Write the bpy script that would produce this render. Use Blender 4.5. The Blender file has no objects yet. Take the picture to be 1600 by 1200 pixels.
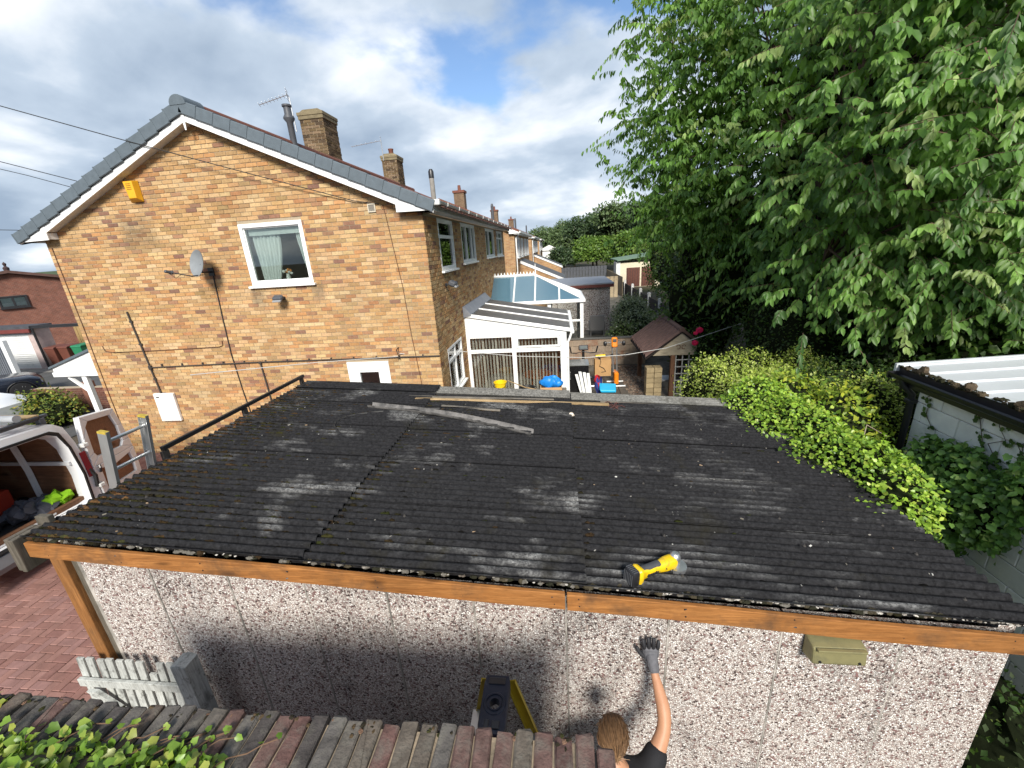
import bpy, bmesh, math, random
import numpy as np
from mathutils import Vector, Matrix, Quaternion
random.seed(7); rng = np.random.default_rng(11)
scene = bpy.context.scene
COL = scene.collection
rad = math.radians

# ---------------------------------------------------------------- camera
CAM_Z = 4.2
def cam_axes(yaw, pitch, roll):
    cy, sy, cp, sp, cr, sr = math.cos(yaw), math.sin(yaw), math.cos(pitch), math.sin(pitch), math.cos(roll), math.sin(roll)
    f = Vector((sy*cp, cy*cp, -sp)); rt = Vector((cy, -sy, 0)); dn = f.cross(rt)
    return cr*rt + sr*dn, -sr*rt + cr*dn, f
RT, DN, FW = cam_axes(rad(-7.1442), rad(18.26855), rad(3.82695))
FPX = 644.43
cd = bpy.data.cameras.new('camera'); cam = bpy.data.objects.new('camera', cd); COL.objects.link(cam)
cd.sensor_width = 36; cd.lens = FPX/1600*36; cd.clip_start = .05; cd.clip_end = 4000
m = Matrix.Identity(4)
for i in range(3):
    m[i][0] = RT[i]; m[i][1] = -DN[i]; m[i][2] = -FW[i]
m[2][3] = CAM_Z
cam.matrix_world = m
scene.camera = cam
def seen_size(p, s):
    """rough size in the picture of a thing of size s at p (used to pick the largest pieces)"""
    v = Vector(p) - Vector((0, 0, CAM_Z)); z = v.dot(FW)
    if z < .1: return 0
    x, y = v.dot(RT)/z*FPX, v.dot(DN)/z*FPX
    if abs(x) > 830 or abs(y) > 630: return 0
    return s/z*math.sqrt(1+(x*x+y*y)/FPX**2)

# ---------------------------------------------------------------- sun, sky, exposure
SUN_TRAVEL = Vector((-.15, 1.0, -.72)).normalized()
sl = bpy.data.lights.new('sun', 'SUN'); sl.energy = 4.3; sl.angle = rad(16); sl.color = (1, .945, .86)
sun = bpy.data.objects.new('sun', sl); COL.objects.link(sun)
sun.rotation_euler = SUN_TRAVEL.to_track_quat('-Z', 'Y').to_euler(); sun.location = (3, -30, 25)
world = bpy.data.worlds.new('World'); scene.world = world; world.use_nodes = True
wt = world.node_tree; wt.nodes.clear()
def wn(t, **kw):
    n = wt.nodes.new(t)
    for k, v in kw.items(): setattr(n, k, v)
    return n
sky = wn('ShaderNodeTexSky', sky_type='NISHITA', sun_disc=False)
sky.sun_elevation = math.asin(-SUN_TRAVEL.z); sky.sun_rotation = math.pi - .1
sky.air_density = 1.0; sky.dust_density = .15; sky.ozone_density = 4.0
bg_sky = wn('ShaderNodeBackground'); bg_sky.inputs[1].default_value = .12
wt.links.new(sky.outputs[0], bg_sky.inputs[0])
tc = wn('ShaderNodeTexCoord'); sep = wn('ShaderNodeSeparateXYZ'); wt.links.new(tc.outputs['Generated'], sep.inputs[0])
zz = wn('ShaderNodeMath', operation='ABSOLUTE'); wt.links.new(sep.outputs[2], zz.inputs[0])
za = wn('ShaderNodeMath', operation='ADD'); za.inputs[1].default_value = .30; wt.links.new(zz.outputs[0], za.inputs[0])
dv = wn('ShaderNodeVectorMath', operation='DIVIDE'); cb = wn('ShaderNodeCombineXYZ')
for i in range(3): wt.links.new(za.outputs[0], cb.inputs[i])
mp = wn('ShaderNodeMapping'); mp.inputs['Rotation'].default_value = (0, 0, .19); wt.links.new(tc.outputs['Generated'], mp.inputs[0]); wt.links.new(mp.outputs[0], dv.inputs[0]); wt.links.new(cb.outputs[0], dv.inputs[1])
off = wn('ShaderNodeVectorMath', operation='ADD'); off.inputs[1].default_value = (1.2, 3.3, 5.0)
wt.links.new(dv.outputs[0], off.inputs[0])
n1 = wn('ShaderNodeTexNoise'); n1.inputs['Scale'].default_value = 1.7; n1.inputs['Detail'].default_value = 7; n1.inputs['Roughness'].default_value = .50; n1.inputs['Distortion'].default_value = .12
n2 = wn('ShaderNodeTexNoise'); n2.inputs['Scale'].default_value = 1.5; n2.inputs['Detail'].default_value = 7; n2.inputs['Roughness'].default_value = .5; n2.inputs['Distortion'].default_value = .15
wt.links.new(off.outputs[0], n1.inputs['Vector']); wt.links.new(off.outputs[0], n2.inputs['Vector'])
r1 = wn('ShaderNodeValToRGB'); r1.color_ramp.elements[0].position = .41; r1.color_ramp.elements[1].position = .53
r1.color_ramp.elements[0].color = (.03, .03, .03, 1); r1.color_ramp.elements[1].color = (.98, .98, .98, 1); r1.color_ramp.interpolation = 'EASE'
r2 = wn('ShaderNodeValToRGB'); r2.color_ramp.elements[0].position = .36; r2.color_ramp.elements[1].position = .66
r2.color_ramp.elements[0].color = (.27, .345, .45, 1); r2.color_ramp.elements[1].color = (.92, .94, .96, 1)
e = r2.color_ramp.elements.new(.5); e.color = (.44, .52, .62, 1)
hz = wn('ShaderNodeMapRange'); hz.inputs[1].default_value = .10; hz.inputs[2].default_value = .42; hz.inputs[3].default_value = .24; hz.inputs[4].default_value = 0   # cloud decks close up towards the horizon
wt.links.new(zz.outputs[0], hz.inputs[0]); cov = wn('ShaderNodeMath', operation='ADD'); wt.links.new(n1.outputs['Fac'], cov.inputs[0]); wt.links.new(hz.outputs[0], cov.inputs[1])
wt.links.new(cov.outputs[0], r1.inputs[0]); wt.links.new(n2.outputs['Fac'], r2.inputs[0])
bg_cl = wn('ShaderNodeBackground'); bg_cl.inputs[1].default_value = .92
wt.links.new(r2.outputs[0], bg_cl.inputs[0])
mx = wn('ShaderNodeMixShader'); wo = wn('ShaderNodeOutputWorld')
wt.links.new(r1.outputs[0], mx.inputs[0]); wt.links.new(bg_sky.outputs[0], mx.inputs[1]); wt.links.new(bg_cl.outputs[0], mx.inputs[2])
wt.links.new(mx.outputs[0], wo.inputs[0])
vs = scene.view_settings; vs.view_transform = 'Standard'; vs.look = 'None'; vs.exposure = 0.56; vs.gamma = 1.0; vs.use_curve_mapping = False

# ---------------------------------------------------------------- materials
def hx(h):
    h = h.lstrip('#'); o = []
    for i in (0, 2, 4):
        c = int(h[i:i+2], 16)/255
        o.append(c/12.92 if c <= .04045 else ((c+.055)/1.055)**2.4)
    return tuple(o)
class NT:
    def __init__(s, name):
        s.m = bpy.data.materials.new(name); s.m.use_nodes = True; s.t = s.m.node_tree; s.t.nodes.clear()
        s.out = s.n('ShaderNodeOutputMaterial'); s.b = s.n('ShaderNodeBsdfPrincipled'); s.l(s.b.outputs[0], s.out.inputs[0])
        s.pos = s.n('ShaderNodeNewGeometry').outputs['Position']
    def n(s, t, **kw):
        n = s.t.nodes.new(t)
        for k, v in kw.items(): setattr(n, k, v)
        return n
    def l(s, a, b): s.t.links.new(a, b)
    def setin(s, node, key, v):
        if hasattr(v, 'is_linked') or isinstance(v, bpy.types.NodeSocket): s.l(v, node.inputs[key])
        else: node.inputs[key].default_value = v
    def mapping(s, scale, rot=(0,0,0), vec=None):
        mp = s.n('ShaderNodeMapping'); mp.inputs['Scale'].default_value = scale; mp.inputs['Rotation'].default_value = rot
        s.l(vec or s.pos, mp.inputs[0]); return mp.outputs[0]
    def noise(s, scale, detail=5, rough=.55, dist=0, vec=None):
        n = s.n('ShaderNodeTexNoise'); n.inputs['Scale'].default_value = scale; n.inputs['Detail'].default_value = detail
        n.inputs['Roughness'].default_value = rough; n.inputs['Distortion'].default_value = dist
        s.l(vec or s.pos, n.inputs['Vector']); return n.outputs['Fac']
    def ramp(s, fac, stops, interp='LINEAR'):
        r = s.n('ShaderNodeValToRGB'); cr = r.color_ramp; cr.interpolation = interp
        while len(cr.elements) < len(stops): cr.elements.new(.5)
        for e, (p, c) in zip(cr.elements, stops):
            e.position = p; e.color = (c, c, c, 1) if isinstance(c, (int, float)) else (*c[:3], 1)
        s.l(fac, r.inputs[0]); return r.outputs[0]
    def mix(s, fac, a, b, bt='MIX'):
        x = s.n('ShaderNodeMix', data_type='RGBA', blend_type=bt)
        for key, v in ((0, fac), (6, a), (7, b)):
            if isinstance(v, bpy.types.NodeSocket): s.l(v, x.inputs[key])
            elif key == 0: x.inputs[0].default_value = v
            else: x.inputs[key].default_value = (*v[:3], 1)
        return x.outputs[2]
    def math(s, op, a, b=0.0, clamp=False):
        x = s.n('ShaderNodeMath', operation=op, use_clamp=clamp)
        for i, v in enumerate((a, b)):
            if isinstance(v, bpy.types.NodeSocket): s.l(v, x.inputs[i])
            else: x.inputs[i].default_value = v
        return x.outputs[0]
    def bump(s, h, strength=.3, dist=.01):
        b = s.n('ShaderNodeBump'); b.inputs['Strength'].default_value = strength; b.inputs['Distance'].default_value = dist
        s.l(h, b.inputs['Height']); s.l(b.outputs[0], s.b.inputs['Normal'])
    def fin(s, col, rough=.7, metal=0, spec=.35):
        if isinstance(col, bpy.types.NodeSocket): s.l(col, s.b.inputs['Base Color'])
        else: s.b.inputs['Base Color'].default_value = (*col[:3], 1)
        if isinstance(rough, bpy.types.NodeSocket): s.l(rough, s.b.inputs['Roughness'])
        else: s.b.inputs['Roughness'].default_value = rough
        s.b.inputs['Metallic'].default_value = metal; s.b.inputs['Specular IOR Level'].default_value = spec
        return s.m
    def attr(s):
        a = s.n('ShaderNodeAttribute'); a.attribute_name = 'Col'; return a.outputs['Color']
MATS = {}
def pm(name, col=None, rough=.7, var=.2, vs=5, bump=.0, bs=70, metal=0, spec=.35, stretch=(1,1,1), dirt=None, bd=.006):
    """painted/plain surface: base colour (None: the Col attribute), cloudy variation, fine relief, optional dirt (colour, scale, lo, hi, amount)"""
    if name in MATS: return MATS[name]
    k = NT(name); v = k.mapping(stretch) if stretch != (1,1,1) else k.pos
    base = k.attr() if col is None else None
    nz = k.noise(vs, 6, .6, vec=v)
    f = k.ramp(nz, [(.25, 1-var), (.75, 1+var*.6)])
    c = k.mix(1.0, base if base is not None else col, f, 'MULTIPLY')
    if dirt:
        dc, ds, lo, hi, am = dirt
        dn = k.ramp(k.noise(ds, 8, .65, .3, vec=v), [(lo, 0), (hi, am)])
        c = k.mix(dn, c, dc)
    if bump: k.bump(k.noise(bs, 4, .6, vec=v), bump, bd)
    MATS[name] = k.fin(c, rough, metal, spec); return MATS[name]
def wood(name, col, col2, axis=0, scale=1.0, rough=.65, dirt=None, bump=.25):
    if name in MATS: return MATS[name]
    k = NT(name); st = [18*scale]*3; st[axis] = 1.2*scale
    v = k.mapping(st); g = k.noise(1.5, 6, .65, 1.2, vec=v); g2 = k.noise(6, 5, .7, .4, vec=v)
    c = k.mix(k.ramp(g, [(.3, 0), (.7, 1)]), col, col2)
    c = k.mix(k.ramp(g2, [(.35, .55), (.6, 0)]), c, tuple(x*.45 for x in col2))
    kn = k.n('ShaderNodeTexVoronoi'); kst = [9*scale]*3; kst[axis] = 2.6*scale; k.l(k.mapping(kst), kn.inputs['Vector']); kn.inputs['Scale'].default_value = 1
    c = k.mix(k.ramp(kn.outputs['Distance'], [(.06, .85), (.22, 0)]), c, tuple(x*.35 for x in col2))
    c = k.mix(1.0, c, k.ramp(k.noise(1.7*scale, 5, .6), [(.3, .72), (.7, 1.15)]), 'MULTIPLY')
    if dirt:
        dc, ds, lo, hi, am = dirt
        c = k.mix(k.ramp(k.noise(ds, 8, .65, .3), [(lo, 0), (hi, am)]), c, dc)
    k.bump(g2, bump, .004); MATS[name] = k.fin(c, rough, 0, .25); return MATS[name]
def glass(name, tint=(.85, .92, .9), refl=1.0, rough=.01):
    if name in MATS: return MATS[name]
    k = NT(name); k.t.nodes.remove(k.b)
    tr = k.n('ShaderNodeBsdfTransparent'); tr.inputs[0].default_value = (*tint, 1)
    gl = k.n('ShaderNodeBsdfGlossy'); gl.inputs['Roughness'].default_value = rough
    fr = k.n('ShaderNodeFresnel'); fr.inputs[0].default_value = 1.6
    ml = k.math('MULTIPLY', fr.outputs[0], refl, True)
    ms = k.n('ShaderNodeMixShader'); k.l(ml, ms.inputs[0]); k.l(tr.outputs[0], ms.inputs[1]); k.l(gl.outputs[0], ms.inputs[2])
    k.l(ms.outputs[0], k.out.inputs[0]); MATS[name] = k.m; return k.m
def leafmat(name, trans=.35, rough=.42, spec=.4):
    if name in MATS: return MATS[name]
    k = NT(name); a = k.attr()
    c = k.mix(1.0, a, k.ramp(k.noise(14, 3), [(.3, .8), (.7, 1.15)]), 'MULTIPLY')
    k.fin(c, rough, 0, spec)
    tl = k.n('ShaderNodeBsdfTranslucent'); tcol = k.mix(1.0, c, (1.25, 1.25, .55), 'MULTIPLY'); k.l(tcol, tl.inputs[0])
    ms = k.n('ShaderNodeMixShader'); ms.inputs[0].default_value = trans
    k.l(k.b.outputs[0], ms.inputs[1]); k.l(tl.outputs[0], ms.inputs[2]); k.l(ms.outputs[0], k.out.inputs[0])
    MATS[name] = k.m; return k.m

# ---------------------------------------------------------------- mesh helpers
class MB:
    def __init__(s): s.v = []; s.f = []; s.c = []; s.hascol = False
    def add(s, vs, fs, col=None):
        o = len(s.v); s.v.extend([tuple(p) for p in vs])
        for f in fs: s.f.append(tuple(i+o for i in f)); s.c.append(col)
        if col is not None: s.hascol = True
        return s
    def box(s, x0, x1, y0, y1, z0, z1, col=None, M=None):
        vs = [(x0,y0,z0),(x1,y0,z0),(x1,y1,z0),(x0,y1,z0),(x0,y0,z1),(x1,y0,z1),(x1,y1,z1),(x0,y1,z1)]
        if M is not None: vs = [tuple(M @ Vector(p)) for p in vs]
        return s.add(vs, [(0,3,2,1),(4,5,6,7),(0,1,5,4),(1,2,6,5),(2,3,7,6),(3,0,4,7)], col)
    def cbox(s, c, d, col=None, R=None, ch=0.0):
        """box by centre and size with chamfered vertical-ish edges when ch > 0"""
        M = Matrix.Translation(c) @ (R.to_4x4() if R is not None else Matrix.Identity(4))
        a, b, h = d[0]/2, d[1]/2, d[2]/2
        if ch <= 0: return s.box(-a, a, -b, b, -h, h, col, M)
        ch = min(ch, a*.9, b*.9, h*.9)
        rings = []
        for z, i in ((-h, ch), (-h+ch, 0), (h-ch, 0), (h, ch)):
            rings.append([(-a+i, -b+ch+i*0, z), (-a+ch, -b+i, z), (a-ch, -b+i, z), (a-i, -b+ch, z), (a-i, b-ch, z), (a-ch, b-i, z), (-a+ch, b-i, z), (-a+i, b-ch, z)])
        vs = [tuple(M @ Vector(p)) for r in rings for p in r]; fs = []
        for k in range(3):
            for i in range(8):
                j = (i+1) % 8; fs.append((k*8+i, k*8+j, k*8+8+j, k*8+8+i))
        fs.append(tuple(reversed(range(8)))); fs.append(tuple(range(24, 32)))
        return s.add(vs, fs, col)
    def cyl(s, p0, p1, r0, r1=None, n=10, col=None, caps=True):
        return s.tube([p0, p1], [r0, r0 if r1 is None else r1], n, col, caps)
    def tube(s, pts, r, n=8, col=None, caps=True):
        pts = [Vector(p) for p in pts]; rs = r if isinstance(r, (list, tuple)) else [r]*len(pts)
        vs = []; fs = []; up = None
        for i, p in enumerate(pts):
            d = (pts[min(i+1, len(pts)-1)] - pts[max(i-1, 0)])
            d = d.normalized() if d.length > 1e-9 else Vector((0,0,1))
            if up is None: up = Vector((0,0,1)) if abs(d.z) < .9 else Vector((1,0,0))
            a = d.cross(up)
            if a.length < 1e-5: a = d.cross(Vector((1,0.3,0)))
            a.normalize(); b = d.cross(a).normalized(); up = b if False else up
            for k in range(n):
                t = 2*math.pi*k/n; vs.append(p + (a*math.cos(t) + b*math.sin(t))*rs[i])
        for i in range(len(pts)-1):
            for k in range(n):
                j = (k+1) % n; fs.append((i*n+k, i*n+j, (i+1)*n+j, (i+1)*n+k))
        if caps: fs.append(tuple(range(n-1, -1, -1))); fs.append(tuple(range((len(pts)-1)*n, len(pts)*n)))
        return s.add(vs, fs, col)
    def prism(s, poly, axis, a0, a1, col=None, M=None):
        """extrude a polygon along an axis (the other two axes in order)"""
        n = len(poly); vs = []
        for a in (a0, a1):
            for u, w in poly:
                p = [u, w]; p.insert(axis, a); vs.append(tuple(p))
        if M is not None: vs = [tuple(M @ Vector(p)) for p in vs]
        fs = [(i, (i+1) % n, n+(i+1) % n, n+i) for i in range(n)] + [tuple(range(n-1, -1, -1)), tuple(range(n, 2*n))]
        return s.add(vs, fs, col)
    def lathe(s, prof, c, axis=Vector((0,0,1)), n=20, col=None):
        q = Vector((0,0,1)).rotation_difference(Vector(axis).normalized()); vs = []; fs = []
        for r, h in prof:
            for k in range(n):
                t = 2*math.pi*k/n; vs.append(Vector(c) + q @ Vector((r*math.cos(t), r*math.sin(t), h)))
        for i in range(len(prof)-1):
            for k in range(n):
                j = (k+1) % n; fs.append((i*n+k, i*n+j, (i+1)*n+j, (i+1)*n+k))
        if prof[0][0] > 1e-6: fs.append(tuple(range(n-1, -1, -1)))
        if prof[-1][0] > 1e-6: fs.append(tuple(range((len(prof)-1)*n, len(prof)*n)))
        return s.add(vs, fs, col)
    def grid(s, fn, nu, nv, col=None):
        vs = [fn(i/nu, j/nv) for j in range(nv+1) for i in range(nu+1)]; w = nu+1
        return s.add(vs, [(j*w+i, j*w+i+1, (j+1)*w+i+1, (j+1)*w+i) for j in range(nv) for i in range(nu)], col)
    def blob(s, c, r, nu=10, nv=7, jit=.12, col=None, seed=0):
        rr = random.Random(seed); c = Vector(c); vs = []; fs = []
        ph = [rr.uniform(0, 6.28) for _ in range(6)]
        for j in range(nv+1):
            th = math.pi*j/nv
            for i in range(nu):
                p = 2*math.pi*i/nu
                k = 1 + jit*(math.sin(3*p+ph[0])*math.sin(2*th+ph[1]) + math.sin(5*p+ph[2]+th*3)*.6 + math.sin(2*p+ph[3])*math.cos(3*th+ph[4])*.7)
                vs.append((c.x+r[0]*k*math.sin(th)*math.cos(p), c.y+r[1]*k*math.sin(th)*math.sin(p), c.z+r[2]*k*math.cos(th)))
        for j in range(nv):
            for i in range(nu): fs.append((j*nu+i, (j+1)*nu+i, (j+1)*nu+(i+1) % nu, j*nu+(i+1) % nu))
        return s.add(vs, fs, col)
    def build(s, name, mat, parent=None, smooth=False, bevel=0, local=False, sharp=None):
        me = bpy.data.meshes.new(name); v = s.v
        if parent is not None and not local:
            b = BASE[parent]; v = [(p[0]-b[0], p[1]-b[1], p[2]-b[2]) for p in v]
        me.from_pydata(v, [], s.f)
        if s.hascol:
            at = me.color_attributes.new('Col', 'FLOAT_COLOR', 'CORNER'); arr = []
            for f, c in zip(s.f, s.c): arr.extend((*(c or (.5,.5,.5))[:3], 1.0)*len(f))
            at.data.foreach_set('color', arr)
        me.materials.append(mat)
        if smooth: me.shade_smooth()
        o = bpy.data.objects.new(name, me); COL.objects.link(o)
        if parent is not None: o.parent = parent; BASE[o] = BASE[parent]
        else: BASE[o] = (0, 0, 0)
        if smooth and sharp is None: sharp = 40
        if smooth and sharp: me.set_sharp_from_angle(angle=rad(sharp))
        if bevel:
            md = o.modifiers.new('bevel', 'BEVEL'); md.width = bevel; md.segments = 2; md.limit_method = 'ANGLE'; md.angle_limit = rad(35)
        return o
BASE = {}
def thing(name, label, cat, loc=(0,0,0), group=None, rot=None):
    o = bpy.data.objects.new(name, None); COL.objects.link(o); o.location = loc; o.empty_display_size = .1
    if rot is not None: o.rotation_euler = rot
    BASE[o] = tuple(loc); return tag(o, label, cat, group)
def tag(o, label=None, cat=None, group=None, kind=None):
    if label: o['label'] = label
    if cat: o['category'] = cat
    if group: o['group'] = group
    if kind: o['kind'] = kind
    return o
def rebase(o, loc):
    """move the origin of a single-mesh thing to its base"""
    me = o.data; me.transform(Matrix.Translation((-loc[0], -loc[1], -loc[2]))); o.location = loc; BASE[o] = tuple(loc); return o
def single(mb, name, mat, label, cat, base, group=None, **kw):
    return tag(rebase(mb.build(name, mat, **kw), base), label, cat, group)
def inst(name, me, parent, loc, rot=None, scale=None):
    """a piece that shares mesh data, placed at a world position under its parent"""
    o = bpy.data.objects.new(name, me); COL.objects.link(o)
    if parent is not None:
        o.parent = parent; b = BASE[parent]; o.location = (loc[0]-b[0], loc[1]-b[1], loc[2]-b[2]); BASE[o] = BASE[parent]
    else: o.location = loc; BASE[o] = tuple(loc)
    if rot is not None: o.rotation_euler = rot
    if scale is not None: o.scale = scale
    return o
def np_mesh(name, V, F, mat, cols=None, parent=None, smooth=True):
    """V (n,3), F (m,k) all faces alike, cols (m,3) per face"""
    V = np.asarray(V, dtype=np.float32); F = np.asarray(F, dtype=np.int32); k = F.shape[1]
    if parent is not None: V = V - np.array(BASE[parent], dtype=np.float32)
    me = bpy.data.meshes.new(name); me.vertices.add(len(V)); me.vertices.foreach_set('co', V.ravel())
    me.loops.add(F.size); me.loops.foreach_set('vertex_index', F.ravel())
    me.polygons.add(len(F)); me.polygons.foreach_set('loop_start', np.arange(0, F.size, k, dtype=np.int32))
    me.update(calc_edges=True)
    if cols is not None:
        at = me.color_attributes.new('Col', 'FLOAT_COLOR', 'CORNER')
        c = np.ones((len(F), k, 4), dtype=np.float32); c[:, :, :3] = np.asarray(cols)[:, None, :]
        at.data.foreach_set('color', c.ravel())
    me.materials.append(mat)
    if smooth: me.shade_smooth()
    o = bpy.data.objects.new(name, me); COL.objects.link(o)
    if parent is not None: o.parent = parent; BASE[o] = BASE[parent]
    else: BASE[o] = (0, 0, 0)
    return o
def unit(a): return a/np.maximum(np.linalg.norm(a, axis=-1, keepdims=True), 1e-9)
# leaf shapes: x along the leaf, y across, z up
CHERRY = (np.array([(0,0,0),(.3,.2,.05),(.3,0,-.02),(.3,-.2,.05),(.7,.17,.0),(.7,0,-.07),(.7,-.17,.0),(1,0,-.16)], float),
          [(0,2,1,1),(0,3,2,2),(1,2,5,4),(2,3,6,5),(4,5,7,7),(5,6,7,7)])
OVAL = (np.array([(0,0,0),(.45,.3,.06),(.45,-.3,.06),(1,0,-.08),(.45,0,-.02)], float), [(0,4,1,1),(0,2,4,4),(4,3,1,1),(4,2,3,3)])
def lobed():
    out = [(.04,0),(-.06,.22),(.05,.42),(.30,.44),(.46,.52),(.70,.30),(1.02,0),(.70,-.30),(.46,-.52),(.30,-.44),(.05,-.42),(-.06,-.22)]
    P = [(.4,0,-.03)] + [(x, y, .16*abs(y)-.30*max(0,x-.45)-.10*max(0,abs(y)-.36)*2) for x, y in out]
    return np.array(P, float), [(0,1+i,1+(i+1) % 12) for i in range(12)]
LOBED = lobed()
def leaf_arrays(P, D, N, L, tpl, width=1.0):
    T, F = tpl; n = len(P)
    D = unit(D); S = unit(np.cross(N, D)); Nn = np.cross(D, S)
    T = T*np.array([1, width, 1]); L = np.asarray(L).reshape(-1, 1, 1)
    V = P[:, None, :] + L*(T[None, :, 0:1]*D[:, None, :] + T[None, :, 1:2]*S[:, None, :] + T[None, :, 2:3]*Nn[:, None, :])
    return V
def tri_faces(F):
    out = []
    for f in F:
        f = list(f); u = [f[0]] + [f[i] for i in range(1, len(f)) if f[i] != f[i-1]]
        for i in range(1, len(u)-1): out.append((u[0], u[i], u[i+1]))
    return np.array(out)
def leaves(name, P, D, N, L, mat, cols, parent=None, tpl=CHERRY, width=1.0):
    V = leaf_arrays(P, D, N, L, tpl, width); F0 = tri_faces(tpl[1]); n, k = V.shape[:2]
    F = (F0[None] + (np.arange(n)*k)[:, None, None]).reshape(-1, 3)
    return np_mesh(name, V.reshape(-1, 3), F, mat, np.repeat(cols, len(F0), axis=0), parent)
def shade(base, n, v=.25, hue=.12, r=None):
    r = r or rng
    b = np.array(base)[None]*(1 + r.normal(0, v, (n, 1)).clip(-2*v, 2.2*v)); b = b*(1 + r.normal(0, hue, (n, 3)))
    return b.clip(.004, .9)
def palette(cols, w, n):
    idx = rng.choice(len(cols), n, p=np.array(w)/sum(w)); return np.array(cols)[idx]*(1+rng.normal(0, .12, (n, 1)))
# ---------------------------------------------------------------- the materials in use
UPVC = pm('upvc_white', (.78, .79, .78), .32, .05, 3, spec=.5, dirt=((.38,.37,.33), 7, .62, .85, .35))
UPVC_OLD = pm('upvc_weathered', (.62, .63, .61), .45, .12, 4, dirt=((.25,.24,.2), 9, .5, .75, .5))
k = NT('buff_brick'); c = k.mix(1.0, k.attr(), k.ramp(k.noise(26, 6, .7), [(.25, .68), (.5, 1.0), (.75, 1.2)]), 'MULTIPLY')
c = k.mix(k.ramp(k.noise(38, 5, .7), [(.56, 0), (.74, .45)]), c, (.24, .155, .09))
c = k.mix(k.ramp(k.noise(1.1, 7, .65, .4), [(.48, 0), (.75, .36)]), c, (.19, .135, .085))      # weathering in broad uneven patches
sp = k.n('ShaderNodeSeparateXYZ'); k.l(k.pos, sp.inputs[0])
def smear(x0, x1, z0, z1):      # a run-off stain with soft sides
    m_ = None
    for s, a, b_ in ((0, x0, x1), (2, z0, z1)):
        for e0, e1 in ((a, a+.35*(b_-a)), (b_, b_-.3*(b_-a))):
            r_ = k.n('ShaderNodeMapRange', interpolation_type='SMOOTHSTEP'); r_.inputs[1].default_value = e0; r_.inputs[2].default_value = e1; k.l(sp.outputs[s], r_.inputs[0]); m_ = r_.outputs[0] if m_ is None else k.math('MULTIPLY', m_, r_.outputs[0])
    return k.math('MULTIPLY', m_, k.ramp(k.noise(7, 6, .7), [(.3, .35), (.65, 1)]))
for st_ in ((-8.98, -8.6, .0, .92), (-4.98, -4.6, 3.35, 3.85), (-8.9, -7.8, 4.5, 5.4), (-6.3, -5.9, 3.3, 3.8)): c = k.mix(k.math('MULTIPLY', smear(*st_), .6), c, (.07, .06, .05))
k.bump(k.noise(150, 4, .6), .55, .006); BRICK = k.fin(c, .92, 0, .12); MATS['buff_brick'] = BRICK
MORTAR = pm('mortar', (.38, .31, .22), .95, .2, 30, .4, 200, spec=.1)
SLATE = pm('grey_verge', (.10, .125, .145), .55, .18, 9, .12, 120)
REDTILE = pm('red_tile', (.17, .065, .045), .85, .3, 12, .4, 90, dirt=((.09,.09,.05), 5, .5, .7, .5))
BLACKPL = pm('black_plastic', (.018, .018, .02), .38, .2, 8, .05, 90, spec=.5)
DGREY = pm('dark_grey_plastic', (.07, .075, .085), .5, .2, 8)
LEAD = pm('lead_grey', (.2, .21, .23), .5, .2, 6, .1)
GLASS = glass('window_glass', (.86, .91, .89), 1.15)
GLASS_CON = glass('conservatory_glass', (.93, .96, .95), 1.0)
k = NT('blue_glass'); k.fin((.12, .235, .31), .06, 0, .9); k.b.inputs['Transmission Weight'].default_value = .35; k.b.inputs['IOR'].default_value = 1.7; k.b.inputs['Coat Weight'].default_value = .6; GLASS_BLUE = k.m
POLY = pm('polycarbonate_roof', (.20, .20, .195), .4, .15, 3, spec=.35, dirt=((.08,.08,.07), 3, .45, .7, .6))
_t = POLY.node_tree; _b = [n for n in _t.nodes if n.type == 'BSDF_PRINCIPLED'][0]; _o = [n for n in _t.nodes if n.type == 'OUTPUT_MATERIAL'][0]
_tl = _t.nodes.new('ShaderNodeBsdfTranslucent'); _tl.inputs[0].default_value = (.82, .82, .80, 1); _mx = _t.nodes.new('ShaderNodeMixShader'); _mx.inputs[0].default_value = .6
_t.links.new(_b.outputs[0], _mx.inputs[1]); _t.links.new(_tl.outputs[0], _mx.inputs[2]); _t.links.new(_mx.outputs[0], _o.inputs[0])
CURTAIN = pm('curtain', (.72, .74, .74), .9, .08, 5)
ASPHALT = pm('asphalt', (.085, .085, .085), .92, .3, 1.2, .4, 150, dirt=((.045,.045,.04), .5, .45, .6, .6))
CONC = pm('concrete', (.26, .25, .23), .92, .25, 2, .3, 120, dirt=((.09,.085,.07), 1.3, .45, .7, .7))
STEEL = pm('galvanised', (.52, .53, .54), .38, .2, 12, .05, 80, metal=.85)
ALU = pm('aluminium', (.62, .63, .63), .36, .15, 14, .08, 90, metal=.8, stretch=(1,1,.3))
WHITEPAINT = pm('white_paint', (.72, .73, .72), .35, .08, 3, spec=.5, dirt=((.3,.28,.24), 5, .55, .8, .45))
EARTH = pm('earth', (.07, .055, .04), .97, .35, 3, .6, 60)
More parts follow.
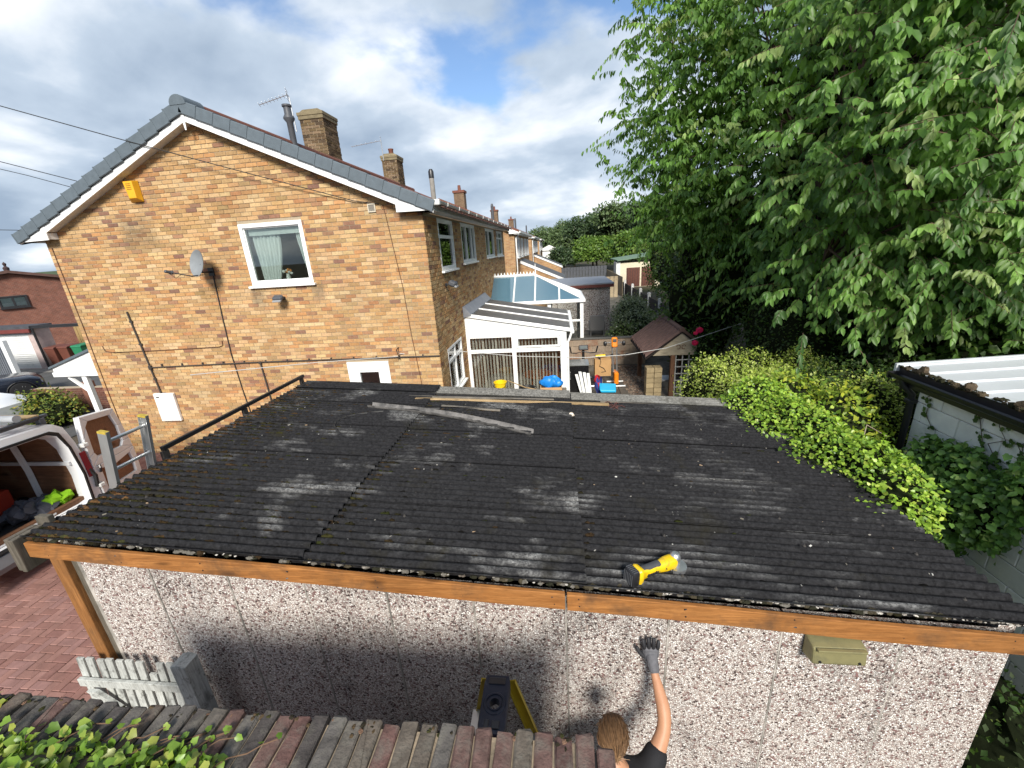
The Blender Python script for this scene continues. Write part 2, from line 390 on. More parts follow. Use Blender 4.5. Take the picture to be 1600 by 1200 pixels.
def farbrick(name, a, b, mort):
    if name in MATS: return MATS[name]
    k = NT(name); sp = k.n('ShaderNodeSeparateXYZ'); k.l(k.pos, sp.inputs[0])
    cm = k.n('ShaderNodeCombineXYZ'); k.l(k.math('ADD', sp.outputs[0], sp.outputs[1]), cm.inputs[0]); k.l(sp.outputs[2], cm.inputs[1])
    bt = k.n('ShaderNodeTexBrick'); k.l(cm.outputs[0], bt.inputs['Vector'])
    bt.inputs['Color1'].default_value = (*a, 1); bt.inputs['Color2'].default_value = (*b, 1); bt.inputs['Mortar'].default_value = (*mort, 1)
    for i, v in (('Scale', 1), ('Mortar Size', .008), ('Brick Width', .225), ('Row Height', .075), ('Bias', -.1)): bt.inputs[i].default_value = v
    c = k.mix(1.0, bt.outputs['Color'], k.ramp(k.noise(3, 6), [(.3, .75), (.7, 1.15)]), 'MULTIPLY')
    k.bump(bt.outputs['Fac'], -.4, .01); MATS[name] = k.fin(c, .9, 0, .15); return MATS[name]
BUFF_FAR = farbrick('buff_brick_far', (.40, .24, .11), (.30, .15, .07), (.36, .29, .2))
RED_FAR = farbrick('red_brick_far', (.20, .075, .05), (.15, .06, .045), (.2, .14, .11))

# ---------------------------------------------------------------- the ground
g = MB(); g.grid(lambda u, v: (-1500+3000*u, -800+2800*v, -.02), 2, 2)
k = NT('ground_mix')
c = k.mix(k.ramp(k.noise(.35, 6), [(.42, 0), (.58, 1)]), (.05, .055, .025), (.09, .075, .055))
c = k.mix(1.0, c, k.ramp(k.noise(9, 5), [(.3, .7), (.7, 1.2)]), 'MULTIPLY'); k.bump(k.noise(40, 5), .5, .02)
tag(g.build('ground', k.fin(c, .97, 0, .1)), kind='structure')
r = MB(); r.box(-60, -13.5, 7.4, 16.3, -.3, .004)
tag(r.build('road', ASPHALT), kind='structure')
r = MB(); r.box(-60, -22.2, 16.3, 30, -.3, .012)
tag(r.build('neighbour_forecourt', CONC), kind='structure')
y = MB(); y.box(-2.3, 5.1, 5.6, 40, -.3, .0)
tag(y.build('yard', pm('yard_concrete', (.16, .145, .12), .95, .3, 2.2, .4, 70, dirt=((.04,.042,.03), 1.6, .42, .62, .8))), kind='structure')

# block paved drive: herringbone of single blocks
drv = MB(); drv.box(-13.4, -2.4, -2, 8.0, -.3, .0)
drive = tag(drv.build('driveway', pm('jointing_sand', (.07, .05, .04), .97, .3, 20, .4, 120)), kind='structure')
PAVE = pm('paving_block', None, .9, .2, 9, .4, 140, spec=.15, dirt=((.10,.06,.05), 2.2, .5, .75, .5))
pcols = [(.275, .15, .125), (.245, .13, .108), (.295, .165, .14), (.225, .118, .10), (.265, .15, .132)]
pmesh = []
for ci, c in enumerate(pcols):
    for o in (0, 1):
        b = MB(); b.cbox((0, 0, .008), (.196, .096, .03) if o == 0 else (.096, .196, .03), c, ch=.006)
        ob = b.build('block', PAVE); pmesh.append(ob.data); bpy.data.objects.remove(ob)
cand = []
for a in range(-134, -24):
    for bb in range(4, 80):
        d = (a-bb) % 4
        if d not in (0, 3): continue
        h = d == 0; cx, cy = (a+(1 if h else .5))*.1, (bb+(.5 if h else 1))*.1
        if -3.62 < cx and 1.95 < cy: continue
        cand.append((seen_size((cx, cy, 0), .2), cx, cy, h))
cand.sort(reverse=True); rest = MB()
for i, (s, cx, cy, h) in enumerate(cand):
    ci = random.randrange(5); z = random.uniform(-.004, .004)
    if i < 300 and s > 0: inst('paving_block', pmesh[ci*2+(0 if h else 1)], drive, (cx, cy, z))
    else: rest.cbox((cx, cy, .008+z), (.196, .096, .03) if h else (.096, .196, .03), pcols[ci], ch=0)
tag(rest.build('paving_blocks', PAVE, drive), kind='stuff')

# ---------------------------------------------------------------- building helpers
def wall_holes(mb, axis, p0, p1, a0, a1, z0, z1, holes, col=None):
    """a slab p0..p1 thick on axis (0: X normal, 1: Y normal) with rectangular holes (a0,a1,z0,z1)"""
    xs = sorted({a0, a1, *[h[0] for h in holes], *[h[1] for h in holes]}); zs = sorted({z0, z1, *[h[2] for h in holes], *[h[3] for h in holes]})
    for i in range(len(xs)-1):
        for j in range(len(zs)-1):
            cx, cz = (xs[i]+xs[i+1])/2, (zs[j]+zs[j+1])/2
            if any(h[0] < cx < h[1] and h[2] < cz < h[3] for h in holes): continue
            if axis == 1: mb.box(xs[i], xs[i+1], p0, p1, zs[j], zs[j+1], col)
            else: mb.box(p0, p1, xs[i], xs[i+1], zs[j], zs[j+1], col)
def window(parent, axis, pos, out, a0, a1, z0, z1, mull=(), trans=(), fw=.06, sill=True, pane=GLASS, mat=UPVC, depth=.07, name='window', back=None):
    """frame part with pane and sill sub-parts. pos: plane of the wall face, out: +1/-1 direction the window looks at"""
    def bx(mb, u0, u1, w0, w1, d0, d1, col=None):
        q0, q1 = sorted((pos+out*d0, pos+out*d1))
        if axis == 1: mb.box(u0, u1, q0, q1, w0, w1, col)
        else: mb.box(q0, q1, u0, u1, w0, w1, col)
    f = MB()
    bx(f, a0, a1, z0, z0+fw, -depth, .012); bx(f, a0, a1, z1-fw, z1, -depth, .012)
    bx(f, a0, a0+fw, z0+fw, z1-fw, -depth, .011); bx(f, a1-fw, a1, z0+fw, z1-fw, -depth, .011)
    us = [a0+fw] + [m for m in mull] + [a1-fw]
    for mu in mull: bx(f, mu-fw*.55, mu+fw*.55, z0+fw, z1-fw, -depth, .008)
    for tz in trans: bx(f, a0+fw, a1-fw, tz-fw*.55, tz+fw*.55, -depth, .006)
    # inner sash lip
    for u0, u1 in zip(us[:-1], us[1:]):
        bx(f, u0, u1, z0+fw, z0+fw+.022, -depth, -.018); bx(f, u0, u1, z1-fw-.022, z1-fw, -depth, -.018)
        bx(f, u0, u0+.022, z0+fw+.022, z1-fw-.022, -depth, -.019); bx(f, u1-.022, u1, z0+fw+.022, z1-fw-.022, -depth, -.019)
    w = f.build(name, mat, parent, bevel=.004)
    zs = [z0+fw] + list(trans) + [z1-fw]
    for u0, u1 in zip(us[:-1], us[1:]):
        for w0, w1 in zip(zs[:-1], zs[1:]):
            p = MB(); bx(p, u0+.004, u1-.004, w0+.004, w1-.004, -.042, -.036); p.build('pane', pane, w)
    if back is not None:
        q = MB(); bx(q, a0+fw*.5, a1-fw*.5, z0+fw*.5, z1-fw*.5, -.0575, -.052); q.build('backing', back, w)
    if sill:
        s = MB(); bx(s, a0-.05, a1+.05, z0-.045, z0-.002, -.02, .075); s.build('sill', mat, w, bevel=.006)
    return w

# ---------------------------------------------------------------- the brick house
XL, XR, YG, YB, EAVE = -10.53, -2.46, 8.0, 20.0, 4.93
RIDGE_X, RIDGE_Z, PITCH = -6.53, 7.02, .445
def rake(x, base=RIDGE_Z): return base - PITCH*abs(x-RIDGE_X)
house = thing('semi_detached_house', 'two storey buff brick house with white bargeboards and grey verge tiles', 'house', (-6.5, 14, 0))
GH = [(-6.17, -4.84, 3.79, 4.96), (-4.49, -3.57, .95, 2.12)]
SH = [(8.93, 10.22, 3.82, 4.88), (11.1, 12.95, 3.89, 4.89), (14.9, 16.9, 3.92, 4.89), (17.6, 19.35, 3.9, 4.89), (8.62, 9.98, 1.08, 2.17), (11.2, 13.2, .2, 2.1)]
core = MB()
wall_holes(core, 1, YG, YG+.25, XL, XR, 0, EAVE, GH)
core.prism([(XL, EAVE), (XR, EAVE), (XR-.1, EAVE+.1), (RIDGE_X, RIDGE_Z-.2), (XL+.1, EAVE+.1)], 1, YG+.001, YG+.25)
wall_holes(core, 0, XR-.25, XR, YG+.25, YB, 0, EAVE, SH)
core.box(XL, XL+.25, YG+.25, YB, 0, EAVE); core.box(XL, XR, YB-.25, YB+.0, 0, EAVE+.001)
core.box(XL+.25, XR-.25, YG+.25, YB-.25, 2.45, 2.6); core.box(XL+.25, XR-.25, YG+.25, YB-.25, EAVE-.03, EAVE-.01)
core.box(XL+.25, XR-.25, 12.1, 12.2, 0, EAVE-.03)
core.build('wall', MORTAR, house)
bpal = [hx('b8936a'), hx('b08a61'), hx('bd9d76'), hx('a88258'), hx('b28458'), hx('a8774d'), hx('9b6a46'), hx('c0a380'), hx('8f6850'), hx('7d5547'), hx('6f4a45'), hx('a0805c'), hx('b99872'), hx('9c7c55')]
bw = [12, 12, 11, 10, 9, 8, 6, 7, 5, 3.4, 2.2, 8, 11, 7]
bpal = [tuple((.38, .28, .17)[i]*.20 + x*.80*(1.04, 1.05, .97)[i] for i, x in enumerate(c)) for c in bpal]
bvar = []
for c in bpal:
    for q in range(2):
        kx = 1 + (q-.5)*.14; b = MB(); b.cbox((0, .035, 0), (.2145, .07, .0645), tuple(x*kx for x in c), ch=.003)
        o = b.build('b', BRICK); bvar.append(o.data); bpy.data.objects.remove(o)
bw2 = np.repeat(np.array(bw)/sum(bw)/2, 2)
bricks = []
def courses(a0, a1, z0, z1, holes, top=None):
    nrow = int((z1-z0)/.075)
    for j in range(nrow):
        za = z0+j*.075; zb = za+.0645; x = a0 - (.1125 if j % 2 else 0)
        while x < a1:
            s, t = max(x, a0), min(x+.2145, a1); x += .225
            segs = [(s, t)]
            for h in holes:
                if zb > h[2]-.002 and za < h[3]+.002:
                    ns = []
                    for p, q in segs:
                        if q <= h[0] or p >= h[1]: ns.append((p, q)); continue
                        if p < h[0]: ns.append((p, h[0]-.003))
                        if q > h[1]: ns.append((h[1]+.003, q))
                    segs = ns
            for p, q in segs:
                if q-p < .03: continue
                if top and zb > top((p+q)/2): continue
                yield p, q, za, zb
cand = []
for p, q, za, zb in courses(XL, XR, .0, 6.9, GH, lambda x: rake(x, RIDGE_Z-.21)):
    full = q-p > .213; s = seen_size(((p+q)/2, YG, (za+zb)/2), 1) if full and za > 1.2 else 0
    cand.append((s, p, q, za, zb))
cand.sort(key=lambda t: -t[0]); rest = MB(); n = 0
# the largest in view lie low and near the sides of the frame; spread a few over the rest of the wall too
for i, (s, p, q, za, zb) in enumerate(cand):
    dy = random.uniform(-.0025, .0025); vi = rng.choice(len(bvar), p=bw2)
    if i < 300 and s > 0:
        inst('brick', bvar[vi], house, ((p+q)/2, YG-.009+dy, (za+zb)/2), rot=(random.gauss(0, .006), random.gauss(0, .006), random.gauss(0, .006)))
    else:
        c = bpal[vi//2]; j = random.uniform(.9, 1.1); c = tuple(x*j*random.uniform(.97, 1.03) for x in c)
        R = Matrix.Rotation(random.gauss(0, .006), 3, 'X')
        rest.cbox(((p+q)/2, YG+.026+dy, (za+zb)/2), (q-p, .07, zb-za), c, R=R)
for p, q, za, zb in courses(YG, YB, .0, EAVE, SH):
    c = bpal[rng.choice(len(bpal), p=np.array(bw)/sum(bw))]; j = random.uniform(.88, 1.1)
    rest.cbox((XR-.026+random.uniform(-.002, .002), (p+q)/2, (za+zb)/2), (.07, q-p, zb-za), tuple(x*j for x in c))
tag(rest.build('bricks', BRICK, house), kind='stuff')
# gable window with curtains
w = window(house, 1, YG, -1, -6.17, -4.84, 3.79, 4.96, fw=.075)
b = MB(); b.box(-6.06, -4.94, YG+.10, YG+.16, 4.74, 4.88); b.build('blind_box', CURTAIN, w)
def curtain(mb, top0, top1, bot0, bot1, yy, z0, z1, folds=8, amp=.025, pinch=None):
    def fn(u, v):
        a, b_ = top0+(top1-top0)*u, bot0+(bot1-bot0)*u; t = (1-v)**1.6
        x = a + (b_-a)*t
        return (x, yy + amp*math.sin(u*folds*6.28+v)+.01*math.sin(u*17+v*5), z0+(z1-z0)*v)
    mb.grid(fn, folds*8, 10)
cu = MB(); curtain(cu, -6.05, -5.46, -6.0, -5.62, YG+.16, 3.86, 4.75); cu.build('curtain', CURTAIN, w, smooth=True, sharp=179)
cu = MB(); curtain(cu, -5.12, -4.92, -4.97, -4.91, YG+.16, 3.86, 4.75, 4); cu.build('curtain', CURTAIN, w, smooth=True, sharp=179)
fl = MB(); fl.lathe([(.03,0),(.045,.05),(.03,.1),(.035,.12)], (-5.42, YG+.1, 3.87), n=12, col=(.7,.7,.68))
for i in range(16):
    a = random.uniform(0, 6.28); rr_ = random.uniform(.02, .09)
    fl.blob((-5.42+rr_*math.cos(a), YG+.1+rr_*.5*math.sin(a), 4.02+random.uniform(-.03, .05)), (.03, .03, .025), 6, 4, .1, (.75,.75,.72) if i % 3 else (.7,.25,.05), i)
single(fl, 'flower_ornament', pm('petal', None, .8, .1), 'small vase of white and orange flowers on the gable window ledge', 'vase', (-5.42, YG+.1, 3.87), smooth=True)
# lower door-like window
w = window(house, 1, YG, -1, -4.49, -3.57, .95, 2.12, fw=.10, sill=False)
f = MB(); wall_holes(f, 1, YG-.02, YG+.03, -4.39, -3.67, 1.05, 2.02, [(-4.29, -3.77, 1.13, 1.94)]); f.build('sash', UPVC, w, bevel=.006)
f = MB(); wall_holes(f, 1, YG-.003, YG+.045, -4.29, -3.77, 1.13, 1.94, [(-4.24, -3.82, 1.18, 1.89)]); f.build('bead', UPVC, w, bevel=.004)
# side windows
window(house, 0, XR, 1, *SH[0], trans=(4.52,)); window(house, 0, XR, 1, *SH[1], mull=(11.75, 12.45)); window(house, 0, XR, 1, *SH[2], mull=(15.7,)); window(house, 0, XR, 1, *SH[3], mull=(18.3,), trans=(4.6,))
window(house, 0, XR, 1, *SH[4], mull=(9.3,), trans=(1.85,))
# eaves, soffit, barge boards
YV = 7.80
sf = MB(); sf.box(XR+.012, -2.2, YV+.02, YB+.2, 4.93, 4.955); sf.build('soffit', UPVC_OLD, house); sf = MB(); sf.box(-10.86, XL-.002, YV+.02, YB+.2, 4.93, 4.955); sf.build('soffit', UPVC_OLD, house)
fa = MB(); fa.box(-2.2, -2.178, YV+.02, YB+.2, 4.92, 5.10); fa.build('fascia', UPVC_OLD, house, bevel=.004); fa = MB(); fa.box(-10.882, -10.86, YV+.02, YB+.2, 4.92, 5.10); fa.build('fascia', UPVC_OLD, house, bevel=.004)
for side in (1, -1):
    xe = -2.19 if side > 0 else -10.87; xi = -2.86 if side > 0 else -10.18
    b = MB()
    def zt(x): return rake(x)-.20
    def zb_(x): return rake(x)-.325
    b.prism([(RIDGE_X+side*.002, zt(RIDGE_X)), (RIDGE_X+side*.002, zb_(RIDGE_X)), (xi, zb_(xi)), (xi, zt(xi))], 1, YV, YV+.022)
    b.build('bargeboard', UPVC, house, bevel=.003)
    b = MB(); b.prism([(xi-side*.01, zt(xi-side*.01)), (xi-side*.01, 4.935), (xe, 4.925), (xe, zt(xe))], 1, YV-.008, YV+.016); b.build('box_end', UPVC, house, bevel=.004)
    b = MB(); b.prism([(xi, 4.95), (xi+side*.02, 4.95), (xi+side*.02, zb_(xi)), (xi, zb_(xi))], 1, YV+.016, YG-.012); b.build('box_return', UPVC, house)
    b = MB(); b.prism([(RIDGE_X, zb_(RIDGE_X)+.03), (RIDGE_X, zb_(RIDGE_X)+.015), (xi, zb_(xi)+.015), (xi, zb_(xi)+.03)], 1, YV+.024, YG+.02); b.build('verge_soffit', UPVC_OLD, house)
    # grey interlocking verge caps
    L = 4.36*math.hypot(1, PITCH); npc = 15; ang = math.atan(PITCH)
    for i in range(npc):
        t = (i+.5)/npc; x = RIDGE_X+side*4.36*t; z = rake(x)
        c = MB(); ln = L/npc
        c.cbox((0, 0, 0), (ln*1.03, .035, .20), ch=.008); c.cbox((0, .075, .094), (ln*1.03, .16, .02), ch=.004)
        c.box(ln*.5-.02, ln*.5+.004, -.026, -.016, -.1, .1)
        o = c.build('verge_tile', SLATE, house, local=True, bevel=.004)
        bb_ = BASE[house]; o.location = (x-bb_[0], YV-.025-bb_[1], z-.095-bb_[2]); o.rotation_euler = (0, side*(ang-.035), 0)
        if side < 0: o.rotation_euler = (0, -(ang-.075), 0); o.scale = (-1, 1, 1)
b = MB(); b.prism([(RIDGE_X-.035, 6.83), (RIDGE_X+.035, 6.83), (RIDGE_X+.012, 6.56), (RIDGE_X-.012, 6.56)], 1, YV-.012, YV-.001); b.build('bargeboard_joint', UPVC, house)
def ridge_half(y0, y1, r):
    q = MB(); pts = [(RIDGE_X+r*math.cos(t), RIDGE_Z-.05+r*.85*math.sin(t)) for t in [math.pi*i/10-.2+.04*i for i in range(11)]]
    q.prism(pts, 1, y0, y1); return q
ridge_half(YV-.05, YV+.38, .155).build('ridge_end', SLATE, house, smooth=True)
for i in range(27): ridge_half(YV+.39+i*.445, YV+.825+i*.445, .12).build('ridge_tile', REDTILE, house, smooth=True)
for side in (1, -1):
    t = MB()
    for i in range(14):      # tile courses, each lapping the next
        xa, xb = RIDGE_X+side*(4.44*i/14), RIDGE_X+side*(4.44*(i+1)/14+.05)
        za, zb = rake(xa)-.075, rake(xb)-.05
        for j in range(38):
            ya = YV+.14+j*.322; pr = []
            for u in range(5):
                yy = ya+.322*u/4; dz = .018*math.sin(math.pi*u/4)
                pr.append((yy, dz))
            vs = []
            for (yy, dz) in pr: vs += [(xa, yy, za+dz), (xb, yy, zb+dz), (xb, yy, zb+dz-.02)]
            fs = []
            for u in range(4): fs += [(u*3, u*3+1, u*3+4, u*3+3), (u*3+1, u*3+2, u*3+5, u*3+4)]
            t.add(vs, fs)
    tag(t.build('roof_tiles', REDTILE, house), kind='stuff')
    s_ = MB(); s_.prism([(RIDGE_X, RIDGE_Z-.03), (RIDGE_X, RIDGE_Z-.12), (RIDGE_X+side*4.3, rake(RIDGE_X+side*4.3)-.12), (RIDGE_X+side*4.3, rake(RIDGE_X+side*4.3)-.03)], 1, YV+.05, YB+.15); s_.build('roof_deck', REDTILE, house)
# gutter along the side
gt = MB()
def gut(u, v):
    t = math.pi*(1+u); return (-2.115+.058*math.cos(t), YV+.06+(YB+.1-YV)*v, 5.075+.058*math.sin(t))
gt.grid(gut, 8, 4); gt.grid(lambda u, v: (lambda p: (p[0]*1.0+(-.0), p[1], p[2]+.004))(gut(1-u, v)), 8, 4)
o = gt.build('gutter', UPVC_OLD, house, smooth=True, sharp=179)
c = MB(); c.box(-2.19, -2.05, YV-.03, YV+.06, 5.0, 5.10); c.build('stop_end', UPVC_OLD, o, bevel=.02)
for i in range(12):
    c = MB(); c.tube([(-2.175, 8.4+i, 5.09), (-2.172, 8.4+i, 5.03), (-2.115, 8.4+i, 5.008), (-2.055, 8.4+i, 5.035), (-2.05, 8.4+i, 5.09)], .01, 6); c.build('bracket', UPVC_OLD, o)
# chimneys, each built of brick pieces
def chimney(x0, x1, y0, y1, z0, z1, pal, nm='chimney', pot=False):
    c = MB(); c.box(x0+.008, x1-.008, y0+.008, y1-.008, z0, z1-.12); ch = c.build(nm, pm('chimney_mortar', (.42,.36,.26), .95, .25, 12, .4, 100), house)
    bk = MB(); nr = int((z1-.3-z0)/.075)
    for j in range(nr):
        za = z0+j*.075
        for (ax, lo, hi) in ((0, x0, x1), (1, y0, y1)):
            p = lo - (.11 if (j+ax) % 2 else 0)
            while p < hi-.02:
                s, t = max(p, lo), min(p+.213, hi); p += .226
                if t-s < .04: continue
                for sgn in (0, 1):
                    cc = random.choice(pal); jj = random.uniform(.75, 1.15); cc = tuple(v*jj for v in cc)
                    d = random.uniform(-.003, .003)
                    if ax == 0:
                        yy = (y0-.004+d, y0+.05) if sgn == 0 else (y1-.05, y1+.004+d)
                        bk.box(s, t, yy[0], yy[1], za, za+.064, cc)
                    else:
                        xx = (x0-.004+d, x0+.05) if sgn == 0 else (x1-.05, x1+.004+d)
                        bk.box(xx[0], xx[1], s+.006, t-.006, za, za+.0635, cc)
    tag(bk.build('chimney_bricks', BRICK, ch), kind='stuff')
    t = MB(); zc = z0+nr*.075
    t.cbox(((x0+x1)/2, (y0+y1)/2, zc+.05), (x1-x0+.06, y1-y0+.06, .1), ch=.01); t.cbox(((x0+x1)/2, (y0+y1)/2, zc+.14), (x1-x0+.09, y1-y0+.09, .09), ch=.01)
    t.prism([(x0-.03, zc+.18), (x1+.03, zc+.18), (x1-.12, zc+.26), (x0+.12, zc+.26)], 1, y0+.03, y1-.03)
    t.build('cap', pm('chimney_cap', (.2,.165,.1), .95, .35, 8, .5, 70), ch)
    if pot:
        q = MB(); q.lathe([(.1,0),(.095,.2),(.11,.22),(.11,.26),(.08,.26)], ((x0+x1)/2, (y0+y1)/2, zc+.22), n=14); q.build('pot', REDTILE, ch, smooth=True)
    return ch
pal = [hx('6a5a44'), hx('5a4a38'), hx('766450'), hx('4c4034'), hx('66563f')]
chimney(-7.25, -6.55, 12.95, 13.75, 6.7, 8.36, pal)
chimney(-7.05, -6.42, 18.3, 19.0, 6.7, 8.22, pal, pot=True)
def flue(x, y, z0, z1, nm, hat=True):
    f = MB()
    if hat: f.lathe([(.075,z0),(.075,z1-.38),(.13,z1-.30),(.13,z1-.27),(.085,z1-.2),(.085,z1-.05),(.11,z1-.04),(.11,z1),(.03,z1)], (x, y, 0), n=14); mt = DGREY
    else: f.lathe([(.09,z0),(.09,z1-.3)], (x, y, 0), n=14); mt = CONC
    o = f.build('flue', mt, house, smooth=True)
    if not hat:
        f = MB(); f.lathe([(.1,z1-.3),(.1,z1-.08),(.06,z1),(.0,z1)], (x, y, 0), n=14); f.build('flue_cap', BLACKPL, o, smooth=True)
flue(-6.42, 11.0, 6.8, 7.82, 'flue'); flue(-4.55, 16.5, 6.0, 7.12, 'flue', False)
# ---------------------------------------------------------------- things fixed to the house
def cable(name, pts, r, mat, label, cat='cable', n=6, group=None):
    mb = MB(); mb.tube(pts, r, n); return single(mb, name, mat, label, cat, pts[0], group, smooth=True)
YW = YG-.012
YEL = pm('alarm_yellow', (.72, .36, .015), .42, .1, 8, spec=.45)
a = thing('alarm_box', 'yellow burglar alarm box high on the brick gable', 'alarm', (-8.13, YW, 5.48))
b = MB(); ya_, yb_ = YW, YW-.13
b.add([(-8.29,ya_,5.88),(-8.27,ya_,5.50),(-7.98,ya_,5.50),(-7.98,ya_,5.88),(-8.19,yb_,5.86),(-8.15,yb_,5.56),(-8.0,yb_,5.56),(-8.0,yb_,5.86)],
      [(0,1,5,4),(4,5,6,7),(7,6,2,3),(0,4,7,3),(1,2,6,5),(3,2,1,0)])
o = b.build('cover', YEL, a, bevel=.01)
for i in range(4):
    s = MB(); z = 5.81-i*.032; s.box(-8.14, -8.04, YW-.134, YW-.128, z, z+.010, M=None); s.build('louvre', pm('alarm_slot', (.25,.12,.01), .7), o)
# satellite dish
d = thing('satellite_dish', 'small grey satellite dish on an arm beside the gable window', 'satellite dish', (-6.98, YW, 4.05))
DISHM = pm('dish_grey', (.20, .215, .225), .5, .12, 9)
dn = Vector((-.34, -.90, .27)).normalized(); dc = Vector((-6.93, 7.62, 4.30))
q = Vector((0,0,1)).rotation_difference(dn)
b = MB()
def dish(u, v, o=0):
    rr = v; t = u*2*math.pi; return tuple(dc + q @ Vector((.235*rr*math.cos(t), .26*rr*math.sin(t), .07*rr*rr-.07-o)))
b.grid(lambda u, v: dish(u, v), 28, 6); b.grid(lambda u, v: dish(1-u, v, .006), 28, 6); b.build('reflector', DISHM, d, smooth=True, sharp=179)
b = MB(); b.tube([(-6.98, YW, 4.12), (-6.98, 7.75, 4.12), tuple(dc-dn*.08)], .018, 8); b.cbox((-6.98, YW-.012, 4.12), (.12, .02, .16)); b.build('wall_bracket', BLACKPL, d)
lnb = dc + dn*.34 - Vector((.22,0,.22))
b = MB(); b.tube([tuple(dc+q @ Vector((0,-.2,-.08))+Vector((0,0,-.02))), tuple(dc+dn*.15-Vector((0,0,.27))), tuple(lnb)], .012, 6); b.build('arm', BLACKPL, d)
b = MB(); b.lathe([(.02,-.07),(.03,-.06),(.03,.03),(.038,.035),(.038,.06),(.02,.065)], lnb, -dn, 12); b.build('receiver', DGREY, d, smooth=True)
b = MB(); b.tube([tuple(lnb+Vector((0,0,-.03))), tuple(lnb+Vector((.06,.05,-.12))), tuple(lnb+Vector((.14,.1,-.06)))], .005, 5); b.build('lead', BLACKPL, d)
# flood lights
def floodlight(loc, out, label, sc=1):
    t = thing('floodlight', label, 'floodlight', loc); o = Vector(out); x, y, z = loc
    s = Vector((0,0,1)).cross(o)
    R = Matrix((s, o, Vector((0,0,1)))).transposed()
    b = MB(); b.cbox(Vector(loc)+o*.02, (.09, .04, .07), R=R, ch=.01); b.tube([Vector(loc)+o*.03, Vector(loc)+o*.12+Vector((0,0,.01))], .012, 8); b.build('bracket', BLACKPL, t)
    R2 = R @ Matrix.Rotation(rad(-25), 3, 'X')
    b = MB(); b.cbox(Vector(loc)+o*.17+Vector((0,0,.02)), (.2*sc, .13*sc, .09*sc), R=R2, ch=.025); h = b.build('lamp_head', DGREY, t, bevel=.006)
    b = MB(); b.cbox(Vector(loc)+o*.20+Vector((0,0,-.02)), (.17*sc, .12*sc, .03*sc), R=R2, ch=.004); b.build('lens', pm('lens', (.3,.31,.32), .15), h)
    return t
floodlight((-5.56, YW, 3.52), (0,-1,0), 'dark grey floodlight under the gable window')
floodlight((XR+.012, 9.02, 3.52), (1,0,0), 'dark grey floodlight on the shaded side wall below the first window', 1.25)
# vent, meter box
v = thing('wall_vent', 'small cream vent cover near the eaves of the gable', 'vent', (-3.4, YW, 4.98))
b = MB(); wall_holes(b, 1, YW-.022, YW+.003, -3.475, -3.325, 4.985, 5.135, [(-3.455,-3.345,5.005,5.115)]); o = b.build('frame', pm('cream_plastic', (.55,.5,.4), .5, .1), v, bevel=.004)
for i in range(5):
    s = MB(); s.cbox((-3.4, YW-.006, 5.017+i*.022), (.11, .01, .016), R=Matrix.Rotation(.5, 3, 'X')); s.build('slat', pm('vent_slat', (.33,.31,.27), .6), o)
mb = thing('meter_box', 'white meter cabinet low on the left of the gable wall', 'meter box', (-9.0, YW, .88))
b = MB(); b.cbox((-8.99, YW-.03, 1.22), (.50, .07, .68), ch=.012); o = b.build('cabinet', UPVC, mb)
b = MB(); b.cbox((-8.99, YW-.069, 1.21), (.45, .014, .62), ch=.005); dd = b.build('door', WHITEPAINT, mb)
b = MB(); b.cbox((-9.12, YW-.079, 1.48), (.07, .01, .02)); b.build('catch', BLACKPL, dd)
# pipes and cables over the gable
PIPE = pm('painted_pipe', (.05, .043, .038), .55, .2, 10)
CABL = pm('cable_black', (.02, .02, .02), .6, .2)
BRN = pm('cable_brown', (.10, .045, .025), .6, .2)
p = thing('gas_pipe', 'dark pipe run across the gable with a drop to the meter cabinet', 'pipe', (-9.1, YW, 2.2))
b = MB(); b.tube([(-9.09, YW-.02, 2.17), (-6.4, YW-.022, 2.205), (XR+.01, YW-.02, 2.2)], .013, 8); r_ = b.build('run', PIPE, p)
for i in range(13):
    c = MB(); x = -8.8+i*.5; c.cbox((x, YW-.014, 2.215), (.025, .03, .05)); c.build('clip', PIPE, r_)
b = MB(); b.tube([(-9.2, YW-.02, 3.42), (-9.11, YW-.02, 2.2), (-9.06, YW-.02, 1.56)], .017, 8); b.build('drop', PIPE, p)
for z in (3.2, 2.7, 2.17, 1.9):
    c = MB(); c.cbox((-9.2+(3.42-z)*.073, YW-.012, z), (.07, .035, .035)); c.build('clip', PIPE, p)
b = MB(); b.cbox((-9.1, YW-.022, 2.17), (.07, .06, .09), ch=.01); b.build('elbow', PIPE, p)
b = MB(); b.tube([(-6.43, YW-.02, 2.2), (-6.41, YW-.02, 1.7), (-6.39, YW-.02, .3)], .016, 8); b.cbox((-6.43, YW-.02, 2.19), (.06, .05, .06), ch=.01); b.build('branch', PIPE, p)
cable('dish_cable', [(-6.96, YW-.01, 4.08), (-7.02, YW-.008, 3.2), (-7.06, YW-.008, 2.4), (-7.03, YW-.008, 1.6), (-6.98, YW-.008, .9), (-6.96, YW-.008, .2)], .012, CABL, 'black cable dropping down the gable from the satellite dish')
cable('wall_cable', [(-10.12, YW-.008, 2.70), (-10.1, YW-.008, 2.58), (-9.9, YW-.008, 2.54), (-9.0, YW-.009, 2.545), (-8.1, YW-.008, 2.56), (-7.3, YW-.008, 2.57), (-7.2, YW-.009, 2.60), (-7.19, YW-.008, 2.7)], .008, BRN, 'thin brown cable looping along the gable above the pipe')
cable('corner_cable', [(-10.42, YW-.006, 4.8), (-10.41, YW-.007, 3.0), (-10.43, YW-.006, 1.5), (-10.42, YW-.006, .3)], .008, BRN, 'thin brown cable down the left corner of the gable')
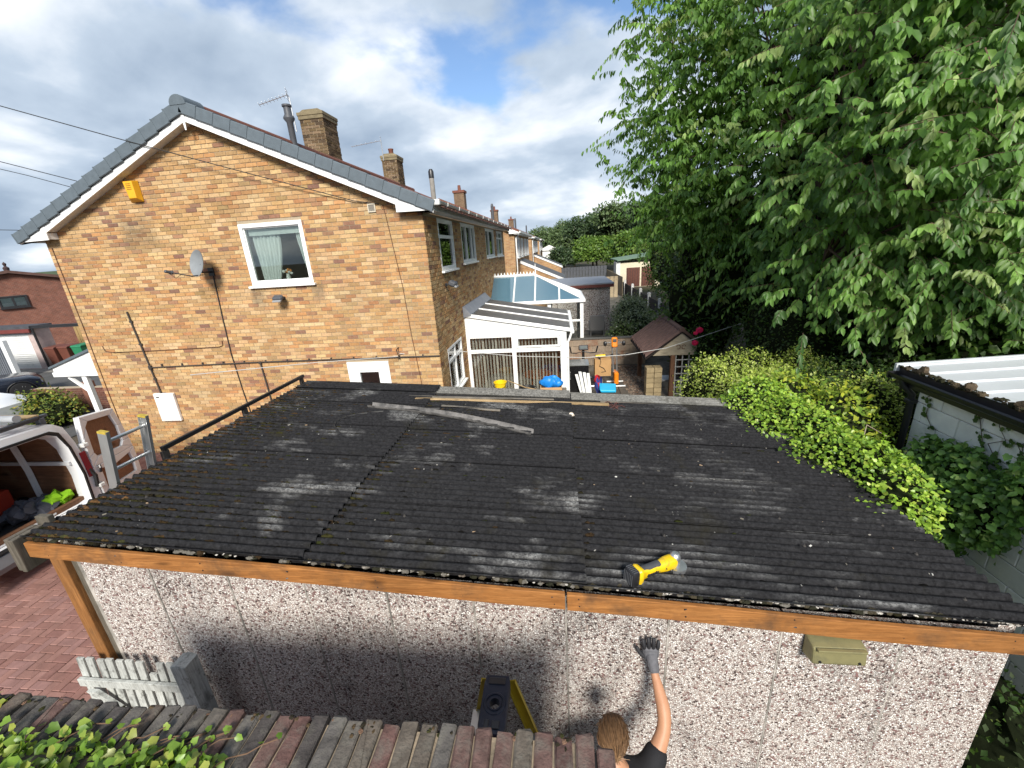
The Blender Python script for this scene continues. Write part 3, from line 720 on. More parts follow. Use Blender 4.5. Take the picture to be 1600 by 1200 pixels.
cable('crack_cable', [(-3.18, YW-.006, 5.1), (-3.15, YW-.007, 4.9), (-3.02, YW-.006, 3.6), (-2.98, YW-.007, 2.6), (-2.88, YW-.006, 1.2), (-2.86, YW-.006, .3)], .0065, BRN, 'thin brown cable down the right of the gable past the vent')
cable('telephone_wire', [(-40, 7.4, 17.2), (-20, 7.7, 10.6), (-10.2, 7.75, 7.30), (-7.9, 7.74, 6.54), (-5.6, 7.85, 5.80), (-3.7, YW-.03, 5.20), (-3.25, YW-.01, 5.12)], .009, CABL, 'overhead telephone wire crossing the top of the gable')
cable('telephone_wire', [(-40, 8.2, 15.4), (-20, 8.3, 9.2), (-10.9, 8.3, 6.42), (-9.2, 8.3, 5.90)], .008, CABL, 'upper of the overhead wires meeting the left verge')
cable('telephone_wire', [(-40, 8.5, 14.6), (-20, 8.5, 8.85), (-11.0, 8.5, 6.28), (-9.5, 8.5, 5.80)], .007, CABL, 'middle overhead wire meeting the left verge')
cable('telephone_wire', [(-40, 7.9, 6.6), (-22, 7.8, 5.7), (-12, 7.75, 5.26), (-10.75, 7.76, 5.16), (-10.45, 7.775, 5.10)], .007, CABL, 'lowest overhead wire running to the left eaves box')
def aerial(pts, boom, n, sp, label, base):
    t = thing('tv_aerial', label, 'aerial', base)
    b = MB(); b.tube(pts, .018, 6); b.build('mast', STEEL, t)
    b = MB(); b.tube(boom, .012, 5); bo = b.build('boom', STEEL, t)
    p0, p1 = Vector(boom[0]), Vector(boom[-1]); dr = (p1-p0).normalized(); s = dr.cross(Vector((.2,.1,1))).normalized()
    for i in range(n):
        c = p0.lerp(p1, i/(n-1)); e = MB(); e.tube([c-s*sp, c+s*sp], .006, 4); e.build('element', STEEL, bo)
    e = MB()
    for k in (-.12, -.04, .04, .12):
        u = Vector((0,0,k)); e.tube([p1+u-s*sp*1.2, p1+u+s*sp*1.2], .006, 4)
    e.build('reflector', STEEL, bo)
aerial([(-7.36, 12.86, 7.75), (-7.38, 12.86, 8.6), (-7.42, 12.9, 8.66)], [(-8.15, 12.6, 8.42), (-7.45, 12.9, 8.68)], 9, .16, 'skeletal television aerial strapped to the nearer chimney', (-7.36, 12.86, 7.75))
aerial([(-6.95, 18.26, 7.9), (-6.95, 18.26, 8.65)], [(-8.1, 18.0, 8.45), (-6.95, 18.26, 8.62)], 7, .1, 'thin television aerial on the second chimney', (-6.95, 18.26, 7.9))
# porch canopy on the street side of the house
pc = thing('porch_canopy', 'white porch canopy with slate roof at the left corner of the house', 'porch', (-11.7, 9, 0))
b = MB(); b.prism([(-13.05, 1.86), (-10.56, 1.86), (-10.56, 2.75), (-10.7, 2.75), (-13.05, 2.0)], 1, 8.95, 9.05); b.build('gable', UPVC, pc)
b = MB(); b.prism([(-13.1, 1.98), (-13.1, 2.03), (-10.58, 2.85), (-10.58, 2.78)], 1, 8.9, 12); b.build('roof', SLATE, pc)
b = MB(); b.box(-13.08, -10.6, 8.92, 9.0, 1.76, 1.88); b.box(-13.08, -12.98, 9.0, 11.9, 1.76, 1.88); b.build('beam', UPVC, pc, bevel=.01)
b = MB(); b.box(-12.32, -12.18, 8.96, 9.06, 0, 1.76); b.build('post', UPVC, pc, bevel=.008)
b = MB(); b.prism([(-12.25, 1.35), (-12.25, 1.25), (-12.75, 1.70), (-12.75, 1.78)], 1, 8.98, 9.04); b.build('brace', UPVC, pc)

# ---------------------------------------------------------------- the garage
RS = -.0735
def roofz(x): return 2.225 + RS*x
gar = thing('garage', 'concrete panel garage with corrugated cement roof and orange timber fascia', 'garage', (-.6, 3.7, 0))
def pebble(name, sc=82, stain=.85, dark=False):
    k = NT(name); vo = k.n('ShaderNodeTexVoronoi'); vo.inputs['Scale'].default_value = sc; vo.inputs['Randomness'].default_value = 1
    wv = k.n('ShaderNodeVectorMath', operation='ADD'); nn = k.n('ShaderNodeTexNoise'); nn.inputs['Scale'].default_value = sc*.8; k.l(k.pos, nn.inputs['Vector'])
    scl = k.n('ShaderNodeVectorMath', operation='SCALE'); k.l(nn.outputs['Color'], scl.inputs[0]); scl.inputs['Scale'].default_value = .018
    k.l(k.pos, wv.inputs[0]); k.l(scl.outputs[0], wv.inputs[1]); k.l(wv.outputs[0], vo.inputs['Vector'])
    ve = k.n('ShaderNodeTexVoronoi', feature='DISTANCE_TO_EDGE'); ve.inputs['Scale'].default_value = sc; k.l(wv.outputs[0], ve.inputs['Vector'])
    sp = k.n('ShaderNodeSeparateColor'); k.l(vo.outputs['Color'], sp.inputs[0])
    chip = k.ramp(sp.outputs[0], [(0, (.06,.04,.04)), (.09, (.22,.11,.105)), (.17, (.38,.30,.28)), (.26, (.66,.60,.55)), (.46, (.79,.74,.69)), (.70, (.88,.85,.81)), (.92, (.56,.46,.41))], 'CONSTANT')
    chip = k.mix(1.0, chip, k.ramp(sp.outputs[1], [(0, .75), (1, 1.1)]), 'MULTIPLY')
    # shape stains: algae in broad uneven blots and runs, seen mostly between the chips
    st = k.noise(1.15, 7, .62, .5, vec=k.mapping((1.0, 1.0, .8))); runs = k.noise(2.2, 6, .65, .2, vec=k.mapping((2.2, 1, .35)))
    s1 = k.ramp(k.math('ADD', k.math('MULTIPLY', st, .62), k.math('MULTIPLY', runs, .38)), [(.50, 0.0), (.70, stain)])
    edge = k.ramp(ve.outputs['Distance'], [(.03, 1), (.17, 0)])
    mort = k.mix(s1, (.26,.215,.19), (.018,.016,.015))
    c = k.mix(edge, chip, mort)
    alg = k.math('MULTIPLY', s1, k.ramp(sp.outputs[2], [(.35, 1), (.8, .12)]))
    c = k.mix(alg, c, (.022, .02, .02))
    k.bump(k.ramp(ve.outputs['Distance'], [(0, 0), (.25, 1)]), .7, .006)
    return k.fin(c, .8, 0, .2)
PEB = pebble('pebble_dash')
JOINT = pm('panel_joint', (.42, .39, .35), .95, .25, 9, .3, 90, dirt=((.05,.05,.04), 3, .4, .6, .7))
FX0, FX1, FY = -3.62, 2.52, 2.03
js = [-3.42, -2.89, -2.30, -1.75, -1.18, -.60, -.01, .62, 1.28, 1.95, 2.52]
bk = MB(); bk.prism([(-3.45, 0), (2.5, 0), (2.5, roofz(2.5)-.13), (-3.45, roofz(-3.45)-.13)], 1, FY+.008, FY+.05); bk.build('wall_backing', JOINT, gar)
for a, b_ in zip(js[:-1], js[1:]):
    p = MB(); x0, x1 = a+.004, b_-.004; d = random.uniform(-.004, .004)
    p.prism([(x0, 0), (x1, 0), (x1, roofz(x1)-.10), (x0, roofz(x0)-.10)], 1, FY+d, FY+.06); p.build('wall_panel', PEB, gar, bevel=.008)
    s = MB(); s.prism([(b_-.005, 0), (b_+.005, 0), (b_+.005, roofz(b_)-.105), (b_-.005, roofz(b_)-.105)], 1, FY+.001, FY+.0079)
    if b_ < 2.5: s.build('joint_strip', JOINT, gar)
for nm, x0, x1 in (('side_wall', 2.47, 2.56), ('side_wall', -3.56, -3.47)):
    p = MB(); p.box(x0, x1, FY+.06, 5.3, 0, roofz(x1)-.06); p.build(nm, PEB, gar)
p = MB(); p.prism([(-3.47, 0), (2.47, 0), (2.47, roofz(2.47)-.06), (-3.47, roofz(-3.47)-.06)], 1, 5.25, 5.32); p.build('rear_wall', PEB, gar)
FASC = wood('fascia_timber', hx('b07a45'), hx('8f5c2e'), 0, 1.0, .7, dirt=((.07,.042,.025), 3.2, .50, .70, .75), bump=.5)
POSTM = wood('post_timber', hx('a87645'), hx('85582f'), 2, 1.0, .7, dirt=((.10,.06,.03), 3, .5, .7, .6))
GREYW = wood('weathered_timber', (.17, .15, .12), (.10, .085, .065), 2, 1.2, .85, dirt=((.05,.05,.035), 5, .45, .65, .6))
def ft(x): return 2.195 - .0785*x
def fascia(x0, x1, dz=0):
    b = MB(); n = 10
    for i in range(n):
        pass
    vs = []; fs = []
    for i in range(n+1):
        x = x0+(x1-x0)*i/n; zt = ft(x)+dz+.003*math.sin(x*3.1); zb = zt-(.115+.012*(x+3.7)/6.2)
        y0 = FY-.055+.003*math.sin(x*2.3); vs += [(x, y0, zb), (x, y0, zt), (x, y0+.028, zt), (x, y0+.028, zb)]
    for i in range(n):
        o = i*4
        for q in range(4): fs.append((o+q, o+(q+1) % 4, o+4+(q+1) % 4, o+4+q))
    fs += [(0,3,2,1), (n*4, n*4+1, n*4+2, n*4+3)]
    b.add(vs, fs); return b.build('fascia_board', FASC, gar, bevel=.004)
for x in (-3.55, -3.0, -2.4, -1.8, -1.2, -.65, -.08, .07, .7, 1.3, 1.9, 2.45):
    for dz in (.03, .085):
        b = MB(); b.cyl((x+random.gauss(0,.01), FY-.0565, ft(x)-dz), (x, FY-.050, ft(x)-dz), .0045, n=6); b.build('nail', BLACKPL, gar)
f1 = fascia(-3.70, -.012); f2 = fascia(.0, 2.66, -.004)
p = MB(); p.box(-3.60, -3.50, FY-.03, FY+.05, 0, ft(-3.55)-.116); p.build('corner_post', POSTM, gar, bevel=.006)
p = MB(); p.box(-3.499, -3.43, FY+.01, FY+.06, 0, ft(-3.46)-.10); p.build('post_side', GREYW, gar, bevel=.004)
for x, dy in ((-3.74, 0), (-3.79, .012)):
    p = MB(); p.box(x-.02, x+.02, FY-.09+dy, FY+.09, 2.27, 2.53, M=None); p.build('fascia_stub', GREYW, gar, bevel=.005)
p = MB(); p.box(-3.80, -3.69, FY+.11, FY+.15, 2.40, 2.58); p.build('fascia_stub', GREYW, gar, bevel=.005)
# corrugated sheets
def corr(name, wear, base):
    k = NT(name)
    sp = k.noise(120, 4, .7); grain = k.noise(40, 8, .78, .3)
    c = k.mix(k.ramp(grain, [(.35, 0), (.7, 1)]), tuple(x*.55 for x in base), tuple(x*2.4 for x in base))
    long = k.noise(1.5, 7, .62, .3, vec=k.mapping((.75, 1.5, 1))); fine = k.noise(30, 6, .75, .2, vec=k.mapping((.6, 1.3, 1)))
    # lichen-bleached crowns in broad drawn-out patches
    sp2 = k.noise(75, 5, .75); pch = k.math('MULTIPLY', k.ramp(long, [(.525, 0), (.72, wear)]), k.math('MULTIPLY', k.ramp(fine, [(.36, .05), (.62, 1)]), k.ramp(sp2, [(.38, .25), (.56, 1)])))
    spz = k.n('ShaderNodeSeparateXYZ'); k.l(k.pos, spz.inputs[0])
    crown = k.math('ADD', k.math('MULTIPLY', spz.outputs[0], -RS), spz.outputs[2])
    cr = k.n('ShaderNodeMapRange'); cr.inputs[1].default_value = 2.225+.014; cr.inputs[2].default_value = 2.225+.040; k.l(crown, cr.inputs[0])
    pch = k.math('MULTIPLY', pch, k.math('MAXIMUM', cr.outputs[0], .06))
    c = k.mix(pch, c, (.36, .36, .35))
    c = k.mix(k.ramp(sp, [(.65, 0), (.74, .45)]), c, (.2, .2, .19))
    moss = k.ramp(k.noise(2.1, 8, .7, .4), [(.57, 0), (.72, .6)])
    c = k.mix(moss, c, (.022, .02, .012))
    k.bump(k.math('ADD', grain, k.math('MULTIPLY', sp, .6)), .45, .004)
    return k.fin(c, .95, 0, .06)
SHEET = corr('cement_sheet', 1.0, (.0135, .0135, .0145)); SHEET_PALE = corr('cement_sheet_pale', 1.0, (.10, .098, .09))
PIT, AMP = .0747, .026
def corrz(y): return AMP*(2.1*abs(math.cos(math.pi*(y-1.985)/PIT))**.85-1.1)      # round crowns, tight valleys
cols_x = [(-3.72, -1.70), (-1.80, .12), (.03, 2.60)]; NROW = 5; ROWW = .672
sheet_objs = []
for r_ in range(NROW+1):
    y0 = 1.985 + r_*ROWW; y1 = min(y0+ROWW+.045, 5.40)
    if r_ == NROW: y0, y1 = 5.12, 5.47
    if y1-y0 < .04: continue
    for ci, (x0, x1) in enumerate(cols_x):
        xa = x0 + (random.uniform(-.012, .012)); xb = x1 + random.uniform(-.012, .012); ns = max(8, int((y1-y0)/PIT*10)); yo = random.uniform(-.004, .004); tw = random.uniform(-.004, .004)
        s = MB(); nx = 8
        def top(u, v, o=0):
            x = xa+(xb-xa)*u; y = y0+(y1-y0)*v
            z = roofz(x) + corrz(y) + .022*u*(1 if ci < 2 else .2) + .013*(1-v) + (.012 if r_ == NROW else 0) + tw*(u-.5)*2*(v-.5) - o + .0012*math.sin(x*7+r_)+.001*math.sin(y*13+ci)
            return (x, y+yo, z)
        w = nx+1
        s.grid(lambda u, v: top(u, v), nx, ns); s.grid(lambda u, v: top(1-u, v, .0065), nx, ns)
        for v in range(ns):     # sheet ends
            for u in (0, 1):
                A, B_, C_, D_ = top(u, v/ns), top(u, (v+1)/ns), top(u, (v+1)/ns, .0065), top(u, v/ns, .0065); s.add([A, B_, C_, D_], [(0,1,2,3)])
        for u in range(nx):
            for v in (0, 1):
                A, B_, C_, D_ = top(u/nx, v), top((u+1)/nx, v), top((u+1)/nx, v, .0065), top(u/nx, v, .0065); s.add([A, B_, C_, D_], [(0,1,2,3)])
        sheet_objs.append(s.build('roof_sheet', SHEET_PALE if r_ == NROW and ci > 0 else SHEET, gar, smooth=True, sharp=55))
fx = MB()
for x in (-3.3, -2.2, -1.2, -.3, .7, 1.6, 2.3):
    for r_ in range(NROW):
        for q in (2, 7):
            yy = 1.985+r_*ROWW+q*PIT; fx.lathe([(.011,0),(.010,.004),(.004,.008),(.004,.014),(0,.016)], (x+random.uniform(-.03,.03), yy, roofz(x)+AMP+.008), n=8)
tag(fx.build('roof_bolts', pm('rusty_bolt', (.05,.045,.04), .8, .4, 40), gar, smooth=True), kind='stuff')
# moss cushions and rubbish lying in the corrugations
ms = MB(); MOSS = pm('moss', None, .97, .35, 40, .9, 120, spec=.05, bd=.012)
mcols = [(.022,.020,.010), (.032,.023,.012), (.014,.013,.009), (.040,.026,.014), (.028,.032,.010), (.011,.010,.009), (.012,.011,.009)]
def moss_at(x, y, s, i, col=None):
    ms.blob((x, y, roofz(x)+.006+s*.12), (s*random.uniform(.9, 1.7), s*random.uniform(.6, .85), s*random.uniform(.45, .75)), 8, 5, .22, col or random.choice(mcols), i)
i = 0
for _ in range(5200):
    x = -3.7 + 6.2*random.random()**2.0; y = random.uniform(2.02, 5.4)
    dens = 1.0 if x < -1.75 else .45 if x < .0 else .10
    if y > 4.0 and x < .2: dens += .5
    if random.random() > dens: continue
    row = round((y-1.985)/PIT-.5)+.5; y = 1.985+row*PIT+random.gauss(0, .012)
    moss_at(x, min(max(y, 2.0), 5.42), random.choice((.010, .013, .016, .020, .026)), i); i += 1
for _ in range(760):       # edges and laps
    t = random.random()
    if t < .50: x, y = -3.70+abs(random.gauss(0, .07)), random.uniform(2.0, 5.4); c = random.choice(((.10,.045,.018), (.08,.05,.02), (.06,.035,.018), (.12,.065,.028)))
    elif t < .7: x, y = -1.70+abs(random.gauss(0, .03)), random.uniform(2.05, 5.3); c = None
    elif t < .78: x, y = .13+abs(random.gauss(0, .02)), random.uniform(2.05, 5.3); c = None
    else: x, y = random.uniform(-3.7, 2.4), 2.0+abs(random.gauss(0, .018)); c = random.choice(((.07,.06,.04), (.16,.15,.13), (.03,.03,.02)))
    moss_at(x, y, random.uniform(.014, .036 if t < .5 else .022), i, c); i += 1
for x in np.linspace(-3.7, -3.0, 60): moss_at(x+random.gauss(0,.05), 2.03+abs(random.gauss(0, .05)), random.uniform(.014, .032), i, random.choice(((.075,.07,.018), (.05,.05,.02), (.09,.06,.025)))); i += 1
for _ in range(1500):       # thick cushions over the left and the far side
    if random.random() < .6: x, y = -3.68+2.1*random.random()**1.5, random.uniform(2.1, 5.3)
    else: x, y = random.uniform(-3.6, -.2), 5.35-1.5*random.random()**1.4
    row = round((y-1.985)/PIT-.5)+.5; y = 1.985+row*PIT+random.gauss(0, .010)
    moss_at(x, min(y, 5.4), random.uniform(.018, .034), i, random.choice(((.042,.028,.013), (.030,.027,.011), (.055,.034,.016), (.022,.018,.010), (.036,.034,.012)))); i += 1
tag(ms.build('moss', MOSS, gar, smooth=True), kind='stuff')
db = MB()
for k_ in range(520):
    x, y = -3.6+6.1*random.random(), random.uniform(2.02, 5.4)
    if x > .2 and random.random() < .5: continue
    s = random.choice((.003, .004, .005, .007, .010)) ; c = random.choice(((.40,.38,.34), (.30,.28,.24), (.2,.18,.14), (.30,.21,.13), (.5,.49,.45)))
    db.cbox((x, y, roofz(x)+corrz(y)+.012), (s*random.uniform(1, 3), s, s*.6), c, R=Matrix.Rotation(random.uniform(0, 3.1), 3, 'Z') @ Matrix.Rotation(random.uniform(-.4,.4), 3, 'X'))
for k_ in range(150):
    x = random.choice((random.uniform(-3.5, 2.55), random.uniform(.3, 2.55))); s = random.uniform(.003, .009)
    db.blob((x, 2.0+abs(random.gauss(0,.01)), roofz(x)+.012), (s*1.6, s, s*.6), 6, 4, .2, random.choice(((.4,.38,.34), (.3,.28,.25), (.5,.48,.44), (.12,.1,.08))), k_)
tag(db.build('roof_debris', pm('debris', None, .9, .2), gar), kind='stuff')
lich = MB()
for k_ in range(20):
    x, y = random.uniform(-3.4, 2.3), random.uniform(2.05, 4.6); n_ = random.randint(8, 14); R_ = random.uniform(.012, .024); a0 = random.uniform(0, 6.28); ar = random.uniform(2.5, 6.28)
    for q in range(n_):
        t = a0+ar*q/n_; yy = y+R_*math.sin(t); xx = x+R_*math.cos(t)
        lich.blob((xx, yy, roofz(xx)+corrz(yy)+.010), (.004, .004, .0018), 5, 3, .2, (.17,.17,.155), q)
tag(lich.build('lichen_rings', pm('lichen', None, .95, .2), gar), kind='stuff')
# black edge rail along the far half of the left verge
rl = thing('edge_rail', 'black metal rail along the far left edge of the garage roof', 'rail', (-3.74, 4.2, 2.5))
b = MB(); b.box(-3.765, -3.730, 3.12, 5.42, 2.590, 2.635); o = b.build('rail', BLACKPL, rl, bevel=.006)
for y in (3.14, 4.2, 5.36):
    b = MB(); b.box(-3.765, -3.735, y-.035, y+.035, 2.47, 2.586); b.build('bracket', PIPE, rl, bevel=.004)
# olive lamp box under the fascia
lb = thing('bulkhead_lamp', 'olive metal lamp box under the fascia of the pebbled garage wall', 'lamp', (1.54, FY, 1.78))
OLV = pm('olive_metal', (.235, .215, .105), .45, .2, 6, .05, dirt=((.1,.1,.07), 8, .5, .7, .5), metal=.3)
b = MB(); b.prism([(FY-.005, 1.925), (FY-.10, 1.905), (FY-.115, 1.80), (FY-.02, 1.775), (FY-.005, 1.775)], 0, 1.40, 1.69); o = b.build('housing', OLV, lb, bevel=.012)
b = MB(); b.box(1.415, 1.675, FY-.122, FY-.10, 1.898, 1.912); b.build('rim', OLV, o, bevel=.003)
for x in (1.44, 1.65):
    b = MB(); b.cyl((x, FY-.117, 1.82), (x, FY-.108, 1.82), .008, n=8); b.build('screw', BLACKPL, o)
# ---------------------------------------------------------------- lying on the garage roof
def lying(x0, y0, x1, y1, w, h, mat, name, label, cat, dz=.022, bend=0):
    b = MB(); n = 8; p0, p1 = Vector((x0, y0, 0)), Vector((x1, y1, 0)); d = (p1-p0).normalized(); s = Vector((-d.y, d.x, 0)); vs = []; fs = []
    for i in range(n+1):
        p = p0.lerp(p1, i/n)+s*bend*math.sin(math.pi*i/n); z = roofz(p.x)+dz
        for a, c in ((-.5, 0), (.5, 0), (.5, 1), (-.5, 1)): q = p+s*w*a; vs.append((q.x, q.y, z+h*c))
    for i in range(n):
        for k_ in range(4): fs.append((i*4+k_, i*4+(k_+1) % 4, i*4+4+(k_+1) % 4, i*4+4+k_))
    fs += [(3,2,1,0), (n*4, n*4+1, n*4+2, n*4+3)]; b.add(vs, fs)
    return single(b, name, mat, label, cat, ((x0+x1)/2, (y0+y1)/2, roofz((x0+x1)/2)+dz), bevel=.003)
PINE = wood('pale_batten', hx('bba27c'), hx('9d835c'), 0, 1.5, .75)
OLDW = wood('grey_batten', hx('8d877c'), hx('6b645a'), 0, 1.5, .8, dirt=((.06,.055,.05), 4, .45, .65, .6))
lying(-1.90, 4.90, .60, 5.02, .045, .03, PINE, 'timber_batten', 'long pale timber batten lying along the far side of the garage roof', 'batten')
lying(-2.02, 4.98, -.1, 5.10, .04, .025, OLDW, 'timber_batten', 'thin grey batten just behind the long pale batten', 'batten')
lying(-1.5, 4.72, -.75, 4.66, .035, .02, OLDW, 'timber_batten', 'short grey offcut between the battens and the old gutter length', 'batten')
lying(.5, 5.12, 1.2, 5.16, .03, .02, OLDW, 'timber_batten', 'short dark batten beyond the right end of the pale batten', 'batten')
# old gutter length: an open channel
gl = MB(); n = 14
def chan(u, v):
    x = -2.36+2.04*u; y = 4.56-.54*u+.10*math.sin(math.pi*u); t = math.pi*(1+v); dd = Vector((.26, .97, 0))
    return (x+dd.x*.05*math.cos(t), y+dd.y*.05*math.cos(t), roofz(x)+.075+.05*math.sin(t)+.0)
gl.grid(chan, n, 8); gl.grid(lambda u, v: (lambda p: (p[0], p[1], p[2]+.004))(chan(1-u, v)), n, 8)
single(gl, 'gutter_length', pm('old_gutter', (.20,.19,.18), .6, .3, 6, .1, dirt=((.03,.03,.03), 6, .4, .6, .8)), 'old grey gutter length lying slantwise on the garage roof', 'gutter', (-1.3, 4.3, roofz(-1.3)), smooth=True, sharp=179)
pts = []
for i in range(19):
    t = i/18; x = -1.5-1.05*math.sin(t*2.2); y = 4.62-.85*t+.1*math.sin(t*3); pts.append((x, y, roofz(x)+.035))
cable('rubber_strip', pts, .013, CABL, 'black rubber strip curled on the mossy garage roof', 'strip')
tw = MB()
for i in range(14):
    a = random.uniform(0, 6.28); x, y = .66+random.gauss(0, .06), 4.98+random.gauss(0, .03); l = random.uniform(.04, .12)
    tw.tube([(x, y, roofz(x)+.025), (x+l*.5*math.cos(a), y+l*.3*math.sin(a), roofz(x)+.05), (x+l*math.cos(a), y+l*.6*math.sin(a), roofz(x)+.025)], .005, 4)
single(tw, 'dead_twig', pm('dead_twig', (.09,.035,.03), .9, .3), 'tangle of reddish dead twig at the end of the pale batten', 'twig', (.66, 4.98, roofz(.66)))
st = MB(); st.blob((.115, 4.62, roofz(.1)+.035), (.03, .025, .03), 10, 7, .12, None, 3)
single(st, 'pebble', pm('pale_stone', (.62,.55,.45), .85, .15, 20), 'pale rounded pebble sitting on the far sheet joint', 'stone', (.115, 4.62, roofz(.1)), smooth=True)
# cordless grinder
GY = pm('tool_yellow', (.70, .46, .008), .38, .15, 30, .05, 90, spec=.5, dirt=((.08,.07,.05), 25, .55, .72, .6))
RUB = pm('tool_rubber', (.055, .058, .065), .7, .2, 30, .1)
gx, gy = .415, 2.075; ga = math.atan2(2.245-2.075, .70-.415)
gr = thing('angle_grinder', 'yellow and black cordless angle grinder on the edge of the garage roof', 'power tool', (gx, gy, roofz(.5)+.02), rot=(0, math.atan(-RS), ga))
def sec(stations, n=14):
    """loft of rounded-rectangle sections along x: (x, cy, cz, hw, hh, roundness)"""
    b = MB(); vs = []; fs = []
    for (x, cy, cz, hw, hh, p) in stations:
        for k_ in range(n):
            t = 2*math.pi*k_/n; c, s = math.cos(t), math.sin(t)
            vs.append((x, cy+hw*math.copysign(abs(c)**p, c), cz+hh*math.copysign(abs(s)**p, s)))
    for i in range(len(stations)-1):
        for k_ in range(n): fs.append((i*n+k_, i*n+(k_+1) % n, (i+1)*n+(k_+1) % n, (i+1)*n+k_))
    fs += [tuple(range(n-1, -1, -1)), tuple(range((len(stations)-1)*n, len(stations)*n))]
    return b.add(vs, fs)
sec([(-.055,0,.05,.036,.048,.4),(-.05,0,.05,.042,.054,.4),(-.005,0,.05,.042,.054,.4),(.0,0,.05,.038,.05,.4)]).build('battery', BLACKPL, gr, smooth=True, local=True)
bt = [c for c in gr.children][0]
for i in range(6):
    b = MB(); b.box(-.048, -.006, -.036+i*.0135, -.030+i*.0135, .100, .108); b.build('rib', RUB, bt, local=True, bevel=.002)
    b = MB(); b.box(-.060, -.054, -.036+i*.0135, -.030+i*.0135, .015, .09); b.build('rib', RUB, bt, local=True, bevel=.002)
sec([(.0,0,.05,.040,.052,.45),(.012,0,.05,.046,.058,.45),(.03,0,.05,.044,.054,.5),(.045,0,.047,.030,.038,.6),(.10,0,.044,.026,.031,.8),(.17,0,.046,.027,.032,.8),(.20,0,.048,.034,.038,.8),(.235,0,.05,.040,.043,.75),(.285,0,.05,.041,.043,.7),(.31,0,.05,.036,.038,.7)]).build('body', GY, gr, smooth=True, local=True)
sec([(.05,.004,.056,.027,.032,.7),(.075,.006,.056,.026,.030,.8),(.15,.006,.056,.026,.030,.8),(.185,.004,.058,.028,.030,.8)]).build('grip', RUB, gr, smooth=True, local=True)
b = MB(); b.box(.07, .16, -.033, -.026, .032, .048); b.build('trigger', BLACKPL, gr, local=True, bevel=.004)
for x in (.08, .14, .215):
    b = MB(); b.cyl((x, -.03, .05), (x, -.042, .05), .004, n=8); b.build('screw', BLACKPL, gr, local=True)
b = MB(); b.lathe([(.0,-.005),(.034,-.004),(.036,.0),(.036,.055),(.03,.075),(.02,.085),(0,.086)], (.318, 0, .02), n=18); b.build('gear_head', STEEL, gr, smooth=True, local=True)
b = MB(); b.lathe([(.058,0),(.058,.003),(.012,.006),(.012,0)], (.325, -.01, .012), (0,-.25,1), 26); b.build('cutting_disc', pm('abrasive_disc', (.27,.265,.26), .75, .25, 60, .3), gr, local=True)
def guard(u, v):
    t = rad(-150+200*u); r_ = .066; return (.325+r_*math.cos(t)*(1 if v else .35), -.01+r_*math.sin(t)*(1 if v else .35), .024 - (.0 if v < .99 else .0))
b = MB(); b.grid(guard, 20, 1); b.grid(lambda u, v: (lambda p: (p[0], p[1], p[2]-.004))(guard(1-u, v)), 20, 1)
b.grid(lambda u, v: (.325+.066*math.cos(rad(-150+200*u)), -.01+.066*math.sin(rad(-150+200*u)), .024-.025*v), 20, 1); b.build('guard', STEEL, gr, local=True)

# ---------------------------------------------------------------- brick wall with coping in front
wl = thing('brick_wall', 'old brick wall capped with blue bricks on edge in the foreground', 'wall', (-1.3, .92, 0))
b = MB(); b.box(-2.72, .08, .875, 1.04, 0, 2.345); b.build('core', MORTAR, wl)
BLUE = pm('coping_brick', None, .88, .5, 17, .9, 75, spec=.2, dirt=((.15,.14,.115), 11, .48, .68, .65))
x = -2.74; cc = [(.085,.078,.072), (.105,.092,.078), (.07,.062,.058), (.12,.10,.08), (.10,.075,.06), (.11,.10,.09), (.062,.054,.05)]; rc = [(.125,.07,.06), (.135,.082,.07), (.105,.062,.054)]
i = 0
while x < .10:
    w_ = .064; red = (x > -.47 and random.random() < .6) or (x < -.47 and random.random() < .10)
    c = random.choice(rc if red else cc); b = MB(); R = Matrix.Rotation(random.gauss(0, .018), 3, 'Z') @ Matrix.Rotation(random.gauss(0, .014), 3, 'X')
    ln = .215+random.uniform(-.006, .006)
    if x > .03: ln = .17
    b.cbox((x+w_/2, .957+random.gauss(0, .006)-(.215-ln)/2, 2.405+random.gauss(0, .003)), (w_, ln, .105), c, R=R, ch=.007)
    b.v = [(p[0]+random.gauss(0, .0016), p[1]+random.gauss(0, .0025), p[2]+random.gauss(0, .0018)) for p in b.v]
    b.build('coping_brick', BLUE, wl); x += .0745; i += 1
mo = MB(); mo.box(-2.72, .06, .87, 1.043, 2.345, 2.438); mo.build('coping_mortar', pm('lime_mortar', (.30,.24,.17), .95, .3, 16, .5, 90, dirt=((.06,.055,.04), 6, .45, .65, .7)), wl)
wb = MB()
for j in range(31):
    za = j*.0753
    for side, yy in ((0, 1.035), (1, .825)):
        x = -2.72-(.11 if j % 2 else 0)
        while x < .08:
            s, t = max(x, -2.72), min(x+.214, .08); x += .225
            if t-s > .03: wb.box(s, t, yy, yy+.055, za, za+.065, random.choice([(.16,.06,.045), (.13,.055,.045), (.2,.08,.06)]))
tag(wb.build('bricks', BRICK, wl), kind='stuff')
cm = MB()
for k_ in range(70):
    xx = random.choice((random.uniform(-2.7, -1.2), random.uniform(-1.3, .05))); cm.blob((xx, 1.055-abs(random.gauss(0, .03)), 2.4565), (random.uniform(.004, .012), random.uniform(.004, .012), .003), 6, 4, .25, random.choice([(.05,.05,.02), (.10,.07,.04), (.035,.03,.02), (.2,.12,.08)]), k_)
tag(cm.build('coping_moss', MOSS, wl, smooth=True), kind='stuff')
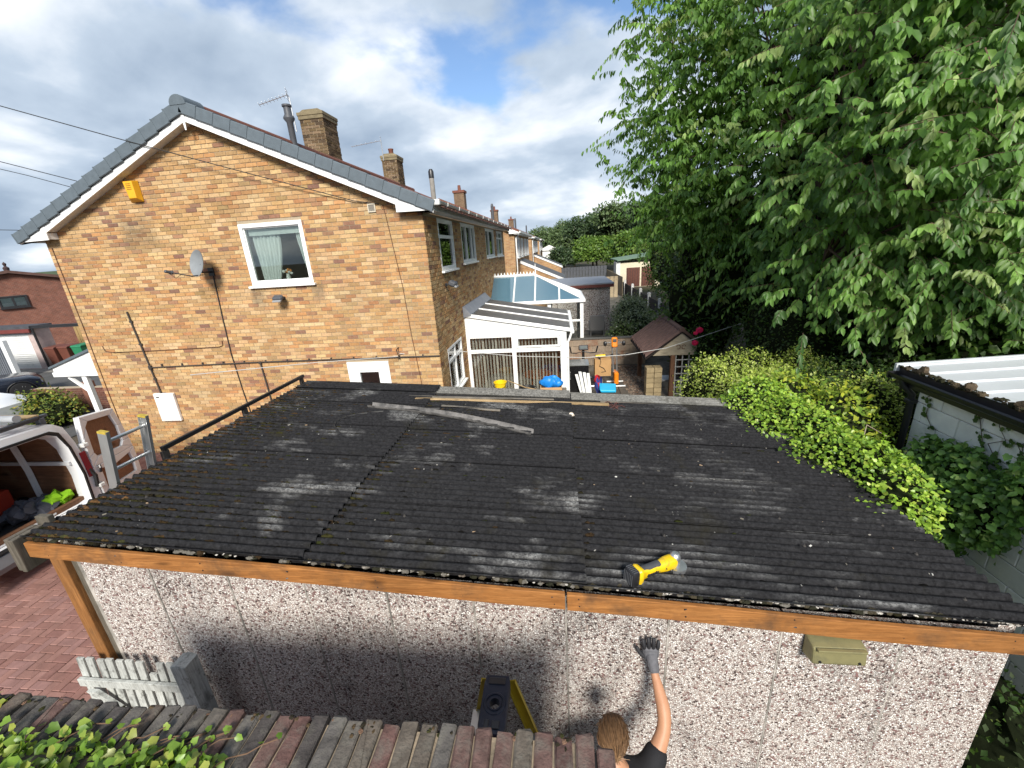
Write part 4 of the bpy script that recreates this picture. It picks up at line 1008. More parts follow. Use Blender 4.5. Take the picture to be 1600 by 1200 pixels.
# ivy over the left end of the coping
IVY = leafmat('ivy_leaf', .35, .36)
ivy = thing('ivy', 'bright green ivy trailing over the left end of the foreground coping', 'ivy', (-1.9, .9, 2.46))
lv = []
for c in ((.16,.27,.035), (.20,.33,.05), (.12,.22,.03), (.26,.36,.06), (.30,.34,.07)):
    for sc in (1, 1.0):
        V = leaf_arrays(np.zeros((1,3)), np.array([[1.,0,0]]), np.array([[0,0,1.]]), [1.], LOBED)[0]
        o = np_mesh('leaf', V, tri_faces(LOBED[1]), IVY, np.repeat(np.array([c]), 12, 0)); lv.append(o.data); bpy.data.objects.remove(o)
vine = MB(); cnt = 0
n_ = 900; xx_ = rng.uniform(-2.6, -1.28, n_); yy_ = .68+.22*rng.random(n_)**1.5; P_ = np.stack([xx_, yy_, 2.47+.055*rng.random(n_)*(1-(yy_-.7)/.3)], 1)
tag(leaves('under_leaves', P_, unit(rng.normal(0, 1, P_.shape)*np.array([1, .8, .45])), unit(rng.normal(0, .55, P_.shape)+np.array([0, -.5, 1])), rng.uniform(.02, .042, n_), IVY, palette([(.16,.27,.035), (.22,.34,.05), (.11,.2,.03), (.28,.36,.06)], [3, 3, 2, 2], n_), ivy, LOBED), kind='stuff')
def ivy_leaf(x, y, z, s):
    d = Vector((random.gauss(.1, .7), random.gauss(.1, .6), random.gauss(-.05, .35))).normalized(); nrm = Vector((random.gauss(0, .45), random.gauss(-.45, .4), 1)).normalized()
    sd = nrm.cross(d).normalized(); nn = d.cross(sd)
    M = Matrix((d, sd, nn)).transposed()
    o = inst('leaf', random.choice(lv), ivy, (x, y, z), rot=M.to_euler(), scale=(s, s*random.uniform(.85, 1.15), s)); return o
for _ in range(262):
    t = random.random(); x = -2.55+1.30*t; ymax = 1.0-.02*abs(x+1.9) if x < -1.45 else .98-(x+1.45)*.4
    y = .74+(ymax-.74-.03)*random.random()**1.6 ; edge = (y-.78)/.22
    ivy_leaf(x+random.gauss(0,.02), y-.02, 2.47+.075*(1-edge)*random.random()+.012, random.uniform(.024, .046))
for _ in range(12):
    x = random.uniform(-2.2, -1.35); pts = []
    for k_ in range(6): pts.append((x+.05*k_+random.gauss(0,.01), .82+.03*k_+random.gauss(0,.012), 2.468+random.uniform(.0, .012)))
    vine.tube(pts, .0028, 4)
    for p_ in pts[3:]:
        if random.random() < .6: ivy_leaf(p_[0], p_[1], p_[2]+.008, random.uniform(.016, .03))
tag(vine.build('stems', pm('ivy_stem', (.12,.07,.04), .85, .2), ivy), kind='stuff')
gz = MB(); gz.blob((-1.95, .80, 2.455), (.52, .07, .035), 20, 8, .06); gz.build('leaf_litter', EARTH, ivy, smooth=True)

# ---------------------------------------------------------------- picket gate leaning on the garage
PICK = wood('flaking_white_paint', (.56, .58, .55), (.40, .41, .38), 2, 1.0, .85, dirt=((.07,.068,.06), 22, .54, .68, .7), bump=.4)
pg = thing('picket_gate', 'flaking white picket gate leaning against the pebbled garage wall', 'gate', (-3.1, 1.9, 0))
ty = lambda z: 1.80+.115*z/1.5          # leans a little
hts = [1.495,1.5,1.49,1.5,1.495,1.5,1.49,1.39,1.49,1.495,1.49]
for i, h_ in enumerate(hts):
    x = -3.66+i*.083; b = MB(); y0 = ty(.3); y1 = ty(h_)
    w_ = .060; sk = random.gauss(0, .003)
    b.add([(x,y0,.2),(x+w_,y0,.2),(x+w_,y0+.018,.2),(x,y0+.018,.2),(x+sk,y1,h_),(x+w_+sk,y1,h_),(x+w_+sk,y1+.018,h_),(x+sk,y1+.018,h_)], [(0,3,2,1),(4,5,6,7),(0,1,5,4),(1,2,6,5),(2,3,7,6),(3,0,4,7)])
    b.build('picket', PICK, pg, bevel=.003)
for z in (1.30, .5):
    b = MB(); y_ = ty(z); b.box(-3.67, -2.74, y_-.028, y_-.002, z-.035, z+.035); b.build('rail', PICK, pg, bevel=.004)
b = MB(); y_ = ty(.9); b.prism([(-3.58, 1.26), (-3.50, 1.26), (-2.80, .54), (-2.88, .54)], 1, y_-.03, y_-.004); b.build('brace', PICK, pg)
b = MB(); b.box(-2.715, -2.605, 1.80, 1.91, 0, 1.62); b.prism([(-2.72, 1.62), (-2.60, 1.62), (-2.66, 1.64)], 1, 1.80, 1.91); single(b, 'gate_post', PICK, 'flaking white square gate post at the right end of the picket gate', 'post', (-2.66, 1.855, 0), bevel=.004)

# ---------------------------------------------------------------- step ladder
sl_ = thing('step_ladder', 'step ladder with a dark plastic top tray and yellow side rails', 'ladder', (-.43, 1.62, 0))
NAVY = pm('navy_plastic', (.017, .021, .034), .45, .3, 12, .1, 90, dirt=((.12,.12,.13), 18, .58, .72, .5))
FIB = pm('fibreglass_yellow', (.42, .30, .02), .5, .2, 12)
ZT = 1.72; b = MB()
# tray with a round hole: ring of quads to the outline
cx, cy = -.43, 1.64; ox, oy = .078, .165
outl = []
for k_ in range(32):
    t = 2*math.pi*k_/32; c, s = math.cos(t), math.sin(t); r_ = min(ox/max(abs(c), 1e-6), oy/max(abs(s), 1e-6)); outl.append((cx+r_*c*(1-.0), cy+r_*s))
def ring(r, z): return [(cx+r*math.cos(2*math.pi*k_/32), cy+r*math.sin(2*math.pi*k_/32), z) for k_ in range(32)]
R_ = [[(x, y, ZT-.05) for x, y in outl], [(x, y, ZT) for x, y in outl], [(cx+(x-cx)*.93, cy+(y-cy)*.965, ZT+.006) for x, y in outl], ring(.064, ZT), ring(.06, ZT+.004), ring(.052, ZT+.004), ring(.05, ZT-.004), ring(.040, ZT-.004), ring(.038, ZT+.002), ring(.030, ZT+.002), ring(.028, ZT-.05)]
vs = [p for q in R_ for p in q]; b.add(vs, [(i*32+k_, i*32+(k_+1) % 32, (i+1)*32+(k_+1) % 32, (i+1)*32+k_) for i in range(len(R_)-1) for k_ in range(32)])
tray = b.build('tray', NAVY, sl_)
for dx, dy, a, c_ in ((-.03, -.12, .012, .03), (.02, -.115, .022, .022), (.0, .125, .05, .02)):
    b = MB(); b.cbox((cx+dx, cy+dy, ZT+.008), (a*2, c_*2, .006), ch=.003); b.build('tool_slot', BLACKPL, tray)
for sx in (-1, 1):
    for sy in (-1, 1):
        b = MB(); top = Vector((cx+sx*.075, cy+sy*.15, ZT-.03)); bot = Vector((cx+sx*(.48 if sx > 0 else .42), cy+sy*.20, .02)); d = bot-top
        s = Vector((0,1,0)); u = d.cross(s).normalized()
        for a0_, a1_, e0, e1 in ((-.012,.012,-.032,-.027), (-.012,.012,.027,.032), (.008,.013,-.032,.032)):
            vs = [p+s*a*sy+u*e for p in (top, bot) for a, e in ((a0_,e0),(a1_,e0),(a1_,e1),(a0_,e1))]
            b.add(vs, [(0,1,2,3),(7,6,5,4),(0,4,5,1),(1,5,6,2),(2,6,7,3),(3,7,4,0)])
        o = b.build('side_rail', FIB, sl_)
        f = MB(); f.cbox(bot+Vector((0,0,.0)), (.06, .05, .05), ch=.01); f.build('foot', BLACKPL, o)
for i in range(5):
    z = 1.42-.28*i; t = (ZT-z)/ZT; x = cx-.075-.345*t; b = MB(); b.box(x-.05, x+.04, cy-.15-.05*t, cy+.15+.05*t, z-.03, z); b.build('tread', ALU, sl_, bevel=.004)
for i in range(3):
    z = 1.2-.42*i; t = (ZT-z)/ZT; x = cx+.075+.4*t; b = MB(); b.box(x-.012, x+.012, cy-.15-.05*t, cy+.15+.05*t, z-.02, z+.02); b.build('cross_bar', ALU, sl_)

# ---------------------------------------------------------------- the worker
SKIN = pm('skin', (.43, .22, .125), .5, .12, 18, .1, 140, spec=.35)
SHIRT = pm('black_shirt', (.012, .012, .014), .85, .3, 10, .25, 60)
TROU = pm('work_trousers', (.03, .032, .04), .9, .3, 10, .25, 60)
GLOVE = pm('glove_grey', (.105, .105, .115), .75, .3, 40, .35, 130)
def skinned(chains, radii):
    """chains: lists of joint names; radii: name -> (pos, r)"""
    me = bpy.data.meshes.new('s'); names = []; edges = set()
    for c in chains:
        for n_ in c:
            if n_ not in names: names.append(n_)
        for a, b_ in zip(c[:-1], c[1:]): edges.add((names.index(a), names.index(b_)))
    me.from_pydata([radii[n_][0] for n_ in names], list(edges), [])
    o = bpy.data.objects.new('s', me); COL.objects.link(o)
    o.modifiers.new('skin', 'SKIN'); sv = me.skin_vertices[0].data
    for i, n_ in enumerate(names):
        r_ = radii[n_][1]; sv[i].radius = (r_, r_) if not isinstance(r_, tuple) else r_; sv[i].use_root = (i == 0)
    sb = o.modifiers.new('sub', 'SUBSURF'); sb.levels = 2
    return bake(o)
def bake(o):
    dg = bpy.context.evaluated_depsgraph_get(); dg.update(); me = bpy.data.meshes.new_from_object(o.evaluated_get(dg)); bpy.data.objects.remove(o); return me
def joined(meshes, voxel=None, smooth_it=4):
    bm = bmesh.new()
    for me in meshes: bm.from_mesh(me)
    me = bpy.data.meshes.new('j'); bm.to_mesh(me); bm.free()
    o = bpy.data.objects.new('j', me); COL.objects.link(o)
    if voxel:
        r_ = o.modifiers.new('r', 'REMESH'); r_.mode = 'VOXEL'; r_.voxel_size = voxel; r_.use_smooth_shade = True
        s_ = o.modifiers.new('s', 'SMOOTH'); s_.iterations = smooth_it; s_.factor = .5
    return bake(o)
def fin_mesh(me, name, mat, parent):
    me.transform(Matrix.Translation(-Vector(BASE[parent]))); me.materials.clear(); me.materials.append(mat); me.shade_smooth()
    o = bpy.data.objects.new(name, me); COL.objects.link(o); o.parent = parent; BASE[o] = BASE[parent]; return o
wk = thing('person', 'worker in black t-shirt seen from above reaching a gloved hand to the wall', 'person', (.26, 1.55, 0))
J = dict(pel=((.26,1.53,.95),.125), bel=((.26,1.535,1.12),.125), chest=((.265,1.55,1.32),.135), neck=((.25,1.575,1.47),.062), nk2=((.245,1.595,1.54),.056),
  rsh=((.42,1.575,1.415),.070), rup=((.47,1.62,1.46),.056), rel=((.545,1.715,1.53),.041), rfa=((.550,1.775,1.562),.046), rwr=((.522,1.91,1.665),.027), rha=((.515,1.945,1.70),.026),
  lsh=((.09,1.565,1.415),.068), lup=((.045,1.56,1.28),.05), lel=((.02,1.56,1.12),.04), lfa=((.03,1.62,1.02),.037), lwr=((.05,1.70,.91),.026), lha=((.055,1.72,.86),.03),
  rhi=((.35,1.53,.90),.095), rth=((.36,1.54,.70),.08), rkn=((.36,1.55,.48),.055), rca=((.36,1.535,.33),.055), ran=((.36,1.52,.09),.038), rto=((.37,1.66,.04),.035),
  lhi=((.17,1.53,.90),.095), lth=((.16,1.53,.70),.08), lkn=((.155,1.53,.48),.055), lca=((.155,1.51,.33),.055), lan=((.155,1.50,.09),.038), lto=((.15,1.64,.04),.035))
DROP = dict(pel=.10, bel=.10, chest=.10, neck=.10, nk2=.10, rsh=.085, rup=.07, rel=.03, lsh=.10, lup=.10, lel=.10, lfa=.10, lwr=.10, lha=.10, rhi=.10, rth=.07, rkn=.04, lhi=.10, lth=.07, lkn=.04)
for k_, d_ in DROP.items(): p_, r_ = J[k_]; J[k_] = ((p_[0], p_[1]+(.05 if k_ in ('rkn', 'lkn') else 0), p_[2]-d_), r_)
ch = [['pel','bel','chest','neck','nk2'], ['chest','rsh','rup','rel','rfa','rwr','rha'], ['chest','lsh','lup','lel','lfa','lwr','lha'], ['pel','rhi','rth','rkn','rca','ran','rto'], ['pel','lhi','lth','lkn','lca','lan','lto']]
HEADC = Vector((.235, 1.615, 1.545))
hb = MB(); hR = Matrix.Rotation(rad(-8), 3, 'X')
def headpt(th, p, k_=1.0):
    v = Vector((.074*math.sin(th)*math.cos(p), .098*math.sin(th)*math.sin(p), .115*math.cos(th)))
    if v.z < -.02: v.x *= .9+.1*(1+v.z/.12); v.y = v.y*(.92 if v.y > 0 else .78)
    return HEADC + hR @ (v*k_)
vs = []; fs = []; nu, nv = 24, 16
for j in range(nv+1):
    for i in range(nu): vs.append(headpt(math.pi*j/nv, 2*math.pi*i/nu))
for j in range(nv):
    for i in range(nu): fs.append((j*nu+i, (j+1)*nu+i, (j+1)*nu+(i+1) % nu, j*nu+(i+1) % nu))
hb.add(vs, fs)
hb.blob(HEADC+hR @ Vector((0,.105,-.012)), (.014,.022,.026), 8, 6, .0); hb.blob(HEADC+hR @ Vector((0,.098,-.06)), (.026,.012,.01), 8, 6, 0)   # nose, mouth
for sx in (-1, 1):
    hb.blob(HEADC+hR @ Vector((sx*.078,-.005,-.02)), (.011,.020,.033), 8, 6, .05); hb.blob(HEADC+hR @ Vector((sx*.03,.09,.008)), (.014,.009,.009), 8, 6, 0)
hme = bpy.data.meshes.new('h'); hme.from_pydata([tuple(v) for v in hb.v], [], hb.f)
body = joined([skinned(ch, J), hme], .011, 3); fin_mesh(body, 'body', SKIN, wk)
# shirt and trousers: the same joints, a little larger
S = {k_: (p, (r+.016 if isinstance(r, (int, float)) else r)) for k_, (p, r) in J.items()}
S['rsl'] = ((.508, 1.668, 1.445), .064); S['lsl'] = ((.04, 1.56, 1.15), .066); S['neck'] = ((.248,1.578,1.375), .072); S['chest'] = ((.265,1.55,1.22), .158); S['rsh'] = ((.42,1.575,1.325), .088); S['nk3'] = ((.248,1.583,1.40), .068)
fin_mesh(joined([skinned([['pel','bel','chest','neck','nk3'], ['chest','rsh','rup','rsl'], ['chest','lsh','lup','lsl']], S)], .012, 2), 't_shirt', SHIRT, wk)
fin_mesh(joined([skinned([['pel','rhi','rth','rkn','rca','ran'], ['pel','lhi','lth','lkn','lca','lan']], S)], .014, 2), 'trousers', TROU, wk)
sh = dict(ra=((.36,1.51,.06),.05), rb=((.365,1.58,.045),.046), rc=((.37,1.69,.04),.04), la=((.155,1.49,.06),.05), lb=((.152,1.56,.045),.046), lc=((.15,1.67,.04),.04))
fin_mesh(skinned([['ra','rb','rc']], sh), 'boot', BLACKPL, wk); fin_mesh(skinned([['la','lb','lc']], sh), 'boot', BLACKPL, wk)
# glove: palm and five fingers pressed on the wall
Yp = 1.985; G = dict(w0=((.524,1.905,1.655),.035), w1=((.518,1.94,1.695),.037), pa=((.512,1.972,1.735),.040), pb=((.509,Yp-.004,1.765),.036))
gm = [skinned([['w0','w1','pa','pb']], G)]
pal_ = MB(); pal_.cbox((.510, Yp-.004, 1.752), (.102, .034, .095), ch=.016)
pme = bpy.data.meshes.new('p'); pme.from_pydata(pal_.v, [], pal_.f); gm.append(pme)
for k_, (bx_, ang, ln) in enumerate(((.470, -.16, .070), (.496, -.05, .080), (.522, .04, .077), (.547, .12, .062))):
    p0 = Vector((bx_, Yp+.0, 1.785)); d = Vector((math.sin(ang), 0, math.cos(ang)))
    gm.append(skinned([['a','b','c','d']], dict(a=(tuple(p0-d*.01), .0140), b=(tuple(p0+d*ln*.4+Vector((0,-.010,0))), .0130), c=(tuple(p0+d*ln*.75+Vector((0,-.004,0))), .0120), d=(tuple(p0+d*ln+Vector((0,.008,0))), .0100))))
gm.append(skinned([['a','b','c','d']], dict(a=((.474, Yp-.012, 1.722), .017), b=((.448, Yp-.010, 1.745), .0150), c=((.432, Yp-.004, 1.768), .0132), d=((.422, Yp+.004, 1.79), .0108))))
gl_ = fin_mesh(joined(gm[:2], .0042, 2), 'glove', GLOVE, wk)
for gf_ in gm[2:]: fin_mesh(gf_, 'glove_finger', pm('glove_coating', (.022,.022,.025), .6, .3, 40, .3, 120), gl_)
b = MB(); 
for q in range(3):
    for x_ in range(5): b.cbox((.488+x_*.0115+random.uniform(-.002,.002), Yp-.038-.009*q, 1.722-.0095*q), (.009*random.uniform(.6, 1.1), .0015, .0055), R=Matrix.Rotation(.75, 3, 'X'))
tag(b.build('glove_print', pm('print_grey', (.42,.42,.43), .7, .3, 60), gl_), kind='stuff')
# hair: cap plus strands swept back to a crown whorl
HAIR = pm('hair', None, .5, .25, 60, .3, 160, spec=.4, stretch=(1,1,.3))
hc = MB()
def cap(u, v):
    p = 2*math.pi*u; th = v*(1.75+.35*max(0, -math.sin(p)) - .45*max(0, math.sin(p)))
    return tuple(headpt(th, p, 1.045+.012*math.sin(p*9)*math.sin(th*3)))
hc.grid(cap, 30, 10, (.14,.08,.04)); cro = HEADC + hR @ Vector((.004, -.088, .005))
for k_ in range(950):
    p = random.uniform(0, 6.28); th = random.uniform(.05, 1.55 + .4*max(0, -math.sin(p)) - .5*max(0, math.sin(p)))
    a = headpt(th, p, 1.05); to = (cro-a); out = (a-HEADC).normalized(); t = (to - out*to.dot(out)); l = random.uniform(.03, .085)
    t = t.normalized() if t.length > 1e-4 else Vector((0,-1,0)); m1 = headpt(th, p, 1.085)+t*l*.5; e_ = a+t*l; e_ = HEADC+(e_-HEADC).normalized()*max((e_-HEADC).length, (a-HEADC).length*.97)
    kk = random.uniform(.55, 1.5); hc.tube([a, m1, e_], [.0024, .0022, .0008], 4, (.175*kk, .10*kk, .05*kk), caps=False)
for k_ in range(26):
    a = rad(k_*14); hc.tube([cro+Vector((.02*math.cos(a), -.002, .02*math.sin(a))), cro+Vector((.024*math.cos(a+.7), -.02, .024*math.sin(a+.7))), cro+Vector((.008*math.cos(a+1.5), -.027, .008*math.sin(a+1.5)))], [.006, .006, .003], 5, (.22, .13, .06))
hc.build('hair', HAIR, wk, smooth=True)
# ---------------------------------------------------------------- lean-to conservatory
CY0, CY1, CX0, CX1 = 10.5, 13.8, XR+.012, .17
cn = thing('lean_to_conservatory', 'white lean-to conservatory with a ribbed grey roof against the house side', 'conservatory', (-1.1, 12, 0))
def croof(x): return 2.64 - .50*(x-CX0)/(CX1+.12-CX0)
b = MB(); b.prism([(CX0, 2.08), (CX1, 2.08), (CX1, croof(CX1)-.05), (CX0, croof(CX0)-.05)], 1, CY0, CY0+.05); g_ = b.build('gable_panel', UPVC, cn)
b = MB(); b.prism([(CX0+.08, 2.15), (CX1-.55, 2.15), (CX0+.08, croof(CX0)-.14)], 1, CY0-.006, CY0); b.build('panel_inset', WHITEPAINT, g_, bevel=.003)
b = MB(); b.prism([(CX0-.0, croof(CX0)-.06), (CX0, croof(CX0)+.03), (CX1+.14, croof(CX1+.14)+.03), (CX1+.14, croof(CX1+.14)-.06)], 1, CY0-.05, CY0-.012); b.build('rake_trim', UPVC, cn, bevel=.006)
fr = MB(); zb, zt = .32, 2.08; mid = -1.20
for x in (CX0, mid-.055, CX1-.16): fr.box(x, x+(.09 if x == CX0 else .11 if x < 0-.5 else .16), CY0-.004, CY0+.07, .0, zt)
fr.box(CX0, CX1, CY0, CY0+.066, zt-.09, zt-.001); fr.box(CX0, CX1, CY0+.002, CY0+.066, 1.58, 1.68); fr.box(CX0, CX1, CY0+.002, CY0+.068, zb-.12, zb)
fr.box(CX1-.16, CX1, CY1-.16, CY1, 0, 2.12); fr.box(CX1-.07, CX1-.002, CY0+.07, CY1-.16, 2.0, 2.12); fr.box(CX1-.07, CX1-.002, CY0+.07, CY1-.16, zb-.12, zb)
for y in (11.6, 12.7): fr.box(CX1-.07, CX1-.004, y-.04, y+.04, zb, 2.0)
bw_ = MB(); bw_.prism([(CX0, 0), (CX1-.17, 0), (CX1-.17, 2.1), (CX0, 2.55)], 1, CY1-.06, CY1-.001); bw_.build('back_wall', pm('terracotta_wall', (.46,.20,.09), .9, .15), cn)
f_ = fr.build('frame', UPVC, cn, bevel=.005)
sw = MB()
for x0, x1 in ((mid+.06, CX1-.17),): wall_holes(sw, 1, CY0-.012, CY0+.03, x0, x1, 1.70, 1.98, [(x0+.06, x1-.06, 1.745, 1.935)])
sw.build('top_sash', UPVC, f_, bevel=.004)
for x0, x1 in ((CX0+.09, mid-.055), (mid+.055, CX1-.16)):
    for z0, z1 in ((zb, 1.58), (1.68, 1.99)):
        p = MB(); p.box(x0, x1, CY0+.03, CY0+.036, z0, z1); p.build('pane', GLASS_CON, f_)
for y0, y1 in ((10.57, 11.56), (11.64, 12.66), (12.74, 13.64)):
    p = MB(); p.box(CX1-.04, CX1-.034, y0, y1, zb, 2.0); p.build('pane', GLASS_CON, f_)
for i in range(3):
    y0 = CY0-.01+i*(CY1-CY0)/3; y1 = y0+(CY1-CY0)/3-.012
    p = MB(); p.prism([(CX0+.01, croof(CX0)-.02), (CX0+.01, croof(CX0)), (CX1+.1, croof(CX1+.1)), (CX1+.1, croof(CX1+.1)-.02)], 1, y0, y1); p.build('roof_sheet', POLY, cn)
for i in range(1, 3):
    y0 = CY0-.01+i*(CY1-CY0)/3-.035
    p = MB(); p.prism([(CX0+.12, croof(CX0+.12)+.002), (CX0+.12, croof(CX0+.12)+.035), (CX1+.1, croof(CX1+.1)+.035), (CX1+.1, croof(CX1+.1)+.002)], 1, y0, y0+.06); p.build('glazing_bar', UPVC, cn, bevel=.006)
p = MB(); p.prism([(CX0-.012, 2.56), (CX0-.012, 2.84), (CX0+.02, 2.84), (CX0+.2, 2.635), (CX0+.2, 2.60)], 1, CY0-.06, CY1+.02); p.build('flashing', LEAD, cn)
p = MB(); p.box(CX1+.10, CX1+.20, CY0-.06, CY1+.02, 2.03, 2.12); p.build('gutter', UPVC, cn, bevel=.02)
p = MB(); p.tube([(CX1+.13, CY0-.03, 2.06), (CX1+.08, CY0-.02, 1.9), (CX1+.03, CY0-.02, 1.8), (CX1+.03, CY0-.02, .1)], .03, 8); p.build('downpipe', UPVC, cn)
bl = MB()
x = CX0+.14
while x < CX1-.2:
    R = Matrix.Rotation(random.uniform(1.0, 1.35), 3, 'Z'); bl.cbox((x, CY0+.16, 1.22), (.085, .003, 1.75), R=R); x += .088
tag(bl.build('blind_slats', pm('blind_fabric', (.70,.64,.57), .85, .1), cn), kind='stuff')
p = MB(); p.box(XR+.004, XR+.010, CY0+.1, CY1-.1, .1, 2.5); p.build('inner_wall', pm('terracotta_wall', (.42,.17,.07), .9, .15), cn)
p = MB(); p.box(CX0+.02, CX1-.17, CY0+.08, CY1-.07, .0, .035); p.build('floor', pm('bounce_floor', (.58,.50,.42), .5, .1), cn)  # bright floor added to bounce sunlight up into the conservatory
# furniture glimpsed inside
tb = thing('table', 'orange wooden table inside the lean-to conservatory', 'table', (-.65, 11.3, 0))
OR = wood('orange_pine', hx('c06a2a'), hx('a4551f'), 0)
b = MB(); b.lathe([(.0,.70),(.42,.70),(.43,.72),(.42,.74),(0,.74)], (-.65, 11.3, 0), n=20); b.build('top', OR, tb)
for a in range(4): b = MB(); b.cyl((-.65+.25*math.cos(a*1.57+.8), 11.3+.25*math.sin(a*1.57+.8), 0), (-.65+.22*math.cos(a*1.57+.8), 11.3+.22*math.sin(a*1.57+.8), .70), .025); b.build('leg', OR, tb)
cr_ = thing('chair', 'orange wooden chair beside the table in the lean-to conservatory', 'chair', (-.25, 11.0, 0))
b = MB(); b.cbox((-.25, 11.05, .45), (.42, .42, .04), ch=.01); b.build('seat', OR, cr_)
b = MB(); b.cbox((-.10, 11.05, .95), (.03, .40, .30), R=Matrix.Rotation(.12, 3, 'Y'), ch=.01); b.build('backrest', OR, cr_)
for sx in (-.17, .17):
    for sy in (-.17, .17): b = MB(); b.cyl((-.25+sx, 11.05+sy, 0), (-.25+sx, 11.05+sy, 1.0 if sx > 0 else .45), .02); b.build('leg', OR, cr_)

# ---------------------------------------------------------------- hipped glass conservatory behind it
h2 = thing('hipped_conservatory', 'white conservatory with a hipped blue glass roof behind the lean-to', 'conservatory', (-.9, 16, 0))
A0, A1, HX0, HX1, HZ, RZ = 14.85, 17.45, XR+.012, .86, 2.33, 3.15; RM = (A0+A1)/2; RX = -.85
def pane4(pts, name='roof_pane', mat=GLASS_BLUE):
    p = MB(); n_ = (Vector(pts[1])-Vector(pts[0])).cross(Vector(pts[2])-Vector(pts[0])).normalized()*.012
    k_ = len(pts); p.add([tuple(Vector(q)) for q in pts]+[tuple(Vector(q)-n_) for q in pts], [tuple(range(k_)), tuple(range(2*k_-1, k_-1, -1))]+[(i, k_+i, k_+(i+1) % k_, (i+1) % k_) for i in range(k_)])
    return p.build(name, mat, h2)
def bar(a, c, r=.032, par=None, nm='roof_bar'):
    p = MB(); p.tube([a, c], r, 6); return p.build(nm, UPVC, par or h2)
xs = [HX0, -1.62, -.85, .02, HX1]
def tp(x): return (x, RM, RZ) if x <= RX else (RX+(HX1-RX)*((x-RX)/(HX1-RX)), RM, RZ)
def hipz(x): return RZ-(RZ-HZ)*(x-RX)/(HX1-RX)
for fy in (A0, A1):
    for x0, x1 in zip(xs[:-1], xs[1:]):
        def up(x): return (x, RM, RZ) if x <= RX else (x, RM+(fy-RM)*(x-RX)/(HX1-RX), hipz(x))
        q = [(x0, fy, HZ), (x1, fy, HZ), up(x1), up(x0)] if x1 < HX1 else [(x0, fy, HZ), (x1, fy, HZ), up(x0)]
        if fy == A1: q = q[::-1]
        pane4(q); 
        if x1 < HX1: bar((x1, fy, HZ), up(x1))
    bar((HX1, fy, HZ), (RX, RM, RZ), .042)
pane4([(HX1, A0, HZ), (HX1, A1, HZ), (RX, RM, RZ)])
for t in (.25, .5, .75): yy = A0+(A1-A0)*t; k_ = 1-abs(t-.5)*2; bar((HX1, yy, HZ), (RX+(HX1-RX)*(1-k_), yy, HZ+(RZ-HZ)*k_))
bar((HX0, RM, RZ+.02), (RX, RM, RZ+.02), .05, nm='ridge')
for i in range(13):
    x = HX0+.05+i*.123; p = MB(); p.prism([(x-.035, RZ+.05), (x+.035, RZ+.05), (x+.02, RZ+.12), (x, RZ+.165), (x-.02, RZ+.12)], 1, RM-.012, RM+.012); p.build('cresting', UPVC, h2)
p = MB(); p.tube([(RX, RM, RZ+.02), (RX, RM, RZ+.42)], [.03, .012], 6); p.build('finial', UPVC, h2)
fr = MB(); fr.box(HX0, HX1+.07, A0-.08, A0+.02, HZ-.1, HZ+.02); fr.box(HX1-.03, HX1+.07, A0+.02, A1+.08, HZ-.1, HZ+.019); fr.box(HX0, HX1, A1, A1+.08, HZ-.1, HZ+.02); gutt = fr.build('eaves_gutter', UPVC, h2, bevel=.02)
fr = MB()
for x in (HX0, -1.4, -.4, HX1-.12): fr.box(x, x+.12, A0, A0+.07, 0, HZ-.1); fr.box(x, x+.12, A1-.07, A1, 0, HZ-.1)
for y in (A0+.07, RM, A1-.2): fr.box(HX1-.07, HX1-.001, y, y+.1, 0, HZ-.1)
for z in (.5, 1.55): fr.box(HX0, HX1-.002, A0+.004, A0+.066, z, z+.07); fr.box(HX1-.066, HX1-.004, A0+.07, A1-.07, z, z+.07)
fr.box(HX0, HX1-.003, A0+.01, A0+.06, 0, .5); f2_ = fr.build('frame', UPVC, h2, bevel=.005)
for x0, x1 in ((HX0+.12, -1.4), (-1.28, -.4), (-.28, HX1-.12)):
    for z0, z1 in ((.57, 1.55), (1.62, HZ-.1)): p = MB(); p.box(x0, x1, A0+.03, A0+.036, z0, z1); p.build('pane', GLASS_CON, f2_)
for y0, y1 in ((A0+.17, RM), (RM+.1, A1-.2)):
    for z0, z1 in ((.57, 1.55), (1.62, HZ-.1)): p = MB(); p.box(HX1-.04, HX1-.034, y0, y1, z0, z1); p.build('pane', GLASS_CON, f2_)
p = MB(); p.box(HX0+.02, HX1-.1, A0+.1, A1-.1, 0, .03); p.build('floor', CONC, h2)
ln_ = thing('pendant_lamp', 'pale ceiling fan lamp seen through the blue glass roof', 'lamp', (-1.2, RM, 2.3))
b = MB(); b.tube([(-1.2, RM, 3.12), (-1.2, RM, 2.62)], .014, 6); b.build('rod', WHITEPAINT, ln_)
b = MB(); b.lathe([(.0,2.5),(.1,2.53),(.12,2.58),(.05,2.63),(0,2.64)], (-1.2, RM, 0), n=14); b.build('motor', WHITEPAINT, ln_, smooth=True)
for a in range(5): b = MB(); b.cbox((-1.2+.32*math.cos(a*1.257), RM+.32*math.sin(a*1.257), 2.6), (.42, .11, .012), R=Matrix.Rotation(a*1.257, 3, 'Z'), ch=.003); b.build('blade', WHITEPAINT, ln_)

